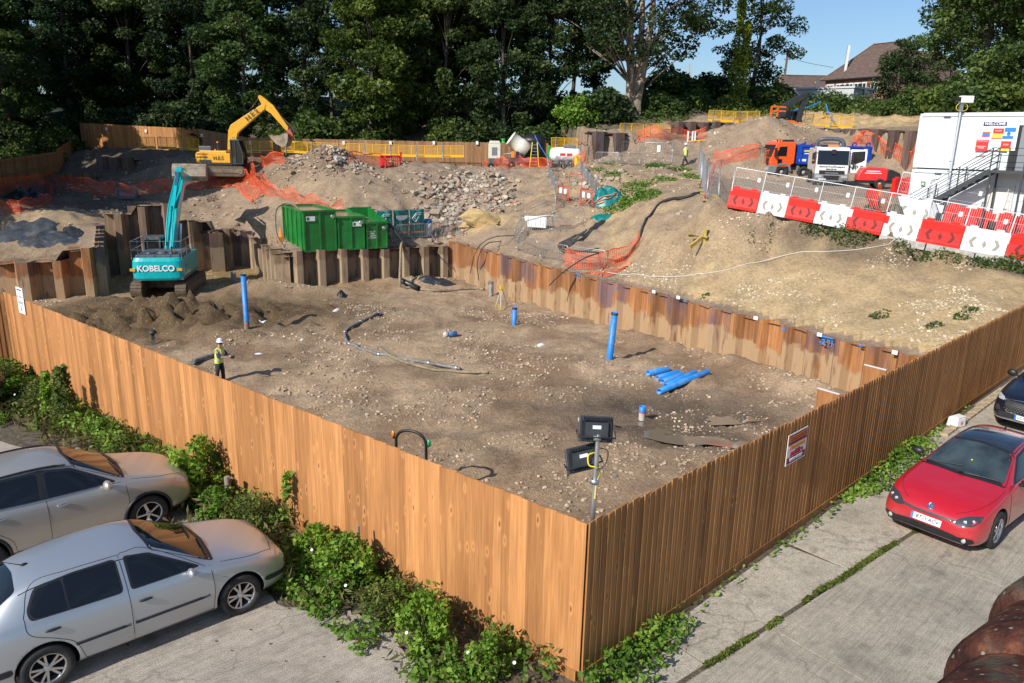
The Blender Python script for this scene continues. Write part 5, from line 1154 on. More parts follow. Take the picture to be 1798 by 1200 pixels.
def make_mesh_panel(name,L,H_,m,wires=26,wz=7,r=.02,foot=True):
 e = empty(name);tag(e,cat='fence panel');f = MB()
 f.tube([(0,0,.06),(0,0,H_),(L,0,H_),(L,0,.06)],r,6);f.tube([(0,0,.14),(L,0,.14)],r * .8,6);f.build('frame',m,e)
 w = MB()
 for k in range(1,wires): w.bar((L * k / wires,0,.14),(L * k / wires,0,H_),.008)
 for k in range(1,wz): w.bar((0,0,.14 + (H_ - .14) * k / wz),(L,0,.14 + (H_ - .14) * k / wz),.008)
 w.build('mesh',m,e)
 if foot: MB().box((0,0,.05),(.2,.5,.1)).build('foot',mat('foot_block',(.35,.30,.12),.8),e)
 return e
hp = make_mesh_panel('mesh_panel',2.4,2.0,M_galv,16,5);HPU = [False]
G_HP = 'grey mesh panels on the weedy bank'
hl = lambda where: (lambda k,n: (ORD[k] if n > 1 else 'single') + ' grey mesh panel ' + where)
HPALL = chain(hp,HPU,2.4,[(1090,290),(1130,291),(1180,293),(1226,300)],hl('behind the walking man, from the left'),G_HP)
HPALL += chain(hp,HPU,2.4,[(1226,302),(1232,330),(1240,352)],hl('down the crest right of the man, from the top'),G_HP)
HPALL += chain(hp,HPU,2.4,[(1240,353),(1278,361)],hl('left of the first red barrier'),G_HP)
HPALL += chain(hp,HPU,2.4,[(662,421),(690,420),(718,418),(744,416)],hl('holding the teal banners, from the left'),'mesh panels behind the banners')
HPALL += chain(hp,HPU,2.4,[(745,409),(786,409)],hl('behind the grey drum right of the banners'),'mesh panels behind the banners')
for q in (HPALL[1],): MB().box((1.2,-.05,1.5),(.28,.02,.55)).build('notice',M_sgnw,q)
for i,(x,y) in enumerate(((1228,330),(1238,350))):
 p = hit(x,y);e = empty('red_gate',p,R(60 + 12 * i),('further','nearer')[i] + ' red gate leaning on the grey mesh panels at the crest','gate','red gates at the ramp');e.rotation_euler = (R(12),R(8 - 10 * i),R(70 + 10 * i))
 f = MB();f.tube([(0,0,0),(0,0,2.0),(1.0,0,2.0),(1.0,0,0)],.03,6);f.tube([(0,0,.9),(1,0,.9)],.03,6);f.tube([(0,0,.1),(1,0,.1)],.03,6);f.build('frame',M_redp,e)
M_teal = mat('teal_banner',(.005,.17,.16),.42,var=.35,bscale=7)
M_band = mat('orange_band',(.55,.20,.12),.5,var=.2)
def banner(x0,x1,y0,y1,lab,mark):
 p,q = hit(x0,y0),hit(x1,y1);u = (q - p);u.z = 0;L = u.length;u.normalize();e = empty('banner',p,0,lab,'banner','teal banners tied to the mesh panels');e.matrix_world = basis(p + Vector((u.y,-u.x,0)) * .10,u,Vector((-u.y,u.x,0)),(0,0,1))
 n = 22;v = [];hh = 1.95
 for j in range(n):
  for i in range(n):
   a,b = i / (n - 1),j / (n - 1);v.append((L * a * .97 + .02,.05 * math.sin(a * 9 + b * 3 + x0) * (1 - abs(b - .5)) + .03 * math.sin(b * 7 + a * 14),.08 + hh * b - .06 * math.sin(a * PI) * (b > .9)))
 mb = MB();mb.smooth = True;mb.add(v,[(j * n + i,j * n + i + 1,(j + 1) * n + i + 1,(j + 1) * n + i) for j in range(n - 1) for i in range(n - 1)]);o = mb.build('cloth',M_teal,e)
 o.modifiers.new('s','SOLIDIFY').thickness = .01
 MB().box((L / 2,-.10,.42),(L * .92,.02,.12)).build('orange_band',M_band,e)
 if mark:
  g = MB();cx,cz = L * .38,1.35
  for a,b in (((-.28,.05),(.05,.42)),((.05,.42),(.5,.42)),((.05,.30),(.45,.30)),((-.28,.05),(-.02,-.22)),((-.02,-.22),(.22,.15)),((-.12,.05),(.02,-.08)),((.05,.30),(-.12,.05))): g.bar((cx + a[0],-.11,cz + a[1]),(cx + b[0],-.11,cz + b[1]),.06,.02)
  g.build('emblem',M_lab,e)
 else: MB().prism([(L * .12,1.62),(L * .85,1.62),(L * .82,1.42),(L * .6,1.3),(L * .3,1.3),(L * .15,1.42)],-.13,-.11).build('emblem',M_lab,e)
 MB().box((L * .5,-.11,.98),(L * .7,.02,.04)).build('text_line',M_lab,e);MB().box((L * .6,-.11,1.06),(L * .3,.02,.05)).build('text_line',MATS['band_red'],e)
banner(662,689,421,420,'leftmost teal banner with a white spanner-like emblem',True);banner(690,717,420,418,'middle teal banner with a white shield patch',False);banner(718,744,418,416,'rightmost teal banner, beside the grey drum',True)
p = hit(751,414);e = empty('drum',p,0,'pale grey drum with dark blue lid right of the teal banners','drum');MB().lathe([(.001,0),(.26,0),(.29,.1),(.30,.95),(.27,.98)],n=20).build('drum_body',mat('drum_grey',(.38,.42,.45),.5),e);MB().lathe([(.32,.93),(.33,1.0),(.28,1.2),(.001,1.24)],n=20).build('lid',mat('drum_lid',(.03,.10,.25),.5),e)
p,q = aty(578,381,56),aty(617,376,56.5);q2 = aty(653,372,57)
for a,b,s_ in ((p,q,'left'),(q,q2,'right')):
 u = b - a;u.z = 0;L = u.length;e = empty('sheeted_fence',a - Vector((0,0,1.7)),math.atan2(u.y,u.x),s_ + ' black sheeted fence panel behind the green tanks','fence panel');MB().box((L / 2,0,1.15),(L - .12,.03,2.1)).build('sheet',M_sheet,e);MB().tube([(.03,-.03,0),(.03,-.03,2.25),(L - .03,-.03,2.25),(L - .03,-.03,0)],.025,6).build('frame',M_galv,e)
p = aty(654,388,55.5);MB_ = MB();MB_.box((0,0,0),(.55,.4,1.2));o = MB_.build('blue_board',M_bp,bevel=.03);o.location = p;tag(o,'small blue board between the black panels and teal banners','board')
p,q = hit(921,408),hit(960,408);e = empty('slatted_board',p + Vector((0,-.08,0)),math.atan2(q.y - p.y,q.x - p.x),'long white slatted board on the inner crowd barriers','board');
MB().box((.9,0,.75),(1.4,.03,.72)).build('board',M_sgnw,e);MB().box((.15,0,.95),(.3,.03,.3)).build('board',M_sgnw,e)
for k in range(8): MB().box((.28 + k * .18,-.02,.75),(.012,.02,.7)).build('slat_gap',M_grey,e)
crumple('folded_banners',1064,362,1.15,.75,.9,M_teal,'heap of folded teal banners beside the ramp','banner heap',14)
for k in range(4): pass
crumple('folded_banner',1056,382,.75,.4,.12,M_teal,'small teal sheet lying below the heap of folded banners','banner',15)
hp_ = hit(1064,362)
for k,dz in enumerate((.95,.72,.5)):
 P = [Vector((hp_.x - .9 + t * .18,hp_.y - .55 + .1 * math.sin(t * .8 + k),0)) for t in range(10)]
 for p in P: p.z = hz(p.x,p.y) + dz * max(0.2,1 - ((p.x - hp_.x) / 1.1) ** 2) * .85
 tag(MB().tube(spline(P,3),.035,5).build('strap',M_band),('topmost','middle','lowest')[k] + ' orange band across the heap of folded teal banners','strap')
rs = random.Random(8)
for k in range(14):
 o_ = (k - 7) * .9
 pts = [(1060 + o_ * .5,388 + rs.uniform(-1,1)),(1045 + o_ * .6,398 + k * .3),(1025 + o_ * .8,411 + k * .5),(1002 + o_,421 + k * .7),(985 + o_ * .7,429 + k * .6 + rs.uniform(-1,1)),(982 + rs.uniform(0,8),434 + k * .5),(1005 + rs.uniform(-5,10),440 + k * .4),(1035 + rs.uniform(0,30),438 + rs.uniform(-6,8))][: 5 + rs.randrange(4)]
 hose(pts,.028,M_dark,'power_cable','one of the tangled black cables below the teal sheet','cable',group='bundle of black cables')
hose([(1228,340),(1205,348),(1168,354),(1145,376),(1128,402),(1120,425),(1105,450),(1080,462)],.07,M_dark,'black_hose','long dark hose winding down the bank from the crest to the orange netting')
hose([(1222,343),(1196,351),(1180,352),(1164,356)],.08,M_dark,'black_hose','short thick black hose at the crest beside the mesh panels')
hose([(1045,475),(1090,483),(1140,486),(1200,486),(1260,478),(1330,462),(1395,446),(1450,443),(1500,440),(1560,430),(1622,418),(1690,392)],.017,mat('white_rope',(.62,.60,.56),.7),'rope','long pale rope running across the gravel bank to the barriers','rope')
Mpy = mat('faded_yellow',(.52,.38,.10),.6,var=.3)
p = hit(1232,432);e = empty('broken_post',p,0,'broken faded yellow posts sticking up from the bank with a long shadow','post')
MB().cyl((-.65,.3,.55),(.25,-.1,1.0 - .55),.11).build('post',Mpy,e);MB().bar((.1,0,.0),(.15,.02,1.0),.12).build('post',Mpy,e);MB().bar((-.75,-.6,.02),(.05,.05,.5),.09,.2).build('post',Mpy,e);MB().bar((.55,-.35,.05),(1.2,.5,.7),.06,.16).build('post',Mpy,e);MB().bar((.2,.1,.45),(1.1,.1,.35),.12).build('post',mat('rusty_bar',(.2,.1,.06),.8),e)
for (x,y,l) in ((1190,378,'left'),(1212,383,'right')):
 p = hit(x,y);o = MB().cyl((0,0,.05),(.3,.5,.12),.13).build('log',mat('cut_log',(.42,.35,.26),.8,var=.3));o.location = p;tag(o,l + ' of two pale logs embedded in the bank below the black hose','log')
# orange netting
def net_material():
 k = NB('orange_netting');uv = k.tc.outputs['UV'];s = k.sep(uv);fx = k.math('FRACT',k.math('MULTIPLY',s[0],7));fy = k.math('FRACT',k.math('MULTIPLY',s[1],12))
 ax = k.math('LESS_THAN',k.math('ABSOLUTE',k.math('SUBTRACT',fx,.5)),.105);ay = k.math('LESS_THAN',k.math('ABSOLUTE',k.math('SUBTRACT',fy,.5)),.10)
 a = k.math('MAXIMUM',ax,ay);rim = k.math('GREATER_THAN',s[1],.93);a = k.math('MAXIMUM',a,rim)
 n = k.noise(k.tc.outputs['Object'],3,4);c = k.ramp(n,(.3,(.62,.07,.02)),(.7,(.80,.13,.04)))
 k.b.inputs['Specular IOR Level'].default_value = .3
 m = k.fin(c,.5,None,None,a);return m
M_net = net_material()
def net(pts,h,lab,sag=.12,lean=0.0,fallen=0,name='orange_netting',seed=1,hs=None):
 """strip of plastic netting hung along a line"""
 rs = random.Random(seed);W = [hit(*p) if not isinstance(p,Vector) else p for p in pts];W = spline(W,10);n = len(W);rows = 7;v = [];uv = [];tot = 0
 for i,p in enumerate(W):
  if i: tot += (p - W[i - 1]).length
  g = hz(p.x,p.y);hh = (h if hs is None else float(np.interp(i / (n - 1),np.linspace(0,1,len(hs)),hs))) * (1 - sag * (1 - abs(math.cos(tot * 1.1 + seed))) ) ;d = (W[min(i + 1,n - 1)] - W[max(i - 1,0)]);d.z = 0;d.normalize();nn = Vector((d.y,-d.x,0))
  for j in range(rows):
   t = j / (rows - 1);w = .10 * math.sin(tot * 2.3 + j * .9 + seed) * (1 - abs(2 * t - 1) * .5)
   q = Vector((p.x,p.y,g)) + nn * (w + lean * t * hh + fallen * t);zg = hz(q.x,q.y);z = zg + .04 + (0.10 + .06 * math.sin(tot * 3 + j)) if fallen and t > .0 and not lean else g + .03 + hh * t
   v.append((q.x,q.y,z if not fallen else zg + .05 + .12 * abs(math.sin(tot * 1.7 + j * 1.3))));uv.append((tot,t))
 fs = [(i * rows + j,(i + 1) * rows + j,(i + 1) * rows + j + 1,i * rows + j + 1) for i in range(n - 1) for j in range(rows - 1)]
 me = bpy.data.meshes.new(name);me.from_pydata(v,[],fs);me.materials.append(M_net);ul = me.uv_layers.new(name='UVMap')
 for l in me.loops: ul.data[l.index].uv = uv[l.vertex_index]
 o = bpy.data.objects.new(name,me);COL.objects.link(o);tag(o,lab,'safety netting');return o
net([(-10,345),(40,335),(82,331),(130,338),(205,344)],1.25,'orange netting along the shaded ledge at far left',seed=2,sag=.06)
net([(212,345),(250,342),(300,337),(330,333)],1.1,'orange netting behind the lone digger bucket on the ledge',seed=3)
net([(0,372),(40,376),(70,366),(92,352),(80,330)],1.0,'orange netting looping round the black covered heap',seed=4)
net([(370,322),(420,318),(455,332),(500,352),(550,366),(604,376)],1.1,'long sagging orange netting running down to the green tanks',seed=5,sag=.5)
net([(330,318),(370,308),(405,303),(440,312),(480,330)],1.2,'collapsed orange netting spread on the slope below the yellow excavator',fallen=1.8,seed=6)
net([(350,292),(400,294),(440,292),(500,289)],1.0,'orange netting at the feet of the yellow excavator',seed=7)
net([(426,300),(440,312),(452,330)],1.2,'short orange netting hanging right of the yellow excavator',seed=8)
net([(612,288),(660,290),(700,292)],1.0,'orange netting behind the left rubble heap',seed=9)
net([(845,292),(880,293),(915,293),(955,296),(968,302)],.9,'orange netting hung on the barriers below the lighting tower',seed=10,sag=.05)
net([(965,293),(1000,290),(1028,288)],1.1,'orange netting behind the white bowser at the top of the ramp',seed=11,sag=.05)
net([(990,470),(1010,474),(1050,474),(1090,466),(1112,448),(1122,432)],1.1,'orange netting round the end of the barriers above the rusty wall',seed=12,sag=.25)
net([(1030,478),(1060,480),(1090,472),(1110,460)],1.0,'fallen orange netting on the edge above the rusty wall',fallen=.9,seed=13)
net([(1118,243),(1160,246),(1200,246),(1238,243)],1.1,'orange netting below the terrace left of the tall mound',seed=14)
net([(1251,292),(1280,288),(1305,283),(1330,281)],1.3,'orange netting at the left foot of the tall mound',seed=15)
net([(1340,290),(1400,284),(1455,280),(1490,274),(1510,262)],1.2,'orange netting behind the tipper lorry',seed=16)
net([(1500,262),(1530,262),(1560,272),(1604,280)],1.3,'orange netting along the foot of the brown pile wall at right',seed=17)
net([(1556,380),(1546,366),(1538,352)],1.0,'small torn orange netting behind the white mesh fence',seed=18)
for i,(a,b,c_,d,l) in enumerate(((668,296,676,288,'red plastic barrier panel seen end-on behind the rubble heap'),(677,296,702,291,'longer red plastic barrier panel behind the rubble heap'),(703,290,720,286,'furthest red plastic barrier panel behind the rubble heap'))):
 p,q = hit(a,b),hit(c_,d);u = q - p;u.z = 0;L = max(u.length,1.0);L = min(L,2.0);e = empty('plastic_barrier',p,math.atan2(u.y,u.x),l,'barrier','red plastic panels behind the rubble');mb = MB()
 mb.box((L / 2,0,.95),(L,.05,.16));mb.box((L / 2,0,.12),(L,.05,.16))
 for x in np.linspace(.04,L - .04,8): mb.box((x,0,.53),(.06,.045,.7))
 mb.build('panel',mat('red_plastic',(.72,.015,.03),.45),e)
# machines
def excavator(name,loc,rz,lab,m_body,m_dark,boom,arm,bucket,stickcyl=None,H=1.0,house_l=-2.2,house_r=1.1,width=2.6,track_l=4.3,gauge=2.2,m_bucket=None,rails=False,big=False,cabside=1,yaw=0,bw=.42,bucket_w=1.2,cylpts=(),linkpts=(),zb=.95,zt=1.95,tk=None,cab_len=1.8):
 """side profile in x (forward) and z; parts carried across y. cab on +y (left) side"""
 e = empty(name,loc,rz,lab,'excavator');mb = m_body
 for s in (1,-1):
  y = s * gauge / 2;w = .6 if not big else .62;h = .92 if big else .80;L = track_l;r = h / 2;out = []
  n = 14
  for i in range(n + 1): a = -PI / 2 + PI * i / n;out.append((L / 2 - r + r * math.cos(a),r + r * math.sin(a)))
  for i in range(n + 1): a = PI / 2 + PI * i / n;out.append((-L / 2 + r + r * math.cos(a),r + r * math.sin(a)))
  t = MB();t.prism(out,y - w / 2,y + w / 2)
  P = out + [out[0]];per = [0]
  for a,b in zip(P[:-1],P[1:]): per.append(per[-1] + math.hypot(b[0] - a[0],b[1] - a[1]))
  k = int(per[-1] / .19)
  for i in range(k):
   q = per[-1] * i / k;j = max(jj for jj in range(len(per) - 1) if per[jj] <= q);f = (q - per[j]) / (per[j + 1] - per[j] + 1e-9);x = P[j][0] + (P[j + 1][0] - P[j][0]) * f;z = P[j][1] + (P[j + 1][1] - P[j][1]) * f
   ang = math.atan2(P[j + 1][1] - P[j][1],P[j + 1][0] - P[j][0]);t.box((x,y,z),(.15,w + .03,.07),M=Matrix.Rotation(-ang,3,'Y'))
  o = t.build('track',tk or M_track,e)
  f = MB();f.box((0,y + s * (w / 2 + .02),r + .02),(L - 2.2 * r,.08,h * .38));f.build('track_frame',M_track2,o)
  for x in (-L / 2 + r,L / 2 - r): MB().cyl((x,y + s * (w / 2 - .02),r),(x,y + s * (w / 2 + .05),r),r * .62,n=16).build('sprocket',M_track2,o)
 MB().box((0,0,.62),(1.9,gauge - .5,.42)).cyl((0,0,.75),(0,0,zb + .02),.62,n=20).build('undercarriage',M_track2,e)
 hy = empty('h',(0,0,0));bpy.data.objects.remove(hy)
 Y = Matrix.Rotation(yaw,4,'Z')
 def put(m,nm,mt,par=e,bev=0): return m.xf(Y).build(nm,mt,par,bevel=bev)
 xl,xr = house_l,house_r;w2 = width / 2
 put(MB().box(((xl + xr) / 2 + .1,0,zb + .06),(xr - xl - .1,width - .06,.14)),'deck',m_dark)
 cw = MB();pr = []
 for (dz,ins) in ((0,.10),(.10,.02),(.55,0),(.85,.03),(1.0,.14)):
  z = zb - .02 + dz * (zt - zb + .02);ring = []
  for i in range(13):
   a = PI / 2 + PI * i / 12;ring.append((xl + .62 - ins * 0 + math.copysign(abs(math.cos(a)) ** .45,math.cos(a)) * (.62 - ins),math.copysign(abs(math.sin(a)) ** .45,math.sin(a)) * (w2 - ins),z))
  pr.append(ring)
 cw.loft(pr);put(cw,'counterweight',mb,bev=.03)
 for s in (1,-1):
  x1 = xr if s * cabside < 0 else xr + .45 - cab_len
  q = put(MB().box(((xl + .62 + x1) / 2,s * (w2 - .36),(zb + .14 + zt - .06) / 2 + .0),(x1 - xl - .62,.68,zt - zb - .2)),'side_panel',mb,bev=.03)
  g = MB();
  for k in range(6): g.box((xl + .95,s * (w2 - .018),zb + .35 + k * .09),(.34,.012,.035))
  put(g,'louvre',M_blk,q)
 put(MB().box(((xl + .5 + xr - .9) / 2,0,zt + .02),(xr - xl - 1.3,width * .86,.22)),'engine_cover',M_darkgrey if big else mb,bev=.06)
 if big:
  for (x,y,r_) in ((-1.6,.55,.24),(-1.45,-.1,.26),(-1.5,-.75,.22)): m = MB();m.smooth = True;m.ball((x,y,zt + .12),r_,6,(1.3,1.2,.55));put(m,'cover_bulge',M_darkgrey)
 put(MB().cyl((xl + .9,-w2 * .5,zt),(xl + .9,-w2 * .5,zt + .55),.07,n=12),'exhaust',M_blk)
 cx0,cx1,cy = xr + .55 - cab_len,xr + .55,cabside * (w2 - .50);ch = zb + 2.0;cwid = .95
 frame_ = MB();pts = [(cx0,zb + .1),(cx1,zb + .1),(cx1 + .05,zb + .9),(cx1 - .28,ch),(cx0 + .02,ch)]
 for yy in (cy - cwid / 2,cy + cwid / 2):
  for a,b in zip(pts,pts[1:] + pts[:1]): frame_.bar((a[0],yy,a[1]),(b[0],yy,b[1]),.09)
  frame_.bar((cx0 + cab_len * .42,yy,zb + .1),(cx0 + cab_len * .4,yy,ch),.07)
 for p in pts: frame_.bar((p[0],cy - cwid / 2,p[1]),(p[0],cy + cwid / 2,p[1]),.08)
 frame_.prism([(cx0,zb + .1),(cx0 + cab_len * .42,zb + .1),(cx0 + cab_len * .42,zb + .62),(cx0,zb + .62)],cy - cwid / 2 + .01,cy + cwid / 2 - .01)
 put(frame_,'cab',m_dark if not big else M_darkgrey);put(MB().prism([(cx0 + .03,zb + .13),(cx1 - .03,zb + .13),(cx1 + .01,zb + .9),(cx1 - .30,ch - .02),(cx0 + .04,ch - .02)],cy - cwid / 2 + .03,cy + cwid / 2 - .03),'cab_glass',M_glass)
 put(MB().box(((cx0 + cx1) / 2 - .12,cy,ch + .05),(cx1 - cx0 - .2,cwid + .08,.10)),'cab_roof',M_darkgrey,bev=.03)
 if big: put(MB().box((cx0 + .30,cy,zb + .85),(.12,.5,.34)),'seat_back',M_redp)
 for yy,mm in ((cy - .3,M_org),(cy + .1,M_grnb)): put(MB().cyl((cx0 + .15,yy,ch + .1),(cx0 + .15,yy,ch + .26),.055,n=10),'beacon',mm)
 by = 0.0 - cabside * .05
 bo = put(MB().prism(boom,by - bw / 2,by + bw / 2),'boom',mb,bev=.02)
 ar = put(MB().prism(arm,by - bw * .38,by + bw * .38),'arm',mb,bev=.02)
 bk_ = MB();prof = bucket;bwid = bucket_w
 inn = [(a,b) for a,b in prof]
 k = len(prof)
 for a,b in zip(prof[:-1],prof[1:]):
  bk_.bar(((a[0]),by,a[1]),((b[0]),by,b[1]),.05,bwid) if False else bk_.add([(a[0],by - bwid / 2,a[1]),(b[0],by - bwid / 2,b[1]),(b[0],by + bwid / 2,b[1]),(a[0],by + bwid / 2,a[1])],[(0,1,2,3)])
 bk_.prism(prof,by - bwid / 2,by - bwid / 2 + .04);bk_.prism(prof,by + bwid / 2 - .04,by + bwid / 2)
 if not big:
  for t in range(4): yy = by - bwid / 2 + bwid * (t + .5) / 4;bk_.bar((prof[0][0] + (prof[1][0] - prof[0][0]) * .1,yy,prof[0][1]),(prof[0][0] + (prof[0][0] - prof[1][0]) * .18,yy,prof[0][1] + (prof[0][1] - prof[1][1]) * .18),.09,.05)
 bo2 = put(bk_,'bucket',m_bucket or M_buck)
 if name: bo2.modifiers.new('s','SOLIDIFY').thickness = .03
 for (p,q,r_) in cylpts:
  P,Q = Vector((p[0],by,p[1])),Vector((q[0],by,q[1]));off = Vector((0,.0,0));c = put(MB().cyl(P,P.lerp(Q,.56),r_),'ram',m_dark if not big else mb);put(MB().cyl(P.lerp(Q,.5),Q,r_ * .55),'rod',M_chr,c)
 for (p,q,r_,yo) in linkpts:
  P,Q = Vector((p[0],by + yo,p[1])),Vector((q[0],by + yo,q[1]));c = put(MB().cyl(P,P.lerp(Q,.56),r_),'ram',m_dark if not big else mb);put(MB().cyl(P.lerp(Q,.5),Q,r_ * .55),'rod',M_chr,c)
 tops = boom[len(boom) // 2:]
 if rails:
  g = MB();x0,x1_ = xl + .25,xr - 1.4
  for yy in (-w2 + .05,w2 - .05):
   for zz in (.45,.95): g.tube([(x0,yy,zt + zz),(x1_,yy,zt + zz)],.022,6)
   for xx in (x0,(x0 + x1_) / 2,x1_): g.tube([(xx,yy,zt - .1),(xx,yy,zt + .95)],.022,6)
  for zz in (.45,.95): g.tube([(x0 - .02,-w2 + .05,zt + zz),(x0 - .02,w2 - .05,zt + zz)],.022,6)
  for yy in (-.45,.45): g.tube([(x0,yy,zt - .1),(x0,yy,zt + .95)],.025,6)
  put(g,'guard_rail',M_galv)
 return e,put
M_track = mat('muddy_track',(.12,.085,.055),.85,var=.4,bscale=25,bump=.4)
M_track2 = mat('track_steel',(.16,.12,.085),.75,var=.4,bscale=12)
M_darkgrey = mat('dark_grey_paint',(.085,.095,.11),.45,var=.2)
M_yel = mat('digger_yellow',(.72,.36,.012),.38,coat=.4,var=.12,dirt=.18,dcol=(.30,.2,.1))
M_turq = mat('digger_turquoise',(.0,.40,.42),.36,coat=.5,var=.12,dirt=.12,dcol=(.10,.2,.18))
M_buck = mat('worn_bucket_steel',(.30,.235,.17),.6,.3,var=.4,bscale=10)
M_blackp = mat('machine_black',(.035,.035,.038),.45,var=.25)
# ---- yellow excavator,side on,heading right
hp0 = aty(395,283,67);hgz = hz(hp0.x,hp0.y)
s_ = .0504;B = lambda px,py: ((px - 395) * s_,(281 - py) * s_)
boom = [B(404,243),B(402,236),B(405.5,206.7),B(410,198),B(432,184),B(466,163),B(471,164),B(469.5,171),B(424,208),B(420.5,212),B(412,243),B(408,247)]
arm = [B(459,152),B(461,148.5),B(466,150.5),B(484,165),B(507,199),B(506,205),B(503,205),B(479,178),B(468,171),B(464,163)]
buck = [B(477,215),B(487,226),B(497,231.5),B(505,230),B(508,222),B(509,210),B(505,208),B(492,213)]
ye,putY = excavator('excavator',(hp0.x,hp0.y,hgz + .12),0,'large yellow excavator with raised boom beside the rear timber fence',M_yel,M_blackp,boom,arm,buck,width=2.7,track_l=4.35,gauge=2.3,cylpts=((B(432,188),B(460,152),.08),(B(420,244 - 6),B(417,204),.08),(B(472,160),B(494,181),.07)),house_l=-2.15,house_r=1.45,zb=.93,zt=1.93,cabside=-1,cab_len=.95)
putY(MB().bar((B(494,181)[0],0,B(494,181)[1]),(B(516,202)[0],0,B(516,202)[1]),.12).bar((B(516,202)[0],0,B(516,202)[1]),(B(514,212)[0],0,B(514,212)[1]),.12).bar((B(506,203)[0],0,B(506,203)[1]),(B(516,202)[0],0,B(516,202)[1]),.1),'bucket_link',M_blackp)
M_redh = mat('hitch_red',(.42,.08,.05),.6,var=.3);putY(MB().prism([B(504,204),B(511,203),B(515,212),B(511,220),B(505,214)],-.2,.2),'quick_hitch',M_redh)
def sidetext(put,txt,px,py,size,m,ang=0,y=-1.36,par=None):
 x,z = B(px,py);M = Matrix.Translation((x,y,z)) @ Matrix.Rotation(-ang,4,'Y') @ basis((0,0,0),(1,0,0),(0,0,1),(0,-1,0));return text_mesh(txt,size,M,'lettering',m,ye,bold=.004)
sidetext(putY,'H.E.S',394.5,252.5,.42,M_ink);sidetext(putY,'H.E.S',448,181,.62,M_ink,R(36),-.26);sidetext(putY,'PLANT HIRE',367,251,.17,M_ink);sidetext(putY,'DEMOLITION',367,245.5,.16,M_redh)
putY(MB().box((B(372,0)[0],-1.365,B(0,257)[1]),(1.0,.01,.2)),'black_flash',M_blackp)
putY(MB().cyl((-.25,-.75,1.9),(-.25,-.75,2.6),.06),'stack',M_blackp);putY(MB().box((B(368,0)[0],0,2.2),(1.05,1.5,.42)),'top_box',M_darkgrey,bev=.04);putY(MB().cyl((-.2,-.9,2.7),(-.2,-.9,2.85),.07),'beacon',M_org);putY(MB().cyl((-.55,-.6,2.05),(-.55,-.6,2.2),.07),'beacon',M_org)
# ---- turquoise excavator seen from behind
kp = at(286,516,ZP);boomk = [(.25,1.5),(.15,2.0),(1.25,3.6),(2.2,4.75),(5.0,6.55),(5.55,6.5),(5.6,6.1),(5.1,6.0),(2.6,4.0),(1.7,2.9),(.65,1.5)]
armk = [(4.55,7.05),(5.0,7.25),(5.6,6.95),(8.0,6.55),(8.15,6.3),(7.95,6.15),(5.5,6.1),(5.1,6.3)]
buckk = [(8.75,7.35),(8.35,7.4),(8.05,7.1),(7.95,6.6),(8.15,6.3),(8.45,6.25)]
kz = hz(kp.x,kp.y)
ke,putK = excavator('excavator',(kp.x + .2,kp.y + .7,kz + .02),R(98),'turquoise excavator seen from behind, working in the deep dig',M_turq,M_darkgrey,boomk,armk,buckk,big=True,rails=True,house_l=-2.75,house_r=1.7,width=2.95,track_l=4.9,gauge=2.6,bw=.55,bucket_w=2.3,zb=1.15,zt=2.45,yaw=R(3),cylpts=(((2.3,4.95),(4.7,7.1),.11),),linkpts=(((.9,1.5),(2.3,3.9),.12,.42),((.9,1.5),(2.3,3.9),.12,-.42),((5.3,7.3),(7.3,7.0),.09,0)))
Yk = Matrix.Rotation(R(3),4,'Z')
ke.scale = (1,1,1.04)
text_mesh('KOBELCO',.47,Yk @ basis((-2.765,.05,1.84),(0,-1,0),(0,0,1),(-1,0,0)),'lettering',M_sgnw,ke,depth=.012,bold=.012)
for yy in (1.38,-1.28): putK(MB().box((-2.72,yy,1.78),(.06,.3,.16)),'reflector',mat('amber',(.75,.35,.03),.3))
for yy in (-.17,.17):
 P = [(-.0 + t[0],yy,t[1] + .08) for t in ((.1,2.0),(1.15,3.65),(2.1,4.82),(3.4,5.7),(4.9,6.62))];putK(MB().tube(spline(P,4),.045,6),'hydraulic_line',M_turq)
putK(MB().box((1.0,-.30,2.3),(.3,.12,.9)),'tank_pipe',M_turq)
# ---- black and orange excavator behind the tall mound
bp0 = aty(1378,222,76.5);bz = aty(1378,226,76.5).z - 1.35;s2_ = .0575;B2 = lambda px,py: ((px - 1378) * s2_,(226 - py) * s2_ + 1.35)
M_orp = mat('machine_orange',(.75,.14,.02),.4,var=.15)
bm2 = [B2(1364,208),B2(1366,197),B2(1370,187),B2(1390,175),B2(1407,166.5),B2(1411,168),B2(1408,177),B2(1393,184),B2(1378,194),B2(1374,208)]
am2 = [B2(1404,167),B2(1411,166),B2(1412,170),B2(1404,215),B2(1399,218),B2(1397,214),B2(1401,186)]
bu2 = [B2(1386,222),B2(1390,230),B2(1397,233),B2(1403,228),B2(1404,218),B2(1398,217)]
be,putB = excavator('excavator',(bp0.x,bp0.y,bz),R(8),'black-boomed orange excavator standing behind the tall spoil mound',M_orp,M_darkgrey,bm2,am2,bu2,house_l=-2.1,house_r=1.3,width=2.6,cylpts=((B2(1380,183),B2(1402,170),.08),),bw=.5)
for c in be.children:
 if c.name.startswith(('boom','arm')): c.data.materials[0] = M_blackp
g = MB()
for a,b in (((1341,211),(1341,192)),((1341,192),(1352,192)),((1352,192),(1352,208)),((1341,199),(1366,199)),((1352,192),(1366,193))): g.bar((B2(*a)[0],-1.2,B2(*a)[1]),(B2(*b)[0],-1.2,B2(*b)[1]),.14)
putB(g,'guard_rail',M_orp)
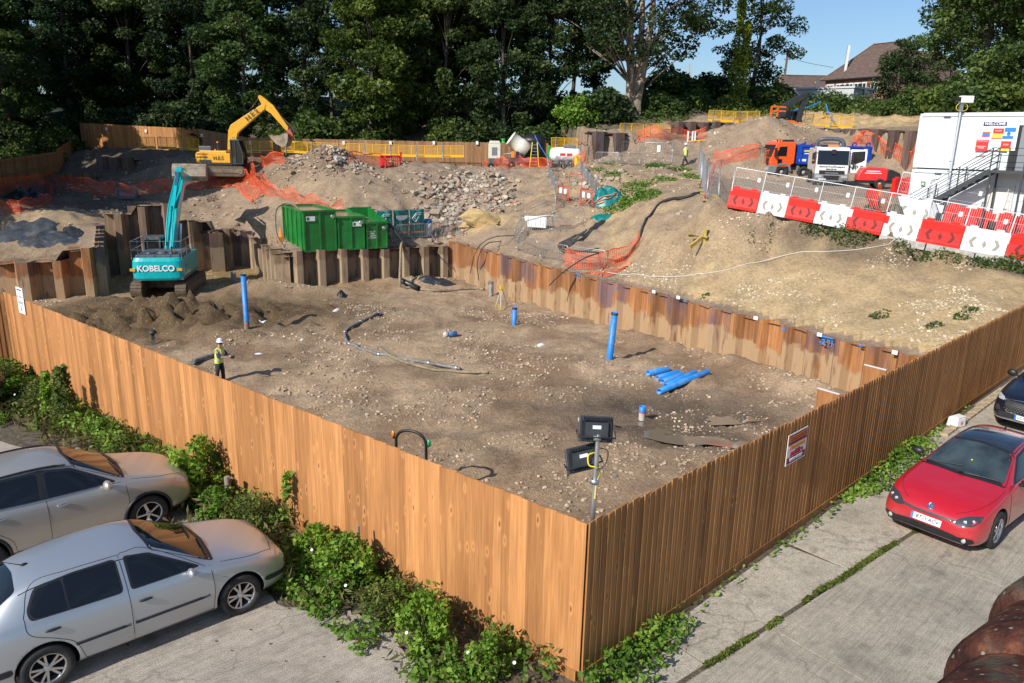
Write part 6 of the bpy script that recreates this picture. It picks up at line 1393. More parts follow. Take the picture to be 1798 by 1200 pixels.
# ---- spare buckets
def bucket(px,py,w,rz,lab,m=None,sc=1):
 p = hit(px,py);e = empty('digger_bucket',p,rz,lab,'bucket',None);mb = MB();pr = [(-.35,.95),(-.45,.55),(-.30,.15),(.05,.0),(.40,.05),(.55,.3)]
 for a,b in zip(pr[:-1],pr[1:]): mb.add([(-w / 2,a[0],a[1]),(-w / 2,b[0],b[1]),(w / 2,b[0],b[1]),(w / 2,a[0],a[1])],[(0,1,2,3)])
 for x in (-w / 2,w / 2 - .03): mb.prism(pr,0,.03,M=basis((x + .03,0,0),(0,1,0),(-1,0,0),(0,0,1)))
 o = mb.build('shell',m or M_buck,e);o.modifiers.new('s','SOLIDIFY').thickness = .03;MB().box((-.15,-.38,.78),(.06,.3,.36)).box((.15,-.38,.78),(.06,.3,.36)).build('lug',m or M_buck,e);e.scale = (sc,) * 3
bucket(223,350,1.6,R(188),'lone grey digger bucket standing on the shaded ledge',mat('grey_bucket',(.30,.29,.28),.5,.3),1.0)
bucket(470,285,1.0,R(200),'rusty digger bucket lying right of the yellow excavator')
bucket(757,279,1.2,R(160),'dark digger attachment standing on the low mound before the fence',M_track2,.85)
# ---- roll bar of the small dumper behind the golden fence
dp = hit(722,822);dz_ = hz(dp.x,dp.y);dp = aty(722,800,19.8);dgz = hz(dp.x,dp.y)
e = empty('site_roller',(dp.x,dp.y,dgz),R(-20),'small machine with black roll hoop and two beacons just behind the golden fence','roller');ZT = 2.05
h_ = MB();h_.tube(spline([(-.47,0,.6),(-.47,0,1.6),(-.44,0,ZT - .22),(-.28,0,ZT - .06),(0,0,ZT),(.28,0,ZT - .06),(.44,0,ZT - .22),(.47,0,1.6),(.47,0,.6)],4),.042,8);h_.build('roll_hoop',M_blk,e)
MB().lathe([(.001,0),(.05,0),(.05,.10),(.035,.17),(.001,.19)],(-.56,0,ZT - .27),n=14).build('orange_beacon',M_org,e);MB().lathe([(.001,0),(.05,0),(.05,.10),(.035,.17),(.001,.19)],(.56,0,ZT - .36),n=14).build('green_beacon',M_grnb,e);MB().bar((-.47,0,ZT - .3),(-.57,0,ZT - .3),.04).bar((.47,0,ZT - .38),(.57,0,ZT - .38),.04).build('bracket',M_blk,e)
MB().box((0,-.7,.6),(.95,1.4,.5)).build('machine_body',M_yel,e,bevel=.06)
for y in (-1.4,-.2): MB().cyl((-.5,y,.35),(.5,y,.35),.36,n=24).build('drum',M_track2,e)
MB().box((0,-.5,.9),(.45,.4,.12)).box((0,-.3,1.0),(.45,.1,.3)).build('seat',M_blk,e)
# lorries
def truck_wheel(mb_root,x,y,r,w,s):
 t = MB();t.lathe([(r * .55,-w / 2),(r * .95,-w / 2),(r,-w / 2 + .04),(r,w / 2 - .04),(r * .95,w / 2),(r * .55,w / 2),(r * .5,w / 2 - .06),(.001,w / 2 - .06)],(0,0,0),(0,s,0),28);o = t.build('wheel',M_tyre,mb_root);o.location = (x,y,r)
 MB().lathe([(r * .55,w / 2 - .01),(r * .5,w / 2 - .08),(r * .3,w / 2 - .06),(r * .22,w / 2 + .02),(.001,w / 2 + .03)],(0,0,0),(0,s,0),20).build('hub',mat('grey_hub',(.34,.33,.32),.5,dirt=.3),o)
M_orc = mat('lorry_orange',(.78,.10,.015),.35,coat=.5,var=.08);M_blu = mat('tipper_blue',(.008,.055,.38),.4,coat=.3,var=.15,dirt=.12,dcol=(.2,.2,.22));M_wh = mat('lorry_white',(.72,.73,.72),.35,coat=.4,var=.05,dirt=.1,dcol=(.4,.37,.32));M_gb = mat('bumper_grey',(.17,.18,.19),.6,var=.15,dirt=.2)
def lamp_box(c,size,m,nm,e): return MB().box(c,size).build(nm,m,e)
def tipper():
 e = empty('tipper_lorry');tag(e,'orange cab tipper lorry with blue body parked at the foot of the mound','lorry')   # faces -x,origin front centre on ground
 cab = MB();pr = [(.10,.75),(.0,1.25),(.05,1.75),(.38,2.78),(.55,3.0),(2.0,3.05),(2.1,2.9),(2.1,1.25),(1.9,1.2),(1.75,.95),(.55,.95),(.45,.75)]
 cab.prism(pr,-1.22,1.22);cab.build('cab',M_orc,e,bevel=.06)
 MB().prism([(.17,1.83),(.42,2.66),(.40,2.68),(.14,1.85)],-1.08,1.08).build('windscreen',M_glass,e);w = MB().prism([(.03,1.80),(.40,2.74),(.36,2.78),(-.01,1.80)],-1.16,1.16);w.build('screen_frame',M_blk,e)
 MB().prism([(.10,1.86),(.37,2.66),(.33,2.68),(.05,1.86)],-1.05,1.05).build('windscreen',M_glass,e)
 MB().prism([(-.05,1.1),(-.02,1.7),(.06,1.7),(.04,1.1)],-.8,.8).build('grille',M_blk,e);MB().prism([(-.16,.42),(-.16,.95),(.0,1.08),(.5,1.02),(.5,.42)],-1.24,1.24).build('bumper',M_gb,e,bevel=.05)
 for s in (1,-1):
  MB().box((-.13,s * .92,.80),(.08,.42,.26)).build('headlight',M_lamp,e);MB().prism([(.55,1.85),(.70,2.62),(1.35,2.66),(1.35,1.85)],s * 1.215,s * 1.235).build('side_window',M_glass,e);MB().prism([(.62,1.15),(.62,1.6),(1.0,1.6),(1.0,1.15)],s * 1.215,s * 1.23).build('lower_window',M_glass,e)
  MB().box((.30,s * 1.42,2.15),(.14,.24,.75)).box((.34,s * 1.28,2.5),(.05,.3,.04)).build('mirror',M_blk,e,bevel=.03)
  MB().prism([(.38,.5),(.45,1.0),(.75,1.25),(1.35,1.28),(1.75,1.05),(1.9,.6),(1.75,.6),(1.6,.95),(1.3,1.12),(.85,1.10),(.6,.9),(.52,.5)],s * 1.0,s * 1.27).build('wheel_arch',M_gb,e)
  for x in (1.1,3.05,6.3,7.65): truck_wheel(e,x,s * 1.04,.52,.34,s)
 for y in (-.7,-.15,.5,.9): MB().lathe([(.001,0),(.07,0),(.07,.1),(.001,.16)],(1.0,y,3.05),n=10).build('beacon',M_org,e)
 MB().box((1.5,0,3.14),(.9,2.2,.16)).build('roof_visor',M_blk,e,bevel=.04)
 MB().box((5.2,0,.95),(6.6,.9,.32)).build('chassis',M_blk,e);MB().cyl((2.5,-.95,.85),(3.9 - 1.3,-.95,.85),.28).build('air_tank',M_gb,e)
 b = MB();b.prism([(2.45,1.25),(2.25,2.75),(2.95,3.1),(2.95,2.85),(8.75,2.75),(8.95,1.4),(8.6,1.2)],-1.22,-1.16);b.prism([(2.45,1.25),(2.25,2.75),(2.95,3.1),(2.95,2.85),(8.75,2.75),(8.95,1.4),(8.6,1.2)],1.16,1.22)
 b.box((5.55,0,1.24),(6.2,2.36,.12));b.box((2.35,0,2.0),(.08,2.36,1.5));b.box((8.82,0,2.05),(.08,2.36,1.4));b.build('tipping_body',M_blu,e)
 rb = MB()
 for s in (1,-1):
  rb.box((5.7,s * 1.25,2.72),(6.1,.10,.14));rb.box((5.6,s * 1.25,1.32),(6.3,.08,.16))
  for x in (2.62,8.6): rb.bar((x,s * 1.26,1.3),(x - .08,s * 1.26,2.7),.18,.1)
  for x in (7.2,8.45): rb.lathe([(.22,-.04),(.22,.04),(.12,.04),(.12,-.04),(.22,-.04)],(x,s * 1.22,2.92),(0,1,0),16)
 rb.build('ribs',M_blu,e)
 g = MB();y = -1.245;z = 2.05
 for (a,b_) in (((4.2,z + .28),(5.6,z + .28)),((4.2,z),(5.6,z)),((4.2,z - .28),(5.6,z - .28))): g.bar((a[0],y,a[1]),(b_[0],y,b_[1]),.04,.14)
 g.build('white_stripe',M_lab,e);g = MB()
 for s in (1,-1): g.bar((5.3,y,z + s * .40),(5.95,y,z),.04,.22);g.bar((6.1,y,z + .0),(6.75,y,z + s * .45),.04,.26)
 g.build('white_arrow',M_lab,e);MB().bar((7.3,y,z),(7.9,y,z),.04,.08).build('reflective_bar',M_lab,e);g = MB()
 g.bar((8.1,y,2.55),(8.6,y,2.55),.03,.06);g.bar((8.6,y,2.55),(8.6,y,2.2),.03,.06);g.build('corner_tape',M_lab,e);MB().bar((2.9,y,2.1),(3.5,y,2.1),.03,.08).build('reflective_bar',M_lab,e)
 MB().box((3.2,-1.25,2.32),(.7,.02,.12)).build('yellow_plate',M_yel_s,e);MB().box((2.8,-1.25,1.55),(.6,.02,.2)).build('yellow_plate',M_lab,e)
 MB().tube([(2.2,-.95,1.6),(2.15,-.95,2.9)],.09,10).build('exhaust',M_blk,e)
 return e
tp = tipper();ta = hit(1345,306,30);ta = at(1338,314,4.25)
tp.location = (ta.x + .1,ta.y,4.36);tp.rotation_euler = (0,0,R(-3 + 7))
def sweeper():
 e = empty('white_lorry');tag(e,'white road sweeper lorry facing the camera with its door open','lorry')    # faces -x
 cab = MB();pr = [(.06,.85),(.0,1.3),(.05,1.62),(.22,2.62),(.40,2.82),(1.9,2.88),(1.95,1.1),(1.6,.9),(.4,.85)]
 cab.prism(pr,-1.15,1.15);cab.build('cab',M_wh,e,bevel=.07)
 MB().prism([(.02,1.58),(.21,2.58),(.17,2.60),(-.02,1.58)],-1.08,1.08).build('screen_frame',M_blk,e,bevel=.03);MB().prism([(.0,1.63),(.18,2.53),(.14,2.55),(-.035,1.63)],-1.02,1.02).build('windscreen',M_glass,e)
 MB().box((-.03,0,1.02),(.06,1.75,.26)).build('grille',M_blk,e);MB().box((-.055,.0,.97),(.06,.9,.05)).build('grille_bar',M_galv,e)
 MB().prism([(-.10,.32),(-.12,.80),(.0,.90),(.5,.88),(.5,.32)],-1.2,1.2).build('bumper',M_gb,e,bevel=.06);MB().box((-.125,0,.58),(.05,1.0,.16)).build('air_intake',M_blk,e);MB().box((-.13,0,.74),(.04,1.1,.10)).build('step_recess',M_blk,e)
 for s in (1,-1):
  MB().box((-.12,s * .90,.70),(.06,.42,.17)).build('headlight',M_lamp,e);MB().prism([(.45,1.62),(.55,2.5),(1.3,2.5),(1.3,1.62)],s * 1.14,s * 1.165).build('side_window',M_glass,e)
  MB().box((.02,s * 1.36,2.15),(.12,.22,.5)).box((.05,s * 1.36,1.72),(.1,.2,.24)).box((.1,s * 1.24,2.42),(.05,.3,.04)).build('mirror',M_blk,e,bevel=.03)
  truck_wheel(e,.95,s * .98,.47,.3,s);truck_wheel(e,4.6,s * .98,.47,.32,s)
 plate(e,'KX56 MDU',basis((-.15,.62,.5),(0,-1,0),(0,0,1),(-1,0,0)),False)
 mk = lambda t,sz,y,z,m: text_mesh(t,sz,basis((.002 if z > 1.3 else -.01,y,z),(0,-1,0),Vector((.1,0,1)).normalized(),Vector((-1,0,.1)).normalized()),'lettering',m,e,bold=.004)
 mk('National',.19,.62,1.42,M_ink);mk('Road',.19,.06,1.42,MATS['tank_green']);mk('Sweepers',.19,-.52,1.42,M_ink);mk('08450 200 999',.12,.05,1.24,M_ink)
 MB().box((-.02,-.62,.95),(.08,.12,.07)).build('indicator',M_org,e)
 MB().box((.62,0,2.93),(.2,.75,.13)).build('light_bar',M_org,e);MB().box((.0,.0,2.5),(.1,.3,.34)).build('camera',M_blk,e);MB().box((1.0,.6,2.92),(.7,.4,.16)).build('roof_hatch',M_blk,e)
 d = MB();d.prism([(0,1.0),(0,2.62),(.12,2.7),(1.1,2.7),(1.18,2.6),(1.18,1.35),(.75,1.0)],0,.06);dm = basis((.42,-1.18,0),Vector((-.10,-1,0)).normalized(),Vector((1,-.10,0)).normalized(),(0,0,1));d.xf(dm);od = d.build('door',M_wh,e,bevel=.02)
 MB().prism([(.12,1.75),(.16,2.52),(1.02,2.58),(1.06,1.95),(.9,1.82),(.5,1.66)],-.012,-.004).xf(dm).build('door_window',M_glass,od)
 for i,(c,m) in enumerate((('N',M_ink),('P',MATS['tank_green']),('S',M_ink))): text_mesh(c,.46,dm @ basis((.22 + i * .34,-.012,1.36),(1,0,0),(0,0,1),(0,-1,0)),'lettering',m,od,bold=.012)
 MB().box((3.4,0,.85),(5.2,.9,.3)).build('chassis',M_blk,e)
 b = MB();b.prism([(2.15,1.05),(2.15,2.6),(2.5,2.75),(5.4,2.75),(5.7,1.8),(5.4,1.05)],-1.12,1.12);b.build('hopper',mat('hopper_cream',(.62,.58,.47),.5,var=.15,dirt=.3),e,bevel=.08)
 MB().tube(spline([(2.4,-.95,2.6),(2.3,-.92,3.15),(2.3,-.5,3.42),(2.3,.5,3.42),(2.4,.9,3.25),(2.5,1.0,2.7)],6),.15,10).build('suction_boom',M_darkgrey,e);MB().box((2.35,0,3.1),(.5,1.0,.1)).build('boom_rest',M_darkgrey,e)
 return e
sw = sweeper();sa = at(1457,327,4.25);dsw = Vector((sa.x,sa.y,0)).normalized();sw.location = sa + Vector((0,0,-.02));sw.rotation_euler = (0,0,math.atan2(dsw.y,dsw.x) + R(8))
ca = at(1535,331,4.25);e = empty('compressor_trailer',ca,R(-12),'red and black compressor trailer standing right of the white lorry','trailer')
M_crd = mat('compressor_red',(.70,.03,.03),.38,coat=.4,var=.08)
MB().prism([(-1.35,.55),(-1.3,.95),(-1.05,1.4),(-.7,1.5),(.45,1.45),(.62,1.35),(.62,.55)],-.62,.62).build('canopy',M_crd,e,bevel=.05);MB().prism([(.62,.55),(.62,1.36),(.9,1.35),(1.45,1.1),(1.55,.8),(1.45,.55)],-.60,.60).build('rear_cover',M_blk,e,bevel=.05)
MB().box((0,0,.45),(2.6,1.1,.16)).build('chassis',M_blk,e)
for s in (1,-1): truck_wheel(e,.15,s * .72,.36,.2,s)
MB().tube([(-1.3,0,.45),(-2.1,0,.42),(-2.2,0,.5)],.05,8).build('drawbar',M_blk,e);MB().cyl((-2.0,0,0),(-2.0,0,.5),.05).build('jockey_wheel',M_blk,e)
for z,w_ in ((1.22,.9),(1.08,1.1)): MB().box((-.35,-.64,z),(w_,.012,.05)).build('text_line',M_sgnw,e)
# plant at the top of the ramp
def gp(px,py,Y): p = aty(px,py,Y);p.z = hz(p.x,p.y);return p
M_cream = mat('plant_cream',(.66,.62,.52),.45,var=.08,dirt=.12)
lt = gp(868,288,74.5);e = empty('generator',lt,R(2),'cream boxed generator on a dark trailer in front of the rear fence','generator')
MB().box((0,0,1.75),(1.15,1.0,1.35)).prism([(-.575,2.42),(.575,2.42),(.45,2.72),(-.45,2.72)],-.5,.5).build('cabinet',M_cream,e,bevel=.05);MB().box((0,-.51,1.75),(.5,.02,.75)).build('grille',M_gb,e);MB().box((.1,0,.85),(1.3,1.0,.5)).box((.4,0,.5),(2.2,.9,.18)).build('trailer_base',M_darkgrey,e)
for x in (-.3,.5): truck_wheel(e,x,-.55,.34,.2,-1)
dc = gp(911,288,74);e = empty('dust_cannon',dc,0,'tilted cream dust suppression drum on a dark trailer beside the black tank','dust cannon')
ax = Vector((-.83,-.12,.60)).normalized();MB().lathe([(.62,-.95),(.70,-.9),(.72,0),(.66,.05),(.68,.95),(.74,1.0),(.66,1.02),(.60,.8),(.001,.8)],(0,0,2.25),ax,24).build('drum',M_cream,e);MB().lathe([(.001,-.95),(.62,-.95)],(0,0,2.25),ax,24).build('drum_end',M_cream,e)
MB().box((.15,0,1.35),(.9,.8,.6)).build('engine',M_blk,e,bevel=.04);MB().box((-.6,-.1,1.35),(.3,.3,.55)).build('orange_box',M_org,e);MB().box((0,0,.85),(2.4,1.2,.4)).build('trailer_base',M_darkgrey,e);MB().bar((.1,.35,1.2),(0,.35,2.0),.12).bar((.1,-.35,1.2),(0,-.35,2.0),.12).build('cradle',M_darkgrey,e)
for x in (-.7,.2): truck_wheel(e,x,-.65,.38,.2,-1)
bt = gp(935,287,77);e = empty('water_tank',bt,0,'large black ribbed water tank between the cream drum and yellow panels','tank');pr = [(.001,0),(1.3,0)]
for k in range(9): pr += [(1.3,.1 + k * .26),(1.33,.18 + k * .26),(1.33,.24 + k * .26)]
pr += [(1.3,2.5),(1.1,2.7),(.6,2.9),(.35,2.92),(.35,3.0),(.001,3.0)];MB().lathe(pr,n=32).build('tank_shell',M_blk,e)
cable([bt + Vector((.1,-1.0,2.9)),bt + Vector((.5,-1.5,2.1)),bt + Vector((1.3,-1.7,.9)),bt + Vector((1.9,-1.8,.1))],.04,'blue hose hanging from the top of the black water tank','blue_hose',M_bp)
ld = gp(938,290,73);e = empty('step_ladder',ld,0,'yellow stepladder standing before the black water tank','ladder');g = MB();
for s in (-.32,.32): g.bar((s * 1.35,0,0),(s * .7,.35,2.25),.07)
g.build('stile',M_yel_s,e);g = MB()
for k in range(7): t = (k + .7) / 7.5;g.box((0,.35 * t,2.25 * t),(.62 - .25 * t,.08,.04))
g.build('tread',M_galv,e);g = MB();[g.bar((s * 1.35,.9,0),(s * .7,.4,2.25),.05) for s in (-.32,.32)];g.build('rear_leg',M_yel_s,e)
wb2 = gp(992,288,75);e = empty('water_bowser',wb2,0,'white plastic water bowser with grey lid at the top of the ramp','bowser');m = MB();m.smooth = True
rings = []
for x,sc in ((-1.5,.35),(-1.4,.72),(-.9,.95),(-.4,1.0),(.5,1.0),(1.1,.97),(1.4,.75),(1.48,.4)): rings.append([(x,math.cos(a) * .72 * sc,1.05 + math.sin(a) * .72 * sc) for a in [2 * PI * i / 18 for i in range(18)]])
m.loft(rings);m.build('tank_shell',M_white,e);MB().box((.35,0,1.85),(1.15,.9,.3)).build('lid',M_gb,e,bevel=.05);MB().box((0,0,.3),(2.4,.9,.12)).build('chassis',M_galv,e)
for x in (-.4,.5): truck_wheel(e,x,-.6,.3,.18,-1)
for x in (-.3,.35): MB().box((x,-.73,1.1),(.5,.02,.22)).build('sticker',M_redp,e)
yb = gp(1014,291,73.5);e = empty('yellow_bin',yb,0,'yellow wheeled bin right of the white bowser','bin');MB().box((0,0,.62),(.55,.5,1.0),taper=-.12).build('bin_body',M_yel_s,e);MB().box((0,0,1.16),(.66,.6,.10)).build('lid',M_yel_s,e)
for x in (-.25,.25): MB().cyl((x - .03,.25,.1),(x + .03,.25,.1),.1).build('wheel',M_blk,e)
M_gr = mat('bright_green_paint',(.02,.42,.06),.4)
gv = gp(884,256,84.5);e = empty('green_pump',gv + Vector((0,0,-1.15)),0,'bright green pump head showing above the rear fence, left of the cream drum','pump');MB().lathe([(.001,0),(.35,0),(.3,2.3),(.5,2.45),(.5,2.65),(.22,2.75),(.22,3.1),(.32,3.2),(.001,3.3)],n=16).build('pump_head',M_gr,e)
gc = gp(955,256,84.5);e = empty('green_skip',gc + Vector((0,0,-1.2)),0,'bright green container showing above the rear fence right of the black tank','container');MB().prism([(-.9,.0),(-.9,2.95),(-.8,3.0),(.6,2.9),(.9,2.3),(.9,0)],-.6,.6).build('container_body',M_gr,e);MB().cyl((-.6,0,2.95),(-.6,0,3.3),.12).build('filler',M_gr,e)
# rear timber fences
def zfg(A,B):
 u = (B - A).normalized();return lambda s: hz(A.x + u.x * s,A.y + u.y * s) - A.z
def rear_fence(a,b,h,label,tops=None,m=None,seed=1):
 A,B_ = a.copy(),b.copy();A.z = 0;B_.z = 0;u = (B_ - A).normalized();out = Vector((u.y,-u.x,0));out = out if out.y < 0 else -out
 L = (B_ - A).length;zf = lambda s: a.z + (b.z - a.z) * s / L - h
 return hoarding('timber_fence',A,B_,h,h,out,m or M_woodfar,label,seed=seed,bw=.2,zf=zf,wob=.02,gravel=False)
f_pts = [aty(140,216,95),aty(350,227,88),aty(436,242,80.5),aty(640,246.5,80.2),aty(820,250,80),aty(962,252,80)]
rear_fence(f_pts[0],f_pts[1],3.4,'shaded timber fence at the back left, left of the yellow excavator',seed=21,m=M_wood2);rear_fence(f_pts[1],f_pts[2],2.9,'timber fence stepping down behind the yellow excavator',seed=22)
rear_fence(f_pts[2],f_pts[4],2.7,'long rear timber fence behind the yellow edge panels',seed=23);rear_fence(f_pts[4],f_pts[5],2.7,'rear timber fence behind the cream plant and the black tank',seed=24)
rear_fence(aty(-60,285,62),aty(0,280,68),2.6,'timber fence at the left edge beyond the covered heap',seed=25,m=M_wood2);rear_fence(aty(0,280,68),aty(98,267,84),2.6,'shaded timber fence on the left under the overhanging bushes',seed=26,m=M_wood2);rear_fence(aty(99,263,84),aty(125,246,92),2.8,'short end piece of the shaded left fence turning uphill',seed=27,m=M_wood2)
for i,px in enumerate((188,257,355,440,517,604,686,762,838)):
 if px < 350: p = onseg(px,222 + (px - 140) * .055,f_pts[0],f_pts[1])
 elif px < 436: p = onseg(px,236,f_pts[1],f_pts[2])
 else: p = onseg(px,249,f_pts[2],f_pts[4])
 e = empty('fence_lamp',p + Vector((0,-.14,.0)),0,ORD[i] + ' small white light box along the top of the rear fence from the left','light','white light boxes on the rear fence');MB().box((0,0,-.12),(.24,.12,.34)).build('housing',M_sgnw,e)
# yellow edge protection panels
def mesh_yellow():
 k = NB('yellow_mesh');s = k.sep(k.tc.outputs['Object']);fx = k.math('FRACT',k.math('MULTIPLY',s[0],8));fy = k.math('FRACT',k.math('MULTIPLY',s[2],8))
 a = k.math('MAXIMUM',k.math('LESS_THAN',fx,.16),k.math('LESS_THAN',fy,.16));return k.fin((.78,.42,.02),.5,None,None,a)
M_ym = mesh_yellow();M_yp = mat('panel_yellow',(.80,.44,.015),.45)
def make_edge_panel():
 e = empty('edge_panel');tag(e,cat='edge panel');L,H_ = 2.6,1.15;f = MB()
 for a,b in (((0,0,.02),(0,0,H_)),((0,0,H_),(L,0,H_)),((L,0,H_),(L,0,.02)),((0,0,.25),(L,0,.25)),((L / 2,0,.2),(L / 2,0,H_))): f.bar(a,b,.045)
 f.build('frame',M_yp,e);MB().add([(0,0.01,.25),(L,.01,.25),(L,.01,H_),(0,.01,H_)],[(0,1,2,3)]).build('mesh',M_ym,e);MB().box((L / 2,0,.13),(L,.03,.22)).build('toe_board',M_yp,e)
 MB().box((L * .32,-.02,.13),(.85,.012,.1)).build('dark_print',mat('print_brown',(.25,.12,.02),.6),e)
 MB().cyl((L * .18,-.06,-.2),(L * .18,-.06,H_ + .12),.035,n=8).build('post',M_galv,e);return e
ep = make_edge_panel();EPU = [False]
def edge_run(pts,where,n=None):
 """pts: (px, py of the foot, Y)"""
 W = [aty(x,y,Y) for x,y,Y in pts];tot = [0]
 for a,b in zip(W[:-1],W[1:]): tot.append(tot[-1] + (b - a).xy.length)
 n = n or max(1,round(tot[-1] / 2.62))
 def pos(s): j = max(k for k in range(len(tot) - 1) if tot[k] <= min(s,tot[-1] - 1e-6));return W[j].lerp(W[j + 1],(s - tot[j]) / (tot[j + 1] - tot[j]))
 for k in range(n):
  a,b = pos(tot[-1] * k / n),pos(tot[-1] * (k + 1) / n);lab = (ORD[k] + ' yellow mesh edge panel ' + where) if n > 1 else 'yellow mesh edge panel ' + where
  if not EPU[0]: o = ep;EPU[0] = True;o['label'] = lab;o['group'] = 'yellow mesh edge panels'
  else: o = clone(ep,a,0,lab,'yellow mesh edge panels')
  orient(o,a,b)
edge_run([(245,262,80),(290,262,78),(355,266,76)],'left of the yellow excavator, from the left')
edge_run([(434,269,78),(493,269,78)],'just right of the yellow excavator, from the left');edge_run([(494,268,78.5),(560,272,78.6),(620,273,78.6),(700,276,78.4),(760,277,78.3),(815,277,78.2)],'along the long rear fence, from the left')
edge_run([(968,263,79),(1033,264,78.5)],'right of the black water tank, from the left');edge_run([(1088,238,78),(1135,239,79),(1181,239,79.5)],'between the two dark pile walls, from the left')
edge_run([(1243,214,81.5),(1300,217,81.5),(1336,216,81.8)],'left of the tall mound, from the left');edge_run([(1403,222,78),(1430,223,78)],'right behind the black excavator arm',1);edge_run([(1449,224,77),(1484,226,77)],'standing alone above the pile wall at right',1)
e = empty('white_posts',gp(1225,250,76.5),0,'white posts with a yellow plank between the two upper mounds','posts')
for x in (-1.0,-.55,-.3,1.6,1.9): MB().box((x,0,.4),(.12,.1,1.1)).build('post',M_sgnw,e)
MB().bar((-.9,-.1,.0),(1.6,-.1,.25),.1).build('plank',M_yp,e)
cable([aty(1208,212,86),aty(1225,208,86),aty(1250,206,86)],.07,'short blue pipe on the bank above the dark piles','blue_hose',M_bp)
cable([aty(1385,200,82),aty(1400,192,82.5),aty(1420,188,83),aty(1441,179,84)],.07,'blue hose rising over the bushes behind the black excavator','blue_hose',M_bp)
cable([aty(1450,183,84),aty(1455,198,82),aty(1462,210,80),aty(1468,216,78)],.07,'blue hose dropping down the bank to the lone yellow panel','blue_hose',M_bp)
cable([aty(1545,217,78),aty(1560,222,76),aty(1576,225,74)],.06,'blue hose on the bank left of the white cabins','blue_hose',M_bp)
p = hit(494,432);e = empty('netting_cone',p,0,'small orange cone of netting left of the largest green tank','cone');MB().lathe([(.30,0),(.30,.05),(.20,.06),(.03,.8),(.001,.8)],n=14).build('cone',M_org,e)
MB().box((.25,-.5,.05),(.7,.35,.4)).build('timber_block',M_wood2,e)
# white cabins,stair,barriers at right
dC = Vector((.886,-.97,0)).normalized();nC = Vector((-dC.y,dC.x,0));nC = nC if nC.y > 0 else -nC      # along the front;into the building
TLc = aty(1617,200,41.5);HC = 2.72;LC = 9.8;DC = 3.0;z2 = TLc.z - HC;z1 = z2 - .12 - HC
M_cab = mat('cabin_white',(.66,.69,.70),.5,var=.04,bscale=8,dirt=.04,dcol=(.4,.4,.36));M_cabt = mat('cabin_trim',(.50,.53,.54),.5);M_stair = mat('stair_dark_grey',(.045,.05,.055),.45,var=.15)
def cabin(z,lab):
 e = empty('site_cabin');tag(e,lab,'cabin');e.matrix_world = basis((TLc.x,TLc.y,z),dC,nC,(0,0,1))
 MB().box((LC / 2,DC / 2,HC / 2),(LC - .1,DC - .1,HC - .1)).build('wall',M_cab,e)
 f = MB()
 for x in (.06,LC - .06):
  for y in (.06,DC - .06): f.box((x,y,HC / 2),(.14,.14,HC - .2))
 for zz in (.06,HC - .07):
  for y in (.06,DC - .06): f.box((LC / 2,y,zz),(LC,.14,.14))
  for x in (.06,LC - .06): f.box((x,DC / 2,zz),(.14,DC - .2,.13))
 f.build('corner_frame',M_cab,e);MB().box((LC / 2,DC / 2,HC + .01),(LC - .2,DC - .2,.06)).build('roof',M_cabt,e)
 for x in (1.0,2.45,4.9,7.3): MB().box((x,.045,HC / 2),(.012,.012,HC - .3)).build('panel_joint',M_cabt,e)
 MB().box((1.3,.0,HC - .16),(.32,.05,.08)).build('vent',M_darkgrey,e);return e
tag(MB().box((LC / 2,DC / 2,0),(LC - .3,DC - .3,.2)).xf(basis((TLc.x,TLc.y,z2 - .06),dC,nC,(0,0,1))).build('cabin_gap_shade',M_blk),'dark box standing in for the shade of the gap between the upper and lower white cabins','gap_shade')  # black box added to stand for the shade between the cabins
cu_ = cabin(z2,'upper white site cabin with a WELCOME board and open door');cl_ = cabin(z1,'lower white site cabin under the metal stair')
def cpt(px,py,off=0):
 p = onseg(px,py,Vector((TLc.x,TLc.y,0)) - nC * off,Vector((TLc.x,TLc.y,0)) - nC * off + dC * 10);q = p - Vector((TLc.x,TLc.y,0));return q.dot(dC),p.z
dx0,dz0 = cpt(1783,214);dxb,dzb = cpt(1776,288)
MB().box((dx0 + .55,-.005,1.05),(1.1,.05,2.1)).build('doorway',M_blk,cu_);MB().box((dx0 + .72,-.03,1.05),(.72,.04,2.06)).build('door',mat('door_grey',(.20,.22,.24),.5),cu_);
f = MB();f.box((dx0 - .05,-.02,1.08),(.1,.08,2.2));f.box((dx0 + 1.15,-.02,1.08),(.1,.08,2.2));f.box((dx0 + .55,-.02,2.2),(1.3,.08,.1));f.build('door_frame',M_cab,cu_)
sx = cpt(1768,380)[0];MB().box((dx0 - .1,-.01,1.02),(1.0,.05,2.04)).build('door',mat('door_cream',(.66,.66,.60),.5),cl_)
f = MB();f.box((dx0 - .65,-.01,1.05),(.08,.06,2.1));f.box((dx0 + .45,-.01,1.05),(.08,.06,2.1));f.box((dx0 - .1,-.01,2.12),(1.18,.06,.08));f.build('door_frame',M_cab,cl_);MB().box((dx0 + .25,-.06,1.0),(.16,.06,.05)).build('door_handle',M_galv,cl_)
def wallsign(px,py,w,h,m,par,txt=None,ts=.1,tm=None,nm='sign',z0=z2):
 s,z = cpt(px,py);o = MB().box((s,-.02,z - z0),(w,.02,h)).build(nm,m,par)
 if txt: text_mesh(txt,ts,basis((s,-.035,z - z0),(1,0,0),(0,0,1),(0,-1,0)),'lettering',tm or M_sgnw,o,depth=.004,bold=.004)
 return o,s,z - z0
e = empty('welcome_sign');e.matrix_world = basis((TLc.x,TLc.y,z2) ,dC,nC,(0,0,1));e.location = e.location - nC * .06;tag(e,'site sign board headed WELCOME on the upper white cabin','sign')
so_,s0,zz0 = wallsign(1748.5,218,1.02,.20,mat('navy_sign',(.02,.03,.13),.5),e,'WELCOME',.19)
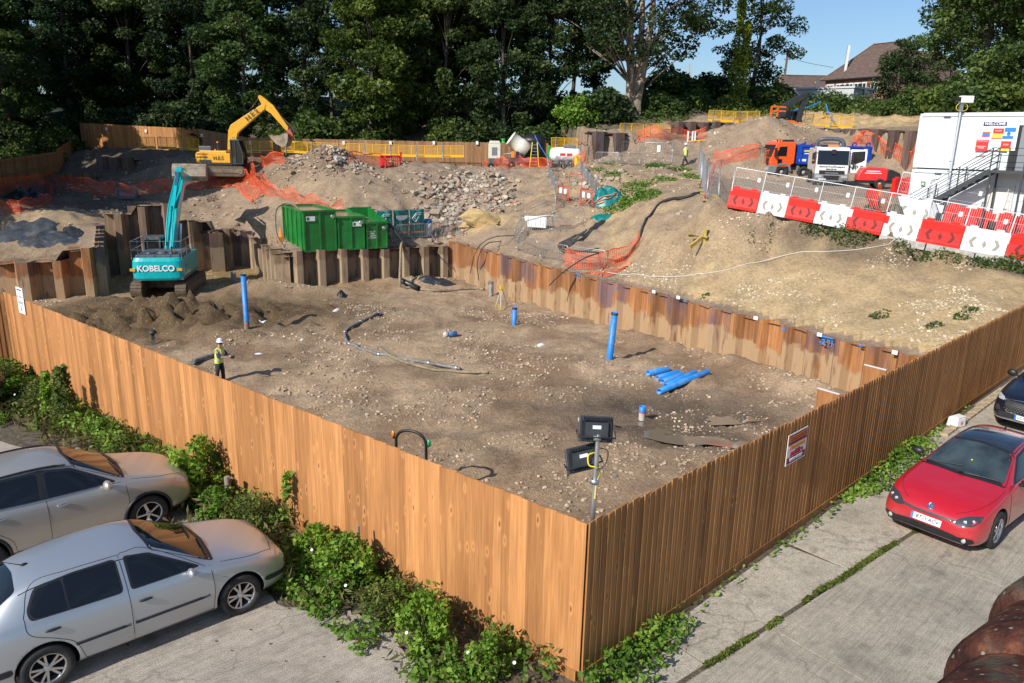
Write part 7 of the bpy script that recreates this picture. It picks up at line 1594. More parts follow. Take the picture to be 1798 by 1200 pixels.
s0b,zb0 = cpt(1751,237);B0 = MB().box((s0 + .17,-.005,zz0 - .50),(1.75,.012,1.5)).build('board',M_sgnw,e)
def blk(dx,dz,w,h,m,txt=None,ts=.05,tm=None):
 o = MB().box((s0 + dx,-.022,zz0 + dz),(w,.012,h)).build('panel',m,e)
 if txt: text_mesh(txt,ts,basis((s0 + dx,-.032,zz0 + dz),(1,0,0),(0,0,1),(0,-1,0)),'lettering',tm or M_sgnw,o,depth=.002)
blk(-.32,-.36,.34,.04,M_yel_s);blk(-.32,-.42,.34,.05,M_crd);blk(-.32,-.52,.34,.14,M_blue_s);blk(-.32,-.61,.34,.04,M_crd)
blk(.20,-.33,.46,.24,M_crd,'DO NOT',.07);blk(.18,-.56,.46,.20,M_yel_s);blk(.16,-.68,.46,.04,M_crd)
blk(.70,-.27,.48,.20,M_blue_s);o = MB().lathe([(.001,0),(.085,0),(.085,.01)],(s0 + .66,-.022,zz0 - .47),(0,-1,0),18).build('panel',M_blue_s,e);blk(.64,-.63,.48,.14,M_blue_s)
blk(-.42,-1.02,.56,.54,M_crd);text_mesh('SITE ENTRANCE',.065,basis((s0 - .42,-.035,zz0 - .82),(1,0,0),(0,0,1),(0,-1,0)),'lettering',M_sgnw,e);text_mesh('PLEASE SIGN\nIN HERE',.075,basis((s0 - .44,-.035,zz0 - 1.12),(1,0,0),(0,0,1),(0,-1,0)),'lettering',M_sgnw,e)
blk(.62,-.98,.44,.34,M_crd,'STOP',.1);blk(.58,-1.22,.44,.12,M_yel_s)
wallsign(1721,273,.42,.08,M_sgnw,cu_);wallsign(1725,273,.24,.06,M_crd,cu_,nm='sticker')
o,s_,z_ = wallsign(1621,323,.20,.24,MATS['tank_green'],cl_,z0=z1,nm='first_aid_sign');g = MB();g.box((s_,-.035,z_),(.13,.01,.04));g.box((s_,-.036,z_),(.04,.01,.13));g.build('white_cross',M_sgnw,o)
ms,mz = cpt(1672,280,.25);mp_ = Vector((TLc.x,TLc.y,0)) - nC * .25 + dC * ms;e = empty('camera_mast',(mp_.x,mp_.y,z1 - .2),0,'tall white camera mast fixed to the front of the cabins','camera mast')
MB().cyl((0,0,0),(0,0,5.95),.05,n=10).build('pole',M_cab,e);MB().box((0,0,6.05),(.16,.16,.4)).build('bracket',M_galv,e);MB().box((.18,-.05,6.42),(.62,.3,.34)).build('camera_box',M_sgnw,e,bevel=.03);MB().box((-.28,-.1,6.42),(.22,.2,.2)).build('camera',M_blk,e)
for s in (-1,1): MB().tube(spline([(.05 * s,-.08,6.3),(.28 * s,-.1,6.1),(.22 * s,-.1,5.9),(0,-.06,5.85)],5),.014,5).build('yellow_cable',M_yel_s,e)
for zz in (.5,1.6,2.9,3.4): MB().box((0,.06,zz),(.2,.12,.06)).build('clamp',M_galv,e)
st = empty('metal_stair');st.matrix_world = basis((TLc.x,TLc.y,z1),dC,nC,(0,0,1));tag(st,'dark metal stair climbing to the upper white cabin','stair')
off0,off1 = -.35,-1.35;xt = cpt(1752,285,.35)[0];ztop = z2 - z1 + .02;xb = xt - 3.9;zb_ = .05
def rail(y,nm='handrail'):
 g = MB();
 for h in (1.05,.72,.40): g.tube([(xb - .1,y,zb_ + h),(xt,y,ztop + h)],.022,6)
 for t in (0.02,.33,.66,1): g.bar((xb + (xt - xb) * t,y,zb_ + (ztop - zb_) * t),(xb + (xt - xb) * t,y,zb_ + (ztop - zb_) * t + 1.05),.05)
 g.build(nm,M_stair,st)
rail(off0);rail(off1)
for y in (off0,off1): MB().bar((xb - .1,y,zb_),(xt,y,ztop - .02),.05,.22).build('stringer',M_stair,st)
g = MB()
for k in range(14): t = (k + .5) / 14;g.box((xb + (xt - xb) * t,(off0 + off1) / 2,zb_ + (ztop - zb_) * t + .04),(.26,1.0,.035))
g.build('treads',mat('tread_grey',(.30,.30,.28),.6),st)
MB().box((xt + 1.4,(off0 + off1) / 2 + .1,ztop - .06),(2.8,1.25,.12)).build('landing',M_stair,st)
g = MB()
for h in (1.05,.72,.40): g.tube([(xt,off1,ztop + h),(xt + 2.8,off1,ztop + h)],.022,6)
for x in (0,.7,1.4,2.1,2.8): g.bar((xt + x,off1,ztop),(xt + x,off1,ztop + 1.05),.045)
g.build('landing_rail',M_stair,st)
for x in (.05,1.4,2.75):
 for y in (off0 + .1,off1): MB().bar((xt + x,y,-.3),(xt + x,y,ztop - .1),.08).build('support_leg',M_stair,st)
ub = (bB - bA);ub.z = 0;Lb = ub.length;ub.normalize();nb_ = Vector((-ub.y,ub.x,0));nb_ = nb_ if nb_.y > 0 else -nb_
zb1 = lambda s: bA.z + (bB.z - bA.z) * s / Lb
# water-filled barriers
M_wfr = mat('barrier_red',(.66,.018,.012),.42,var=.08,dirt=.08,dcol=(.35,.2,.14));M_wfw = mat('barrier_white',(.68,.69,.68),.42,var=.05,dirt=.10,dcol=(.42,.36,.28))
def make_wf(m,name):
 e = empty(name);tag(e,cat='barrier');L = 1.95;H_ = 1.0;mb = MB()
 prof = [(-.24,0),(-.24,.14),(-.19,.22),(-.13,.62),(-.13,.95),(-.10,1.0),(.10,1.0),(.13,.95),(.13,.62),(.19,.22),(.24,.14),(.24,0)]
 rings = []
 for x in (0.0,.04,L - .04,L):
  k = .97 if x in (0.0,L) else 1;rings.append([(x,y * k,z) for y,z in prof])
 body = MB();body.loft(rings);body.box((.35,0,1.03),(.34,.2,.09));body.box((L - .45,0,1.03),(.34,.2,.09));body.box((L + .12,0,.75),(.26,.22,.36));body.build('shell',m,e,bevel=.02)
 for i,(x,kind) in enumerate(((.45,-1),(.97,0),(1.48,1))):
  for s in (-1,1):
   hl = MB();y = s * .165;w = .15
   P = [(x - .10,.40),(x,.26),(x + .10,.40),(x,.56)]
   if kind != 0: P = [(x - .13 * kind,.64),(x + .02 * kind,.64),(x + .17 * kind,.43),(x + .02 * kind,.22),(x - .13 * kind,.22),(x + .02 * kind,.43)]
   q = [(a,y + (-.006 * s) + s * (.06 * (.64 - b) / .42),b) for a,b in P];hl.add(q,[tuple(range(len(q)))])
   hl.build('recess_shade',M_rec_r if m is M_wfr else M_rec_w,e)  # flat patch on the shell; shade of the hollow is put into its colour
 return e
M_rec_r = mat('recess_shade_red',(.16,.01,.008),.6);M_rec_w = mat('recess_shade_white',(.30,.28,.22),.6)  # darker barrier tones that paint the shade of the moulded recesses
wr_,ww_ = make_wf(M_wfr,'red_barrier'),make_wf(M_wfw,'white_barrier');WU = {id(wr_): False,id(ww_): False}
def place_wf(which,p,rz,lab,group):
 pr = wr_ if which == 'r' else ww_
 if not WU[id(pr)]: WU[id(pr)] = True;o = pr;o['label'] = lab;o['group'] = group;o.location = p;o.rotation_euler = (0,0,rz)
 else: o = clone(pr,p,rz,lab,group)
 return o
rzb = math.atan2(ub.y,ub.x);n = int(Lb / 1.97);front = 'rwrwrwrwwrwr';cr_r = cr_w = 0;pitb = math.atan2(bB.z - bA.z,Lb)
sgn = .0
def wf_row(A,u,z,seq,step,where,grp,dz=0):
 cnt = {'r': 0,'w': 0};rz = math.atan2(u.y,u.x)
 for i,c in enumerate(seq):
  p = A + u * (i * step);p.z = z(i * step) + dz;q = z((i + 1) * step);nm = {'r': 'red','w': 'white'}[c]
  o = place_wf(c,p,rz,f'{ORD[cnt[c]]} {nm} plastic barrier {where}',grp);cnt[c] += 1
  o.rotation_euler = (0,-math.atan2(q - p.z + dz,step),rz + rs.uniform(-.02,.02));o.scale = (1.0,1.0,1.08)
S_ = []
for px in (1276,1326,1376,1427,1484,1548,1612,1690,1772,1860,1950): q = onseg(px,400,bA,bB) - bA;S_.append(q.xy.length if px > 1277 else 0)
cnt_ = {'r': 0,'w': 0}
for i,c in enumerate('rwrwrwrwrw'):
 a_,b_ = S_[i],S_[i + 1];p = bA + ub * a_;p.z = zb1(a_) - .02;nm = {'r': 'red','w': 'white'}[c];o = place_wf(c,p,rzb,f'{ORD[cnt_[c]]} {nm} plastic barrier in the front row, from the left','front row of red and white barriers');cnt_[c] += 1
 o.rotation_euler = (0,-math.atan2(zb1(b_) - zb1(a_),b_ - a_),rzb + rs.uniform(-.03,.03));o.scale = ((b_ - a_) / 1.97,1.0,1.08 if i < 5 else 1.15)
cA = aty(1500,352,45.5);s2_0 = (onseg(1548,400,bA,bB) - bA).xy.length;cA = bA + nb_ * 2.2 + ub * (s2_0 + .4);cA.z = 0
zrow2 = lambda s: zb1(s + s2_0) + .72
wf_row(cA,ub,zrow2,'wrrwwr',2.3,'in the row behind, below the stair, from the left','second row of red and white barriers')
bA2 = bA + nb_ * .4
for i,(x,y,Y) in enumerate(((1534,372,43),(1566,342,47),(1590,342,47))): p = gp(x,y,Y);place_wf('r',p,R(80 if i == 0 else 20),('red barrier standing end-on behind the white mesh fence','left of two red barriers beside the lower cabin','right of two red barriers beside the lower cabin')[i],'red barriers by the lower cabin')
wp = make_mesh_panel('white_mesh_panel',2.3,2.0,mat('fence_white',(.72,.73,.73),.45),20,4,.028,False);tag(wp,cat='fence panel');WPU = [False]
MB().box((1.9,-.03,1.55),(.22,.02,.22)).build('notice',M_sgnw,wp)
def wpan(A,u,z,n,step,where,skip=()):
 for k in range(n):
  if k in skip: continue
  p = A + u * (k * step);q = A + u * ((k + 1) * step);p.z = z(k * step);q.z = z((k + 1) * step);lab = f'{ORD[k]} white mesh panel {where}'
  if not WPU[0]: WPU[0] = True;o = wp;o['label'] = lab;o['group'] = 'white mesh fence panels'
  else: o = clone(wp,p,0,lab,'white mesh fence panels')
  orient(o,p,q)
for k in range(9):
 p = bA + ub * S_[k] + nb_ * .32;q = bA + ub * S_[k + 1] + nb_ * .32;p.z = zb1(S_[k]) + .02;q.z = zb1(S_[k + 1]) + .02;lab = f'{ORD[k]} white mesh panel on the front barrier row, from the left'
 if not WPU[0]: WPU[0] = True;o = wp;o['label'] = lab;o['group'] = 'white mesh fence panels'
 else: o = clone(wp,p,0,lab,'white mesh fence panels')
 orient(o,p,q);o.scale = ((q - p).length / 2.33,1,1.02)
wpan(cA + nb_ * .35,ub,lambda s: zrow2(s) + .25,6,2.36,'on the rear barrier row, from the left')
gA = bA + nb_ * .6 + ub * 9.6;wpan(gA,nb_,lambda s: zb1(9.6) + .3,1,2.36,'set crosswise between the barrier rows');wpan(gA + nb_ * 3.5,ub,lambda s: zb1(9.6) + .9,2,2.36,'beyond the barriers at the lower cabin corner, from the left')
k_ = MB();k_.cc = (.5,.5,.5)
for i in range(7):
 s0_ = 7.5 + i * 2.1;p = bA + ub * s0_ - nb_ * .22;p.z = zb1(s0_) - .14;o = MB().box((1.03,0,0),(2.05,.3,.34)).build('kerb',mat('rough_concrete',(.40,.37,.33),.9,var=.25,bump=.5));orient(o,p,p + ub * 2 + Vector((0,0,zb1(2) - zb1(0))));tag(o,kind='structure')
# buildings on the hill
M_brick = NB('red_brick');k = M_brick;bt_ = k.new('TexBrick');bt_.inputs['Scale'].default_value = 3;bt_.inputs['Color1'].default_value = (.36,.15,.09,1);bt_.inputs['Color2'].default_value = (.30,.12,.075,1);bt_.inputs['Mortar'].default_value = (.38,.30,.24,1);k.link(k.mapping(k.tc.outputs['Object'],(1,1,1),(R(90),0,0)),bt_.inputs[0]);M_brick = k.fin(bt_.outputs[0],.9)
M_roof = mat('brown_roof_tiles',(.115,.075,.06),.85,var=.35,bscale=6,bump=.6,bdist=.05,stretch=(1,1,4));M_ridge = mat('ridge_tiles',(.34,.22,.11),.8,var=.3);M_wfrm = mat('window_frame_white',(.75,.75,.75),.5)
def house(name,P,u,L,D,hw,hr,lab,wins=(),hip=True,base=-6,eave=.5,m_r=None):
 """P: front-left eaves corner on plan (z = eaves height); u along the front; walls drop below"""
 v = Vector((-u.y,u.x,0));v = v if v.y > 0 else -v;e = empty(name);e.matrix_world = basis(P,u,v,(0,0,1));tag(e,lab,'house')
 MB().box((L / 2,D / 2,base / 2),(L,D,-base)).build('wall',M_brick,e);hx,hy = (3.6,1.2) if hip else (0,0);q = eave
 a = [(-q,-q,0),(L + q,-q,0),(L + q,D + q,0),(-q,D + q,0),(hx,D / 2,hr),(L - hy,D / 2,hr)]
 mb = MB();mb.add(a,[(0,1,5,4),(1,2,5),(2,3,4,5),(3,0,4),(3,2,1,0)]);mb.build('roof',m_r or M_roof,e)
 MB().tube([a[4],a[5]],.16,8).build('ridge',M_ridge,e)
 for i,j in ((0,4),(3,4),(1,5),(2,5)): MB().tube([a[i],a[j]],.13,8).build('hip_ridge',M_ridge,e)
 MB().box((L / 2,-q - .05,-.08),(L + 2 * q,.14,.16)).build('gutter',M_blk,e)
 for (x,z,w,h) in wins:
  f = MB().box((x,-.03,z),(w + .12,.08,h + .12)).build('window',M_wfrm,e);
  for s in (-.25,.25): MB().box((x + s * w,-.08,z),(w * .42,.04,h * .86)).build('pane',M_glass,f)
 return e
A_ = aty(1450,139,128);B__ = aty(1556,124,118);uh = (B__ - A_);uh.z = 0;LhF = uh.length;uh.normalize()
house('brick_house',Vector((A_.x,A_.y,A_.z - .2)),uh,LhF,11,3,5.4,'long red brick house with brown hipped roof on the hill',wins=[(LhF * t,-1.5,1.2,1.5) for t in (.10,.27,.36,.44,.58,.66,.85)])
C_ = aty(1560,118,119);
house('brick_house',Vector((C_.x - .5,C_.y + 4,A_.z - .1)),Vector((.97,.25,0)).normalized(),17,9,3,4.8,'wing of the brick house partly hidden behind the right-hand trees',wins=[(3,-1.5,1.4,1.4)])
E_ = aty(1374,156,135);house('brick_house',Vector((E_.x,E_.y,E_.z)),Vector((1,-.15,0)).normalized(),11.5,7,3,2.4,'low brick house with a plain tiled roof behind the grey flat-roofed building',hip=False)
G_ = aty(1395,158,112);Gb = aty(1499,162,106);ug_ = (Gb - G_);ug_.z = 0;Lg = ug_.length;ug_.normalize();e = empty('flat_roofed_building');e.matrix_world = basis(G_,ug_,Vector((-ug_.y,ug_.x,0)),(0,0,1));tag(e,'pale grey flat-roofed building on the hill below the brick house','building')
MB().box((Lg / 2,3,-3),(Lg,6,6)).build('wall',mat('pale_render',(.48,.50,.50),.8,var=.1),e);MB().box((Lg / 2,3,.12),(Lg + .3,6.3,.25)).build('roof',M_cabt,e);MB().box((-1.2,2,-1.2),(2.2,4,3.2)).build('side_block',M_gb,e)
p = aty(1510,170,100);MB_ = MB();e = empty('porch',aty(1514,170,108),.1,'small dark gabled porch beside the grey flat-roofed building','porch');MB().prism([(-1.9,0),(1.9,0),(0,1.2)],0,5).build('roof',M_darkgrey,e);MB().box((0,2.5,-2),(3.2,4.6,4)).build('wall',M_brick,e)
p = aty(1484,104,126);MB_ = MB().cyl((0,0,-8),(.35,0,3.0),.22,n=12);o = MB_.build('white_mast',M_sgnw);o.location = p + Vector((0,0,-1));tag(o,'tall white mast rising behind the long brick roof','mast')
p = aty(1383,97,120);e = empty('telegraph_pole',p,0,'wooden telegraph pole left of the low brick house','pole');MB().cyl((-.35,0,-10),(0,0,.2),.17,n=10).build('shaft',mat('pole_wood',(.17,.13,.10),.9),e);MB().box((0,0,-.6),(1.0,.1,.1)).build('crossarm',MATS['pole_wood'],e)
cable([aty(1384,100,120),aty(1415,110,122),aty(1463,119,124)],.03,'thin wire from the telegraph pole to the brick house','wire')
p = aty(1213,112,125);o = MB().cyl((0,0,-9),(0,0,0),.2).build('lamp_column',M_cabt);o.location = p;tag(o,'pale slender column seen in the gap right of the big tree','column')
p = aty(1433,141,110);o = MB().cyl((0,0,-3),(0,0,0),.12).build('flue',M_sgnw);o.location = p;tag(o,'thin white flue on the grey flat-roofed building','flue')
# foliage
def leaf_mat(name,c1,c2,c3,trans=.33):
 k = NB(name);ch = k.sep(k.attr('col')['Color']);oi = k.new('ObjectInfo')
 c = k.ramp(ch[0],(0,c1),(.5,c2),(1,c3));c = k.mix(1,c,k.ramp(oi.outputs['Random'],(0,(.72,.8,.85)),(.5,(1,1,1)),(1,(1.25,1.12,.8))),'MULTIPLY')
 tr = k.new('BsdfTranslucent');k.link(c,tr.inputs[0]);mx = k.new('MixShader');mx.inputs[0].default_value = trans;out = k.n['Material Output']
 k.link(c,k.b.inputs['Base Color']);k.b.inputs['Roughness'].default_value = .6;k.b.inputs['Specular IOR Level'].default_value = .25;k.link(k.b.outputs[0],mx.inputs[1]);k.link(tr.outputs[0],mx.inputs[2]);k.link(mx.outputs[0],out.inputs[0]);MATS[name] = k.m;return k.m
ML_d = leaf_mat('leaves_dark',(.020,.037,.017),(.045,.078,.027),(.10,.145,.048));ML_v = leaf_mat('leaves_olive',(.05,.075,.015),(.10,.14,.03),(.20,.24,.06));ML_m = leaf_mat('leaves_mid',(.035,.065,.016),(.075,.125,.03),(.15,.21,.055));ML_b = leaf_mat('leaves_bright',(.07,.15,.016),(.15,.28,.03),(.27,.40,.06));ML_y = leaf_mat('leaves_ivy',(.06,.12,.015),(.16,.26,.03),(.30,.38,.06));ML_o = leaf_mat('leaves_brown',(.10,.06,.03),(.13,.10,.04),(.10,.12,.04))
M_bark = mat('bark',(.085,.068,.052),.95,var=.4,bscale=12,bump=.6,bdist=.05,stretch=(1,1,.3));M_barkl = mat('pale_bark',(.30,.24,.185),.95,var=.35,bscale=10,bump=.5,bdist=.04,stretch=(1,1,.3))
def leaves(name,C,tone,size,m,seed,parent=None,up=.35,long=1.0):
 """one small folded leaf face at each centre"""
 rs = np.random.RandomState(seed);n = len(C);C = np.asarray(C);s = size * rs.uniform(.6,1.35,n)[:,None]
 nr = rs.normal(size=(n,3));nr[:,2] = np.abs(nr[:,2]) + up;nr /= np.linalg.norm(nr,axis=1)[:,None];a = rs.normal(size=(n,3));t = np.cross(nr,a);t /= np.linalg.norm(t,axis=1)[:,None];b = np.cross(nr,t)
 V = np.stack([C - t * s * .6 * long,C + b * s * .42 - t * s * .05 + nr * s * .12,C + t * s * .7 * long,C - b * s * .42 - t * s * .05 + nr * s * .12],1).reshape(-1,3)
 me = bpy.data.meshes.new(name);me.vertices.add(4 * n);me.vertices.foreach_set('co',V.ravel().astype(np.float32));me.loops.add(4 * n);me.loops.foreach_set('vertex_index',np.arange(4 * n,dtype=np.int32));me.polygons.add(n);me.polygons.foreach_set('loop_start',np.arange(0,4 * n,4,dtype=np.int32));me.materials.append(m)
 ca = me.color_attributes.new('col','FLOAT_COLOR','POINT');tt = np.clip(np.asarray(tone) + rs.normal(0,.16,n),0,1);ca.data.foreach_set('color',np.repeat(np.stack([tt,tt,tt,np.ones(n)],1),4,0).ravel().astype(np.float32));me.update();me.validate()
 o = bpy.data.objects.new(name,me);COL.objects.link(o);o.parent = parent;return o
def clumps(K,per,rs,flat=.6):
 """K: list of (centre, radius, tone)"""
 C,T = [],[]
 for c,r,t in K:
  n = int(per * (r ** 1.6));d = rs.normal(size=(n,3));d /= np.linalg.norm(d,axis=1)[:,None];q = d * (r * rs.uniform(.35,1.0,n) ** .6)[:,None];q[:,2] *= flat;C.append(np.array(c) + q);T.append(np.full(n,t))
 return np.concatenate(C),np.concatenate(T)
def tree_proto(name,h,rad,base,nc,seed,m,bark=None,size=.34,per=110,twin=False,sparse=1.0,shape=.9,trunk_r=.32,cr_=(1.0,1.9)):
 rs = np.random.RandomState(seed);e = empty(name);K = [];T = MB();lean = rs.uniform(-.6,.6,2)
 trunks = [((0,0),lean)] if not twin else [((-.3,0),(-2.2,.4)),((.35,.1),(1.8,-.3)),((.1,.2),(.2,.6))]
 lines = []
 for (b,l) in trunks:
  P = [Vector((b[0] + l[0] * (t ** 1.3) + .18 * math.sin(t * 7 + seed),b[1] + l[1] * t ** 1.3 + .15 * math.cos(t * 6),h * .92 * t)) for t in [i / 10 for i in range(11)]];P[0].z = -.8;rr = [trunk_r * (1 - .85 * t / 10) * (1.35 if t == 0 else 1) for t in range(11)];T.tube(P,rr,8);lines.append(P)
 for i in range(nc):
  t = base + (1 - base) * (rs.rand() ** .8);z = h * t;w = rad * (math.sin(PI * min(1,max(.06,(t - base) / (1 - base) * .86 + .10))) ** shape);a = rs.uniform(0,2 * PI);r = w * math.sqrt(rs.uniform(.12,1));P = lines[i % len(lines)];q = P[min(10,int(t * 10))]
  c = Vector((q.x + math.cos(a) * r,q.y + math.sin(a) * r,z));K.append((tuple(c),rs.uniform(*cr_) * sparse,.5 + .22 * rs.randn()))
  if i % 3 == 0: st = P[max(1,min(9,int((t - .14) * 10)))];T.tube([st,st.lerp(c,.5) + Vector((0,0,.25)),c],[trunk_r * .28,trunk_r * .17,trunk_r * .06],5)
 T.build('trunk',bark or M_bark,e);C,TT = clumps(K,per,rs);leaves('crown',C,TT,size,m,seed,e);return e
PROT = [tree_proto('dark_tree',23,4.6,.04,100,1,ML_d),tree_proto('dark_tree',25,4.2,.14,88,2,ML_d),tree_proto('dark_tree',21,5.0,.03,104,3,ML_d),tree_proto('broadleaf_tree',21,4.2,.03,92,4,ML_m,per=120),tree_proto('broadleaf_tree',24,3.6,.30,56,5,ML_m,sparse=.9)]
USED = {}
def put_tree(pr,px,py,Y,sc,lab,cat='tree',group=None,rz=None,dz=0,sx=1.0):
 p = aty(px,py,Y);p.z = hz(p.x,p.y) + dz;rz = (px * 1.7) % 6.28 if rz is None else rz
 if not USED.get(pr.name): USED[pr.name] = True;o = pr;o.location = p;o.rotation_euler = (0,0,rz);o.scale = (sc * sx,sc * sx,sc);o['label'] = lab
 else: o = clone(pr,p,rz,lab,None,(sc * sx,sc * sx,sc))
 o['category'] = cat
 if group: o['group'] = group
 return o
row = [(20,101,0,0.95),(75,107,2,1.05),(130,99,1,0.85),(185,106,0,1.0),(240,102,2,0.95),(292,108,1,1.0),(345,101,0,0.92),(385,107,3,1.0),(432,88,3,0.95),(478,99,1,0.88),(540,90,0,0.8),(585,101,4,1.0),(655,88,3,1.02),(700,91,3,0.95),(735,99,0,1.0),(783,91,2,0.92),(835,97,1,1.0),(882,90,0,0.92),(925,99,4,1.05),(962,92,2,0.9),(1005,102,4,0.98),(1040,100,1,0.92)]
desc = ['tall dark tree','tall slender dark tree','broad dark tree','ivy-clad green tree','open-crowned tree']
for i,(px,Y,k,s) in enumerate(row): put_tree(PROT[k],px,240,Y,s,f'{desc[k]}, {ORD[i]} from the left in the belt behind the rear fence',group='belt of trees behind the rear fence')
for i,(px,Y,k,s) in enumerate([(45,113,1,1),(160,115,0,1),(215,112,2,1.0),(320,114,2,1),(405,116,1,.9),(620,118,1,.75),(690,116,0,.95),(760,117,2,1.0),(860,118,1,.95),(945,120,0,.72)] + [(30 + 75 * j,130 + 3 * (j % 2),2,.44) for j in range(12)]): put_tree(PROT[k],px,225,Y,s,f'{desc[k]} of the deeper row, {ORD[i]} from the left, seen between nearer trees',group='deeper row of trees')
for i,(x,y,k,s) in enumerate([(-46,52,0,.8),(-43.5,50,3,.95),(-47,60,2,1.25),(-52,55,2,1.15),(-57,50,0,1.2),(-54,62,0,1.3),(-50,66,2,1.1),(-58,64,1,1.2),(-60,78,2,.9),(-68,86,0,1.0),(-58,90,3,.9)]):
 o = clone(PROT[k],(x,y,hz(x,y) if y > 40 else 0),x,f'{desc[k]} at the left boundary, {ORD[i]} from the near end','trees on the left boundary',s);o['category'] = 'tree'
tw = tree_proto('twin_stemmed_tree',23,8.6,.27,230,11,ML_d,M_barkl,size=.30,per=80,twin=True,shape=.45,trunk_r=.55,cr_=(.9,1.8));put_tree(tw,1112,217,88,.98,'large tree with pale forked trunks above the terrace, right end of the belt',rz=0,dz=-.3)
sg = tree_proto('lone_tree',16,5.2,.10,90,13,ML_d,size=.28,per=90,cr_=(.9,1.6));put_tree(sg,1320,190,100,.98,'lone tree with open crown against the sky, left of the telegraph pole')
rt = tree_proto('broadleaf_tree',19,6.6,.04,120,17,ML_m,size=.30,per=85);put_tree(rt,1712,205,80,.98,'huge green tree towering over the white cabins at right',rz=1);put_tree(rt,1660,200,96,.72,'green tree left of and behind the huge tree at right',rz=3);put_tree(rt,1800,200,76,.95,'green tree cut by the right edge above the white cabins',rz=4);put_tree(rt,1775,200,96,1.15,'tallest green tree behind, at the right edge',rz=2)
cf_ = tree_proto('dark_conifer',9.5,3.1,.03,62,19,ML_d,size=.26,per=100,shape=.7,cr_=(.8,1.3));put_tree(cf_,1573,200,88,.8,'dense dark rounded tree in front of the brick house wing')
for i,(px,h,dx) in enumerate(((1287,12.5,0),(1300,10.2,0))):
 p = aty(px,190,93);p.z = hz(p.x,p.y);e = empty('ivy_column',p,0,('taller','shorter')[i] + ' bright yellow-green ivy-covered stem beside the lone tree','ivy');rs_ = np.random.RandomState(i);n = 2200;t = rs_.rand(n);a = rs_.rand(n) * 6.28;r = (.95 - .6 * t) * rs_.uniform(.6,1,n) * (1 + .3 * np.sin(t * 23));leaves('ivy',np.stack([np.cos(a) * r,np.sin(a) * r,t * h],1),.6 + .4 * t,.24,ML_y,i,e);MB().cyl((0,0,-.5),(0,0,h * .97),.18,.08,8).build('stem',M_bark,e)
def bush_proto(name,r,h,nc,seed,m,size,per,stem=True,cr_=(.35,.6)):
 rs = np.random.RandomState(seed);e = empty(name);K = []
 for i in range(nc): a = rs.uniform(0,6.28);q = r * math.sqrt(rs.rand());z = h * (rs.rand() ** .7) * (1 - .55 * (q / r) ** 2);K.append(((math.cos(a) * q,math.sin(a) * q,z),rs.uniform(*cr_) * r,.5 + .2 * rs.randn()))
 C,T = clumps(K,per,rs,.75);leaves('foliage',C,T,size,m,seed,e)
 if stem:
  b = MB()
  for i in range(7): a = rs.uniform(0,6.28);b.tube([(0,0,-.2),(math.cos(a) * r * .3,math.sin(a) * r * .3,h * .4),(math.cos(a) * r * .6,math.sin(a) * r * .6,h * rs.uniform(.6,.9))],[.03 * h,.02 * h,.008 * h],5)
  b.build('stems',M_bark,e)
 return e
BD = bush_proto('bush',1.9,2.8,34,31,ML_d,.24,150);BM = bush_proto('bush',2.0,2.4,34,32,ML_m,.24,150);BB = bush_proto('bush',1.8,3.2,34,33,ML_b,.22,130);BY = bush_proto('bush',1.6,1.4,22,34,ML_m,.18,150)
for px,py,Y,s,pr,lab in ((1012,240,87,1.15,BB,'bright green bush below the twin-stemmed tree, above the yellow panels'),(1180,190,102,2.0,BM,'large rounded bush in the gap right of the twin-stemmed tree'),(1255,190,101,1.45,BD,'dark bush left of the ivy-covered stems'),(1345,190,97,1.4,BM,'green bush at the foot of the lone tree'),(1290,196,92,.9,BM,'low bush below the ivy-covered stems'),
 (560,235,84,1.7,BM,'light green spreading bush right of the yellow excavator bucket'),(492,235,86,1.1,BM,'green bush behind the yellow excavator boom'),(540,240,82.5,1.0,BM,'low green bush behind the fence right of the excavator'),(100,262,92,1.3,BM,'pale leafy bush hanging over the left timber fence'),(55,270,87,1.4,BM,'green bush over the left fence near the edge'),(15,285,80,1.3,BM,'greyish green bush at the left edge above the timber fence'),(140,250,98,1.2,BD,'dark bush in the corner of the two left fences'),
 (640,240,84,1.2,BM,'bush at the foot of the ivy-clad trees'),(750,242,84,.9,BY,'low fern-like bush behind the rear fence middle'),(830,240,85,1.4,BD,'dark bush behind the rear fence left of the generator'),(790,240,86,1.3,BM,'bush just left of the dark bush behind the fence'),(885,240,87,1.1,BD,'dark bush behind the generator'),(950,238,87,1.3,BM,'bush behind the black water tank'),(1060,225,88,1.4,BD,'dark bush left of the forked trunks'),(1215,192,93,1.0,BM,'bush on the bank above the left dark piles'),
 (1400,195,96,.5,BM,'left bush on the bank below the grey building'),(1370,180,108,.8,BD,'dark bush left of the grey building'),(1432,195,92,1.0,BY,'low yellow-green bush behind the black excavator'),(1460,190,93,1.0,BM,'tall bush in front of the grey building'),(1500,195,94,.85,BM,'bush before the right end of the grey building'),(1535,200,90,1.0,BY,'low bush below the dark rounded tree'),(1605,200,86,1.2,BM,'bush right of the dark rounded tree'),(1560,208,82,1.1,BY,'low green bush on the bank left of the cabins'),(1650,200,80,1.2,BM,'green bush behind the camera mast'),(1760,195,74,1.4,BM,'leafy bush above the WELCOME board'),
 (1700,200,76,1.5,BM,'green bush behind the upper white cabin'),(300,240,97,1.6,BD,'dark bush behind the shaded back left fence'),(380,240,91,1.4,BD,'dark bush left of the yellow boom'),(215,235,98,1.6,BD,'dark bush above the shaded back left fence'),(1130,205,92,1.2,BM,'small bush right of the forked trunks'),(1165,205,89,1.1,BM,'bush on the bank above the yellow terrace panels')): put_tree(pr,px,py,Y,s,lab,'bush',None,dz=-.2)
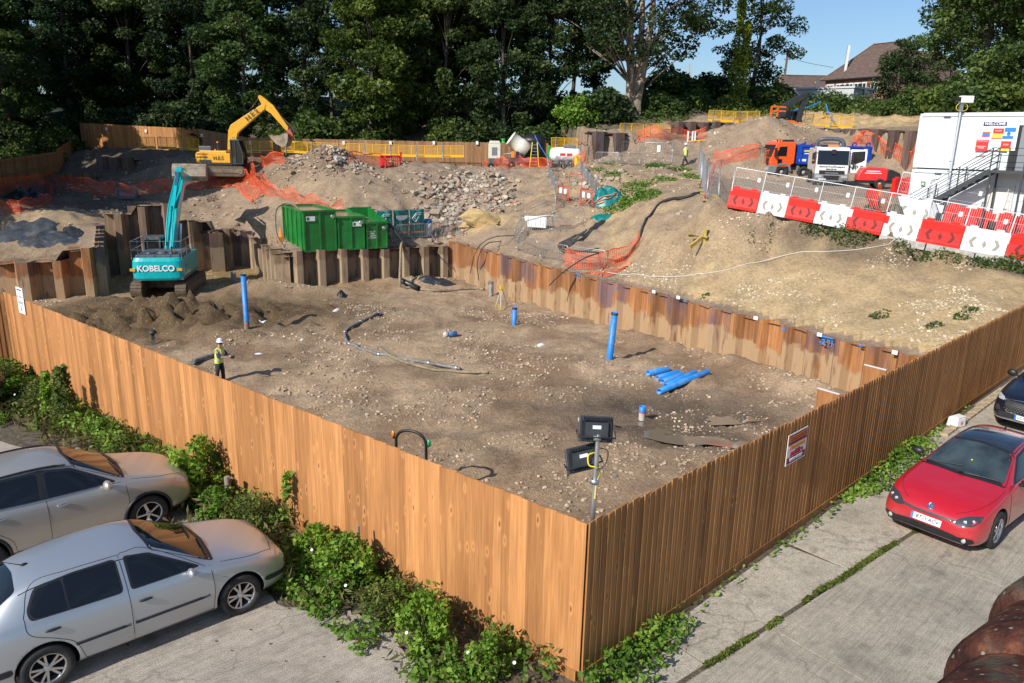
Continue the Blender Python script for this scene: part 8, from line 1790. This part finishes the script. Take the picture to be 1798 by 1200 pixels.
def scatter(name,n,fn,size,m,seed,lab,cat,kind='stuff',long=1.0,up=.35):
 C,T = fn(np.random.RandomState(seed),n);o = leaves(name,C,T,size,m,seed,None,up,long);tag(o,lab,cat,kind=kind);return o
def f_bank(rs,n):
 X = rs.uniform(-62,62,n * 3);Y = rs.uniform(81,112,n * 3);ok = (fbm(X,Y,.35,77,3) > -.12) & ~((X > 24) & (Y < 84)) & ~((X < -30) & (Y < 97)) & ~((X > -6) & (X < 24) & (Y < 83));X,Y = X[ok][:n],Y[ok][:n];h = rs.rand(len(X)) ** 2 * (1.1 + 1.2 * fbm(X,Y,.3,78,2));return np.stack([X,Y,height(X,Y) + np.maximum(h,0) + .05],1),.5 + fbm(X,Y,.5,79,3)
scatter('undergrowth',42000,f_bank,.26,ML_m,5,'tangled green and brown undergrowth covering the wooded bank','undergrowth')
def weeds_at(pts):
 def f(rs,n):
  C,T = [],[]
  for (px,py,r,h) in pts: p = hit(px,py);k = int(n * r * r / sum(q[2] ** 2 for q in pts));a = rs.rand(k) * 6.28;q = r * np.sqrt(rs.rand(k));x = p.x + np.cos(a) * q * 1.3;y = p.y + np.sin(a) * q;C.append(np.stack([x,y,hfast(x,y) + rs.rand(k) * h * (1 - q / r * .6)],1));T.append(np.full(k,rs.uniform(.3,.7)))
  return np.concatenate(C),np.concatenate(T)
 return f
scatter('bank_weeds',3800,weeds_at([(1118,325,1.0,.5),(1105,340,.9,.4),(1080,305,.8,.4),(1072,312,.7,.3),(1152,292,.8,.4),(1145,294,.6,.3),(1165,316,.8,.3),(1182,298,.5,.3),(1200,298,.7,.3),(1215,312,.8,.3),(1072,288,.5,.3),(1032,302,.6,.3),(1120,350,1.1,.3),(1100,358,.9,.3),(1085,368,.8,.3),(1132,345,.9,.3),(1055,300,.5,.3),(1060,365,.5,.2)]),.13,ML_b,6,'patches of green weeds on the bank right of the ramp','weeds')
scatter('barrier_weeds',3600,weeds_at([(1500,412,.8,.4),(1480,408,.6,.4),(1590,436,.5,.3),(1612,440,.5,.25),(1640,448,.5,.2),(1670,455,.4,.2),(1720,462,.5,.25),(1745,462,.6,.3),(1775,466,.7,.4),(1795,470,.8,.6),(1545,555,.35,.1),(1700,545,.3,.1),(1690,558,.3,.1),(1640,572,.3,.1),(1440,405,.5,.3),(1420,400,.4,.2),(1240,520,.2,.1),(1765,590,.3,.1),(1320,418,.2,.1),(1350,415,.2,.1)]),.10,ML_m,7,'weeds along the foot of the red and white barriers','weeds')
bs = bush_proto('shrub',.55,1.5,20,41,ML_m,.10,420,cr_=(.3,.5));put_tree(bs,1528,410,38.6,1.25,'leafy shrub growing before the last red barriers on the left','shrub')
# planting strip along the golden fence
WB = [bush_proto('weed_shrub',.55,.95,26,51,ML_b,.075,900,cr_=(.28,.5)),bush_proto('weed_shrub',.6,.75,22,52,ML_v,.05,1000,cr_=(.28,.5))]
fl = [(1.1,.7,.6,0),(2.1,.8,.75,0),(3.2,.6,.7,1),(4.1,.7,.85,0),(5.0,.5,.75,0),(5.9,.9,.6,1),(7.0,.55,.75,1),(7.9,.7,.7,0),(8.6,.6,.6,1),(9.0,.5,1.05,0),(10.4,.5,.7,1),(12.1,.5,.6,1),(13.3,.5,.5,0),(15.2,.6,.8,1),(16.1,.5,.7,0),(16.9,.7,.9,1),(17.6,.8,1.0,0),(18.3,1.0,1.0,1),(18.9,.7,1.1,0),(19.6,1.1,.9,1),(17.4,1.8,.7,1),(18.6,2.1,.7,0)]
for i,(d,off,s,k) in enumerate(fl):
 p = CORNER + uL * d + oL * off;lab = f'{ORD[i]} leafy weed clump along the golden fence from the near corner'
 if not USED.get(WB[k].name): USED[WB[k].name] = True;o = WB[k];o.location = p;o['label'] = lab;o['group'] = 'weed clumps along the golden fence'
 else: o = clone(WB[k],p,d * 2.1,lab,'weed clumps along the golden fence',s)
 o.scale = (s,s,s * (1 + .25 * math.sin(i * 2.3)));o['category'] = 'weed'
for i,(px,py,h,r) in enumerate(((84,745,1.35,.13),(112,752,1.6,.24),(500,935,1.2,.11))):
 p = at(px,py,0);e = empty('tall_weed',p,0,('slim bright climbing stem left of the leafy tall weed','tallest leafy weed against the far end of the golden fence','tall vine shoot climbing in front of the golden fence by the silver bonnet')[i],'weed');rs_ = np.random.RandomState(60 + i);n = (420,700,150)[i];t = rs_.rand(n) ** .8;a = rs_.rand(n) * 6.28;q = r * rs_.uniform(.3,1,n) * (1.3 - .6 * t);leaves('foliage',np.stack([np.cos(a) * q + .12 * t,np.sin(a) * q,t * h],1),.5 + .2 * np.sin(t * 9),.085,ML_b if i != 1 else ML_m,60 + i,e);MB().tube([(0,0,-.1),(.05,0,h * .5),(.12,0,h)],[.02,.015,.006],5).build('stem',M_bark,e)
def f_strip(rs,n):
 d = rs.uniform(.1,21,n);w = np.interp(d,[0,2,4.5,6.2,8,9.5,11,14,17,21],[1.2,1.7,1.5,1.6,1.8,1.1,.9,.8,2.2,2.6]);o = rs.rand(n) ** .8 * w;X = CORNER.x + uL.x * d + oL.x * o;Y = CORNER.y + uL.y * d + oL.y * o;g = fbm(X,Y,1.3,91,3);k = g > np.where(d > 9.5,.02,-.10);X,Y,o,g = X[k],Y[k],o[k],g[k];return np.stack([X,Y,.03 + rs.rand(len(X)) ** 1.5 * (.38 + g * .4) * (1 - o / 3.2)],1),.45 + g
scatter('ground_ivy',21000,f_strip,.07,ML_b,8,'bright green ivy and weeds carpeting the strip below the golden fence','ground cover')
def f_right(rs,n):
 d = rs.uniform(-.2,17,n);dens = np.interp(d,[0,1.6,2.4,5,5.6,8.0,9,12.5,13.2,17],[1,.8,.03,.02,.06,.05,.7,.6,.05,.03]);k = rs.rand(n) < dens;d = d[k];o = .06 + rs.rand(len(d)) ** 1.3 * np.interp(d,[0,1.6,3,8.4,10,12.5,14],[.9,.5,.25,.25,.75,.5,.2]);h = np.interp(d,[0,1.6,3,9,11.3,12.5,14],[.35,.3,.08,.1,.45,.3,.1]);X = CORNER.x + uR.x * d + oR.x * o;Y = CORNER.y + uR.y * d + oR.y * o;return np.stack([X,Y,.02 + rs.rand(len(d)) ** 1.6 * h],1),.5 + fbm(X,Y,2,92,2)
scatter('fence_foot_ivy',9000,f_right,.065,ML_b,9,'bright ivy and weeds at the foot of the shaded brown fence','ground cover')
def f_joint(rs,n):
 d = rs.uniform(-3,9.5,n);o = rs.normal(0,.024,n) + .05 * fbm(d,d * 0,.9,5,2);p0 = np.array(J0.xy);X = J0.x + uJ.x * d + uJ.y * o;Y = J0.y + uJ.y * d - uJ.x * o;k = fbm(X,Y,1.6,93,3) > -.12;X,Y = X[k],Y[k];return np.stack([X,Y,.005 + rs.rand(len(X)) * .035],1),.5 + fbm(X,Y,2,94,2)
scatter('joint_grass',14000,f_joint,.03,ML_v,10,'line of grass and moss growing in the joint between slabs and alley','grass',long=1.5)
M_petal = mat('white_petals',(.75,.75,.74),.6)
for i,(d,o_,z) in enumerate(((.55,.75,.45),(1.2,.95,.4),(2.2,1.15,.35),(3.6,1.1,.5),(4.7,.9,.6),(16.6,1.2,.6),(17.4,1.5,.6))):
 p = CORNER + uL * d + oL * o_;m = MB();m.lathe([(.002,0),(.008,.02),(.024,.026)],(0,0,0),(-.2,-.6,.6),10);o = m.build('bindweed_flower',M_petal);o.location = (p.x,p.y,z);tag(o,f'{ORD[i]} white trumpet flower among the weeds from the near fence corner','flower','white bindweed flowers')
for px0,py0,px1,py1,r,lab in ((402,893,388,838,.07,'thick cut stump with two sawn tips between the two silver cars'),(631,1018,629,925,.035,'thin cut stake standing in the weeds before the golden fence')):
 p = at(px0,py0,0);h = htop(Vector((p.x,p.y,0)),py1);m = MB();m.tube([(0,0,-.1),(.02,0,h * .5),(0,.02,h)],[r,r * .85,r * .8],10)
 if r > .05: m.tube([(0,0,h * .6),(.10,0,h * .98)],[r * .7,r * .6],8)
 o = m.build('cut_stake',M_barkl);o.location = p;tag(o,lab,'stake')
# stones
def rocks(name,P,S,m,seed,lab,cat,kind='stuff',cols=None):
 rs = np.random.RandomState(seed);n = len(P);b = np.array([(1,0,0),(-1,0,0),(0,1,0),(0,-1,0),(0,0,1),(0,0,-1),(.6,.6,.5),(-.6,.6,-.5),(.6,-.6,-.5),(-.6,-.6,.5)],float)
 from itertools import combinations
 bm = bmesh.new();[bm.verts.new(v) for v in b];r = bmesh.ops.convex_hull(bm,input=bm.verts[:]);bm.verts.index_update();F = np.array([[v.index for v in f.verts] for f in bm.faces]);bm.free()
 V = b[None] * (1 + rs.uniform(-.3,.3,(n,10,3)));A = np.linalg.qr(rs.normal(size=(n,3,3)))[0];V = np.einsum('nij,nkj->nki',A,V) * np.array([1,1,.7]) * np.asarray(S)[:,None,None] + np.asarray(P)[:,None,:]
 v = V.reshape(-1,3);f = (F[None] + (np.arange(n) * 10)[:,None,None]).reshape(-1,3);me = bpy.data.meshes.new(name);me.from_pydata(v.tolist(),[],f.tolist());me.materials.append(m);c = cols if cols is not None else np.array((.42,.32,.225))[None] * rs.uniform(.6,1.4,(n,1));c = np.concatenate([c,np.ones((n,1))],1);a = me.color_attributes.new('col','FLOAT_COLOR','POINT');a.data.foreach_set('color',np.repeat(c,10,0).ravel());o = bpy.data.objects.new(name,me);COL.objects.link(o);tag(o,lab,cat,kind=kind);return o
kk = NB('loose_stone');M_stone = kk.fin(kk.mix(1,kk.attr('col')['Color'],kk.ramp(kk.noise(kk.tc.outputs['Object'],14,5,.6),(.3,.7),(.7,1.25)),'MULTIPLY'),.9)
rs = np.random.RandomState(44)
def cloud(n,x0,x1,y0,y1,thr,sc,smin,smax,mask=None):
 X = rs.uniform(x0,x1,n);Y = rs.uniform(y0,y1,n);k = (fbm(X,Y,sc,55,4) > thr * rs.rand(n));
 if mask is not None: k &= mask(X,Y)
 X,Y = X[k],Y[k];S = smin + (smax - smin) * rs.rand(len(X)) ** 3.2;return np.stack([X,Y,hfast(X,Y) + S * .15],1),S
P,S = cloud(90000,-32,20,13,56,.16,.45,.012,.085,lambda X,Y: inpoly(X,Y,PITXY) & (bumpxy(X,Y,*P2(300,560),8,5,1,.2) < .25));rocks('pit_stones',P,S,M_stone,1,'loose stones strewn over the floor of the dig','stones')
P,S = cloud(42000,6,32,28,46,.12,.5,.012,.085,lambda X,Y: ~inpoly(X,Y,PITXY) & ~inpoly(X,Y,CARXY) & ((X - bA.x) * (bB.y - bA.y) - (Y - bA.y) * (bB.x - bA.x) > 0));rocks('bank_stones',P,S,M_stone,2,'pale flints scattered over the gravel bank','stones',cols=np.array((.50,.42,.29))[None] * rs.uniform(.7,1.35,(len(P),1)))
P,S = cloud(24000,-40,30,52,80,.1,.6,.02,.17,lambda X,Y: ~inpoly(X,Y,PITXY) & ~((X > 14) & (Y < 66)) & ~((np.abs(X - 2.2) < 1.8)));rocks('spoil_stones',P,S,M_stone,3,'stones and clods on the spoil heaps','stones')
def heap(name,pts,n,smin,smax,lab,seed):
 Q = [hit(*p) for p in pts];i = rs.randint(0,len(Q),n);X = np.array([Q[k].x for k in i]) + rs.normal(0,1.0,n);Y = np.array([Q[k].y for k in i]) + rs.normal(0,1.0,n);S = smin + (smax - smin) * rs.rand(n) ** 4;base = np.array([(.38,.30,.22),(.46,.39,.30),(.33,.24,.17),(.36,.19,.13),(.28,.235,.18)])[rs.choice(5,n,p=[.35,.25,.2,.08,.12])];rocks(name,np.stack([X,Y,hfast(X,Y) + S * .3],1),S,M_stone,seed,lab,'rubble',cols=base * rs.uniform(.75,1.2,(n,1)))
heap('rubble',[(775,340),(800,330),(830,320),(860,325),(868,340),(790,360),(820,355),(850,350),(810,380),(840,375),(770,375),(785,395)],3000,.05,.34,'broken concrete and brick rubble on the slope left of the ramp',31)
heap('rubble',[(560,268),(585,272),(610,280),(540,275),(600,292),(630,292),(575,285),(520,285)],520,.05,.30,'mixed rubble and timber on top of the brown heap',32)
heap('rubble',[(1045,315),(1055,322),(1040,325)],160,.08,.35,'small pocket of rubble in the bank right of the ramp',33)
for i,(px,py,s,c,lab) in enumerate(((845,392,.95,(.48,.34,.16),'big yellow sandstone boulder at the foot of the rubble slope'),(822,402,.6,(.46,.33,.17),'second yellow boulder left of the biggest one'),(765,378,.55,(.36,.27,.18),'squarish brown rock at the left of the rubble slope'),(733,385,.45,(.45,.38,.28),'flat pale slab left of the rubble slope'),(600,262,.5,(.30,.27,.23),'grey boulder on the crest of the brown heap'),(808,395,.4,(.50,.46,.40),'pale block between the boulders and the barriers'),(592,284,.45,(.33,.36,.36),'rounded grey-blue concrete lump on the brown heap'),(885,318,.4,(.52,.48,.40),'pale rock at the right edge of the rubble'),(825,345,.55,(.34,.28,.22),'long dark slab lying in the rubble'))):
 p = hit(px,py);o = rocks('boulder',np.array([[0,0,s * .25]]),np.array([s]),M_stone,70 + i,lab,'boulder',None,np.array([c]));o.location = p;o.scale = (1.4,1.1,1.5) if i == 0 else (1.6 if i == 8 else 1,1,1);o.modifiers.new('s','SUBSURF').levels = 2;o.modifiers[0].render_levels = 2;o.modifiers[0].subdivision_type = 'SIMPLE';d = o.modifiers.new('d','DISPLACE');t_ = bpy.data.textures.new('t','CLOUDS');t_.noise_scale = .35;d.texture = t_;d.strength = s * .28
for i,(x,y,rx,ry,a) in enumerate(PUDDLES):
 m = MB();n = 40;c_,s__ = math.cos(a),math.sin(a);pts = []
 zz = hz(x,y) + .015
 for k in range(n): t = 2 * PI * k / n;r = 1 + .22 * math.sin(3 * t + i) + .12 * math.sin(7 * t);u,v = math.cos(t) * rx * r,math.sin(t) * ry * r;pts.append((x + u * c_ - v * s__,y + u * s__ + v * c_,zz))
 m.add(pts,[tuple(range(n))]);o = m.build('puddle',mat('puddle_water',(.20,.155,.11),.05,spec=.9));tag(o,kind='structure')
ML_g = leaf_mat('dry_grass',(.10,.075,.03),(.16,.14,.045),(.24,.22,.08))
scatter('dry_grass',2600,lambda r,n: (lambda d,o: (np.stack([CORNER.x + uL.x * d + oL.x * o,CORNER.y + uL.y * d + oL.y * o,r.rand(n) * .42],1),r.rand(n)))(r.uniform(.2,20.5,n),r.rand(n) ** 1.4 * 1.5 + .1),.075,ML_g,21,'dry grass and dead stems among the weeds by the golden fence','dry grass',long=2.6,up=0)
scatter('fallen_leaves',170,lambda r,n: (np.stack([CORNER.x + uL.x * (q := r.uniform(0,14,n)) + oL.x * (w := 1.2 + r.rand(n) ** 2 * 3.5),CORNER.y + uL.y * q + oL.y * w,np.full(n,.012)],1),r.rand(n)),.045,ML_g,22,'small dead leaves blown over the concrete car park','dead leaves',up=3)
M_scrap = mat('scrap_plastic',(.62,.64,.66),.4)
for i,(px,py,lab) in enumerate(((462,566,'right of the tall left blue pipe'),(590,545,'above the bend of the grey hose'),(530,597,'left of the grey hose bend'),(455,622,'left of the hoses near the fence'),(950,606,'below the short blue pipe'),(1020,735,'left of the pipe stub'))):
 c = hit(px,py);o = crumple('plastic_scrap',0,0,.22,.10,.05,M_scrap,'scrap of pale plastic on the dig floor ' + lab,'scrap',30 + i,8,i * .9,c)
# people,floodlight mast,small things by the cars
def skin(name,chains,m,parent,lv=2):
 """chains: lists of (x, y, z, r); a chain may start on an existing point"""
 V,E,Rr,idx = [],[],[],{}
 for ch in chains:
  prev = None
  for (x,y,z,r) in ch:
   k = (round(x,3),round(y,3),round(z,3))
   if k not in idx: idx[k] = len(V);V.append((x,y,z));Rr.append(r)
   if prev is not None: E.append((prev,idx[k]))
   prev = idx[k]
 me = bpy.data.meshes.new(name);me.from_pydata(V,E,[]);o = bpy.data.objects.new(name,me);COL.objects.link(o);md = o.modifiers.new('skin','SKIN');sv = me.skin_vertices[0].data
 for i,r in enumerate(Rr): rr = r if hasattr(r,'__len__') else (r,r);sv[i].radius = rr;sv[i].use_root = i == 0
 s = o.modifiers.new('s','SUBSURF');s.levels = lv;s.render_levels = lv;apply_mods(o);o.data.materials.clear();o.data.materials.append(m);o.data.polygons.foreach_set('use_smooth',[True] * len(o.data.polygons));o.parent = parent;return o
M_skin = mat('skin',(.50,.29,.20),.55);M_trs = mat('dark_trousers',(.025,.028,.035),.85,var=.2);M_shirt = mat('navy_shirt',(.03,.045,.09),.8);M_vest = mat('hi_vis_yellow',(.62,.78,.03),.55);M_refl = mat('reflective_tape',(.6,.62,.62),.4);M_helm = mat('helmet_white',(.80,.80,.80),.35);M_boot = mat('boots',(.06,.045,.035),.8)
def person(loc,rz,lab,pose):
 e = empty('person',loc,rz,lab,'person');hip = .93;P = lambda *a: a
 lf,rf = pose['feet'];lk,rk = pose['knees'];lh,rh = pose['hands'];le,re_ = pose['elbows'];lean = pose.get('lean',0)
 sh = 1.43;sx = lean;neck = (sx + .01,0,1.52,.055);hd = pose.get('head',.0)
 body = [[(0,0,hip,(.145,.12)),(sx * .5,0,1.15,(.15,.11)),(sx,0,1.36,(.17,.11)),neck,(sx + .02 + hd,0,1.60,.07),(sx + .03 + hd,0,1.68,.095),(sx + .03 + hd,0,1.76,.08)]]
 fingers = []
 for s,h_,el in ((1,lh,le),(-1,rh,re_)):
  body.append([(sx,0,1.36,(.17,.11)),(sx,s * .19,sh - .02,.065),(*el,.046),(*h_,.030)])
  d = (Vector(h_) - Vector(el)).normalized();y = Vector((0,0,1)).cross(d).normalized();z = d.cross(y);hh = Vector(h_);palm = hh + d * .07;body.append([(*h_,.030),(*palm,(.042,.020))])
  for k,(o_,L) in enumerate(((-.030,.065),(-.010,.075),(.010,.070),(.030,.055))):
   a = palm + y * o_ + d * .02;b = a + d * L * .55 - z * .008;c = b + d * L * .35 - z * .03;fingers.append((a,b,c))
  a = hh + d * .03 - y * s * .03;b = a - y * s * .03 + d * .025;c = b + d * .03 - z * .01;fingers.append((a,b,c))
 for s,f,k in ((1,lf,lk),(-1,rf,rk)): body.append([(0,0,hip,(.145,.12)),(.0,s * .10,hip - .06,.095),(*k,.062),(f[0],f[1],f[2] + .09,.045),(f[0] + .02,f[1],f[2] + .05,.045),(f[0] + .17,f[1],f[2] + .035,.040)])
 b = skin('body',body,M_skin,e)
 for q in fingers: skin('finger',[[(*v,r) for v,r in zip(q,(.010,.009,.008))]],M_skin,b,1)
 hc = Vector((sx + .03 + hd,0,1.70));f = MB();f.smooth = True;f.ball(hc + Vector((.10,0,-.01)),.018,5,(1,.8,1.2));f.build('nose',M_skin,b)
 for s in (1,-1): m = MB();m.ball(hc + Vector((.086,s * .032,.018)),.011,5);m.build('eye',M_blk,b);m = MB();m.ball(hc + Vector((.0,s * .092,.0)),.026,5,(.8,.4,1.2));m.build('ear',M_skin,b)
 MB().box(hc + Vector((.088,0,-.045)),(.012,.045,.008)).build('mouth',mat('lips',(.35,.12,.10),.5),b)
 m = MB();m.smooth = True;m.lathe([(.098,-.03),(.104,.03),(.09,.08),(.04,.10),(.001,.10)],hc + Vector((-.008,0,-.01)),n=16);m.build('hair',mat('brown_hair',(.05,.03,.02),.8),e)
 m = MB();m.smooth = True;m.lathe([(.150,.0),(.125,.012),(.125,.06),(.108,.11),(.06,.145),(.001,.15)],hc + Vector((0,0,.045)),(.06,0,1),24);m.box(hc + Vector((.13,0,.05)),(.09,.17,.012));m.build('helmet',M_helm,e)
 def shell(nm,rings,mt,n=20):
  g = MB();g.smooth = True;g.loft([[(cx + a * math.cos(2 * PI * i / n),cy + b_ * math.sin(2 * PI * i / n),z) for i in range(n)] for (cx,cy,z,a,b_) in rings],caps=False);return g.build(nm,mt,e)
 L = lambda z: sx * min(1,max(0,(z - hip) / (1.36 - hip)))
 v = shell('hi_vis_vest',[(L(z),0,z,a,b_) for z,a,b_ in ((.86,.155,.205),(1.0,.150,.19),(1.2,.160,.205),(1.36,.155,.225),(1.44,.12,.21),(1.50,.075,.10))],M_vest)
 for z in (.98,1.18): shell('reflective_band',[(L(z),0,z + q,.166,.212) for q in (-.03,.03)],M_refl)
 for s in (1,-1): m = MB();m.tube([(sx - .13,s * .11,1.2),(sx - .12,s * .10,1.42),(sx,s * .10,1.485),(sx + .12,s * .10,1.42),(sx + .15,s * .11,1.2)],.028,6);m.build('reflective_band',M_refl,v)
 for s,el,h_ in ((1,le,lh),(-1,re_,rh)): a = Vector((sx,s * .19,sh - .02));w = Vector(el);h2 = Vector(h_);MB().tube([a + Vector((0,-s * .03,0)),a.lerp(w,.5),w,w.lerp(h2,.15 if pose['short'] else .85)],[.082,.066,.06,.055],10).build('sleeve',M_shirt,e)
 for s,f,k in ((1,lf,lk),(-1,rf,rk)):
  MB().tube([(0,s * .085,hip + .05),(0,s * .10,hip - .12),k,(f[0] + .0,f[1],f[2] + .12)],[.12,.112,.082,.075],12).build('trouser_leg',M_trs,e)
  m = MB();m.smooth = True;m.loft([[(f[0] + x,f[1] + y * w,f[2] + .02 + z * hh) for y,z in ((-1,0),(1,0),(1,.5),(.6,1),(-.6,1),(-1,.5))] for x,w,hh in ((-.10,.04,.12),(-.04,.052,.14),(.05,.05,.12),(.13,.05,.08),(.21,.035,.05))]);m.build('boot',M_boot,e)
 shell('waistband',[(0,0,z,.135,.165) for z in (.82,.90,.98)],M_trs)
 return e
p = aty(388,678,29.6);p.z = hz(p.x,p.y);p1 = person(p,R(-12),'worker in white helmet and yellow vest standing in the dig near the fence',dict(feet=((0.05,.14,0),(-.10,-.13,0)),knees=((.06,.12,.5),(-.02,-.12,.5)),hands=((.52,.10,1.10),(.50,-.06,1.12)),elbows=((.20,.27,1.16),(.18,-.27,1.16)),lean=.06,head=.03,short=True))
MB().box((.62,.02,1.13),(.10,.14,.08)).build('remote_control',M_blk,p1)
p = hit(1203,291);p2 = person(p,R(-165),'worker in white helmet and yellow vest walking on the weedy crest',dict(feet=((.30,.10,0),(-.32,-.10,.04)),knees=((.20,.10,.5),(-.05,-.10,.5)),hands=((.10,.30,.86),(-.16,-.28,.88)),elbows=((.02,.30,1.12),(-.10,-.30,1.14)),lean=.04,short=False))
p2.scale = (1.05,) * 3
fp = Vector((CORNER.x + .08,CORNER.y + .30,0));e = empty('floodlight_mast',fp,0,'galvanised mast with two black floodlights behind the fence corner','floodlight mast');zt = htop(fp,762)
MB().tube([(0,0,0),(.02,0,zt * .5),(.045,0,zt)],.032,12).build('pole',M_galv,e);M_alu = mat('floodlight_black',(.035,.038,.042),.42,var=.2,bscale=30)
def flood(c,u,up,lab):
 n = u.cross(up).normalized();Mx = basis(c,u,up,n);b = MB();b.box((0,0,0),(.45,.34,.045)).xf(Mx);o = b.build('floodlight',M_alu,e,bevel=.012);g = MB();g.box((0,-.01,.06),(.30,.20,.08))
 for k in range(15): g.box((-.17 + k * .0245,.135,.045),(.009,.045,.05))
 for k in range(5): g.box((-.195 + k * .013,0,.04),(.006,.22,.05));g.box((.195 - k * .013,0,.04),(.006,.22,.05))
 for k in range(9): g.box((-.13 + k * .032,-.135,.045),(.02,.04,.04))
 g.xf(Mx).build('cooling_fins',M_alu,o);MB().box((0,.03,.102),(.11,.045,.006)).xf(Mx).build('maker_plate',M_lab,o);MB().tube([(-.25,-.02,.0),(-.25,-.10,.12),(.25,-.10,.12),(.25,-.02,.0)],.012,6).xf(Mx).build('bracket',M_alu,o);MB().box((0,0,-.025),(.40,.29,.006)).xf(Mx).build('glass',M_glass,o)
zf_ = zt + .03
flood(Vector((.02,.09,zf_)),Vector((1,.02,-.04)).normalized(),Vector((.03,.30,.95)).normalized(),'');flood(Vector((-.14,.12,htop(fp,812))),Vector((.95,.25,.16)).normalized(),Vector((-.10,.42,.9)).normalized(),'')
for y in (768,845): z = htop(fp,y);MB().lathe([(.034,-.03),(.06,-.03),(.06,.03),(.034,.03)],(.03,0,z),n=10).build('clamp',M_galv,e)
z = htop(fp,800);MB().tube(spline([(.02,.05,z + .02),(-.07,.0,z),(-.06,-.04,z - .12),(.03,-.04,z - .15),(.09,.02,z - .22),(.05,-.03,z - .4),(.04,-.04,z - .6)],5),.010,6).build('yellow_cable',M_yel_s,e)
z = htop(fp,790);MB().tube(spline([(.03,.08,z),(.18,.02,z - .02),(.16,0,z - .2),(.04,-.03,z - .28)],5),.007,6).build('black_cable',M_blk,e)
p = at(1678,748,0);e = empty('plastic_tub',p,R(30),'crushed white plastic tub lying by the brown fence beyond the red coupe','tub');MB().box((0,0,.13),(.42,.30,.26),taper=.12).build('tub_body',M_sgnw,e,bevel=.03);MB().box((.0,-.142,.12),(.10,.012,.09)).build('label',mat('label_mix',(.6,.25,.1),.5),e)
MB().box((.02,-.02,.275),(.34,.22,.02)).build('lid',M_sgnw,e,bevel=.008)
for i in range(9):
 q = fencept(14.2 + i * .62,.32);o = MB().box((0,0,.03),(.56,.2,.07),math.atan2(uR.y,uR.x)).build('brick_edging',mat('edging_tan',(.44,.34,.22),.85,var=.3,bump=.3));o.location = q;tag(o,kind='structure')
kt = NB('clay_tile');ob = kt.tc.outputs['Object'];c = kt.ramp(kt.noise(ob,9,7,.65),(.36,(.035,.018,.015)),(.54,(.11,.042,.03)),(.72,(.36,.15,.08)));c = kt.mix(kt.ramp(kt.noise(ob,4,6,.7),(.50,0),(.60,.8)),c,(.10,.10,.075));c = kt.mix(kt.ramp(kt.voro(ob,30),(.10,.8),(.2,0)),c,(.38,.36,.30));kt.b.inputs['Specular IOR Level'].default_value = .1;M_clay = kt.fin(c,.95,kt.bump(kt.noise(ob,40,6,.7),.9,.02))  # dark base and red blotches paint shadowed tile with sunlit patches
e = empty('roof_ridge',CP + ray(1760,1130) * 2.0,0,'old red clay hip tiles of the roof in the bottom right corner','roof');a0 = CP + ray(1960,1030) * 2.5 - e.location;a1 = CP + ray(1790,1330) * 1.75 - e.location;dr = (a1 - a0).normalized()
for k in range(4):
 c0 = a0.lerp(a1,k / 3) - dr * .25;m = MB();m.smooth = True;c1 = c0 + dr * .36;m.lathe([(.001,0),(.10,.012),(.16,.05),(.19,.14),(.21,.50),(.20,.54),(.16,.56),(.001,.56)],c0,dr + Vector((0,0,.10)),40);m.build('ridge_tile',M_clay,e)
sd_ = dr.cross(Vector((0,0,1))).normalized();sd_ = sd_ if sd_.x > 0 else -sd_
m = MB();m.loft([[tuple(q) for q in (a0 - dr * .8 + Vector((0,0,-.1)),a0 - dr * .8 + sd_ * 1.6 + Vector((0,0,-1.0)),a0 - dr * .8 + Vector((0,0,-1.4)))],[tuple(q) for q in (a1 + dr * .8 + Vector((0,0,-.1)),a1 + dr * .8 + sd_ * 1.6 + Vector((0,0,-1.0)),a1 + dr * .8 + Vector((0,0,-1.4)))]]);m.build('roof_slope',M_clay,e)
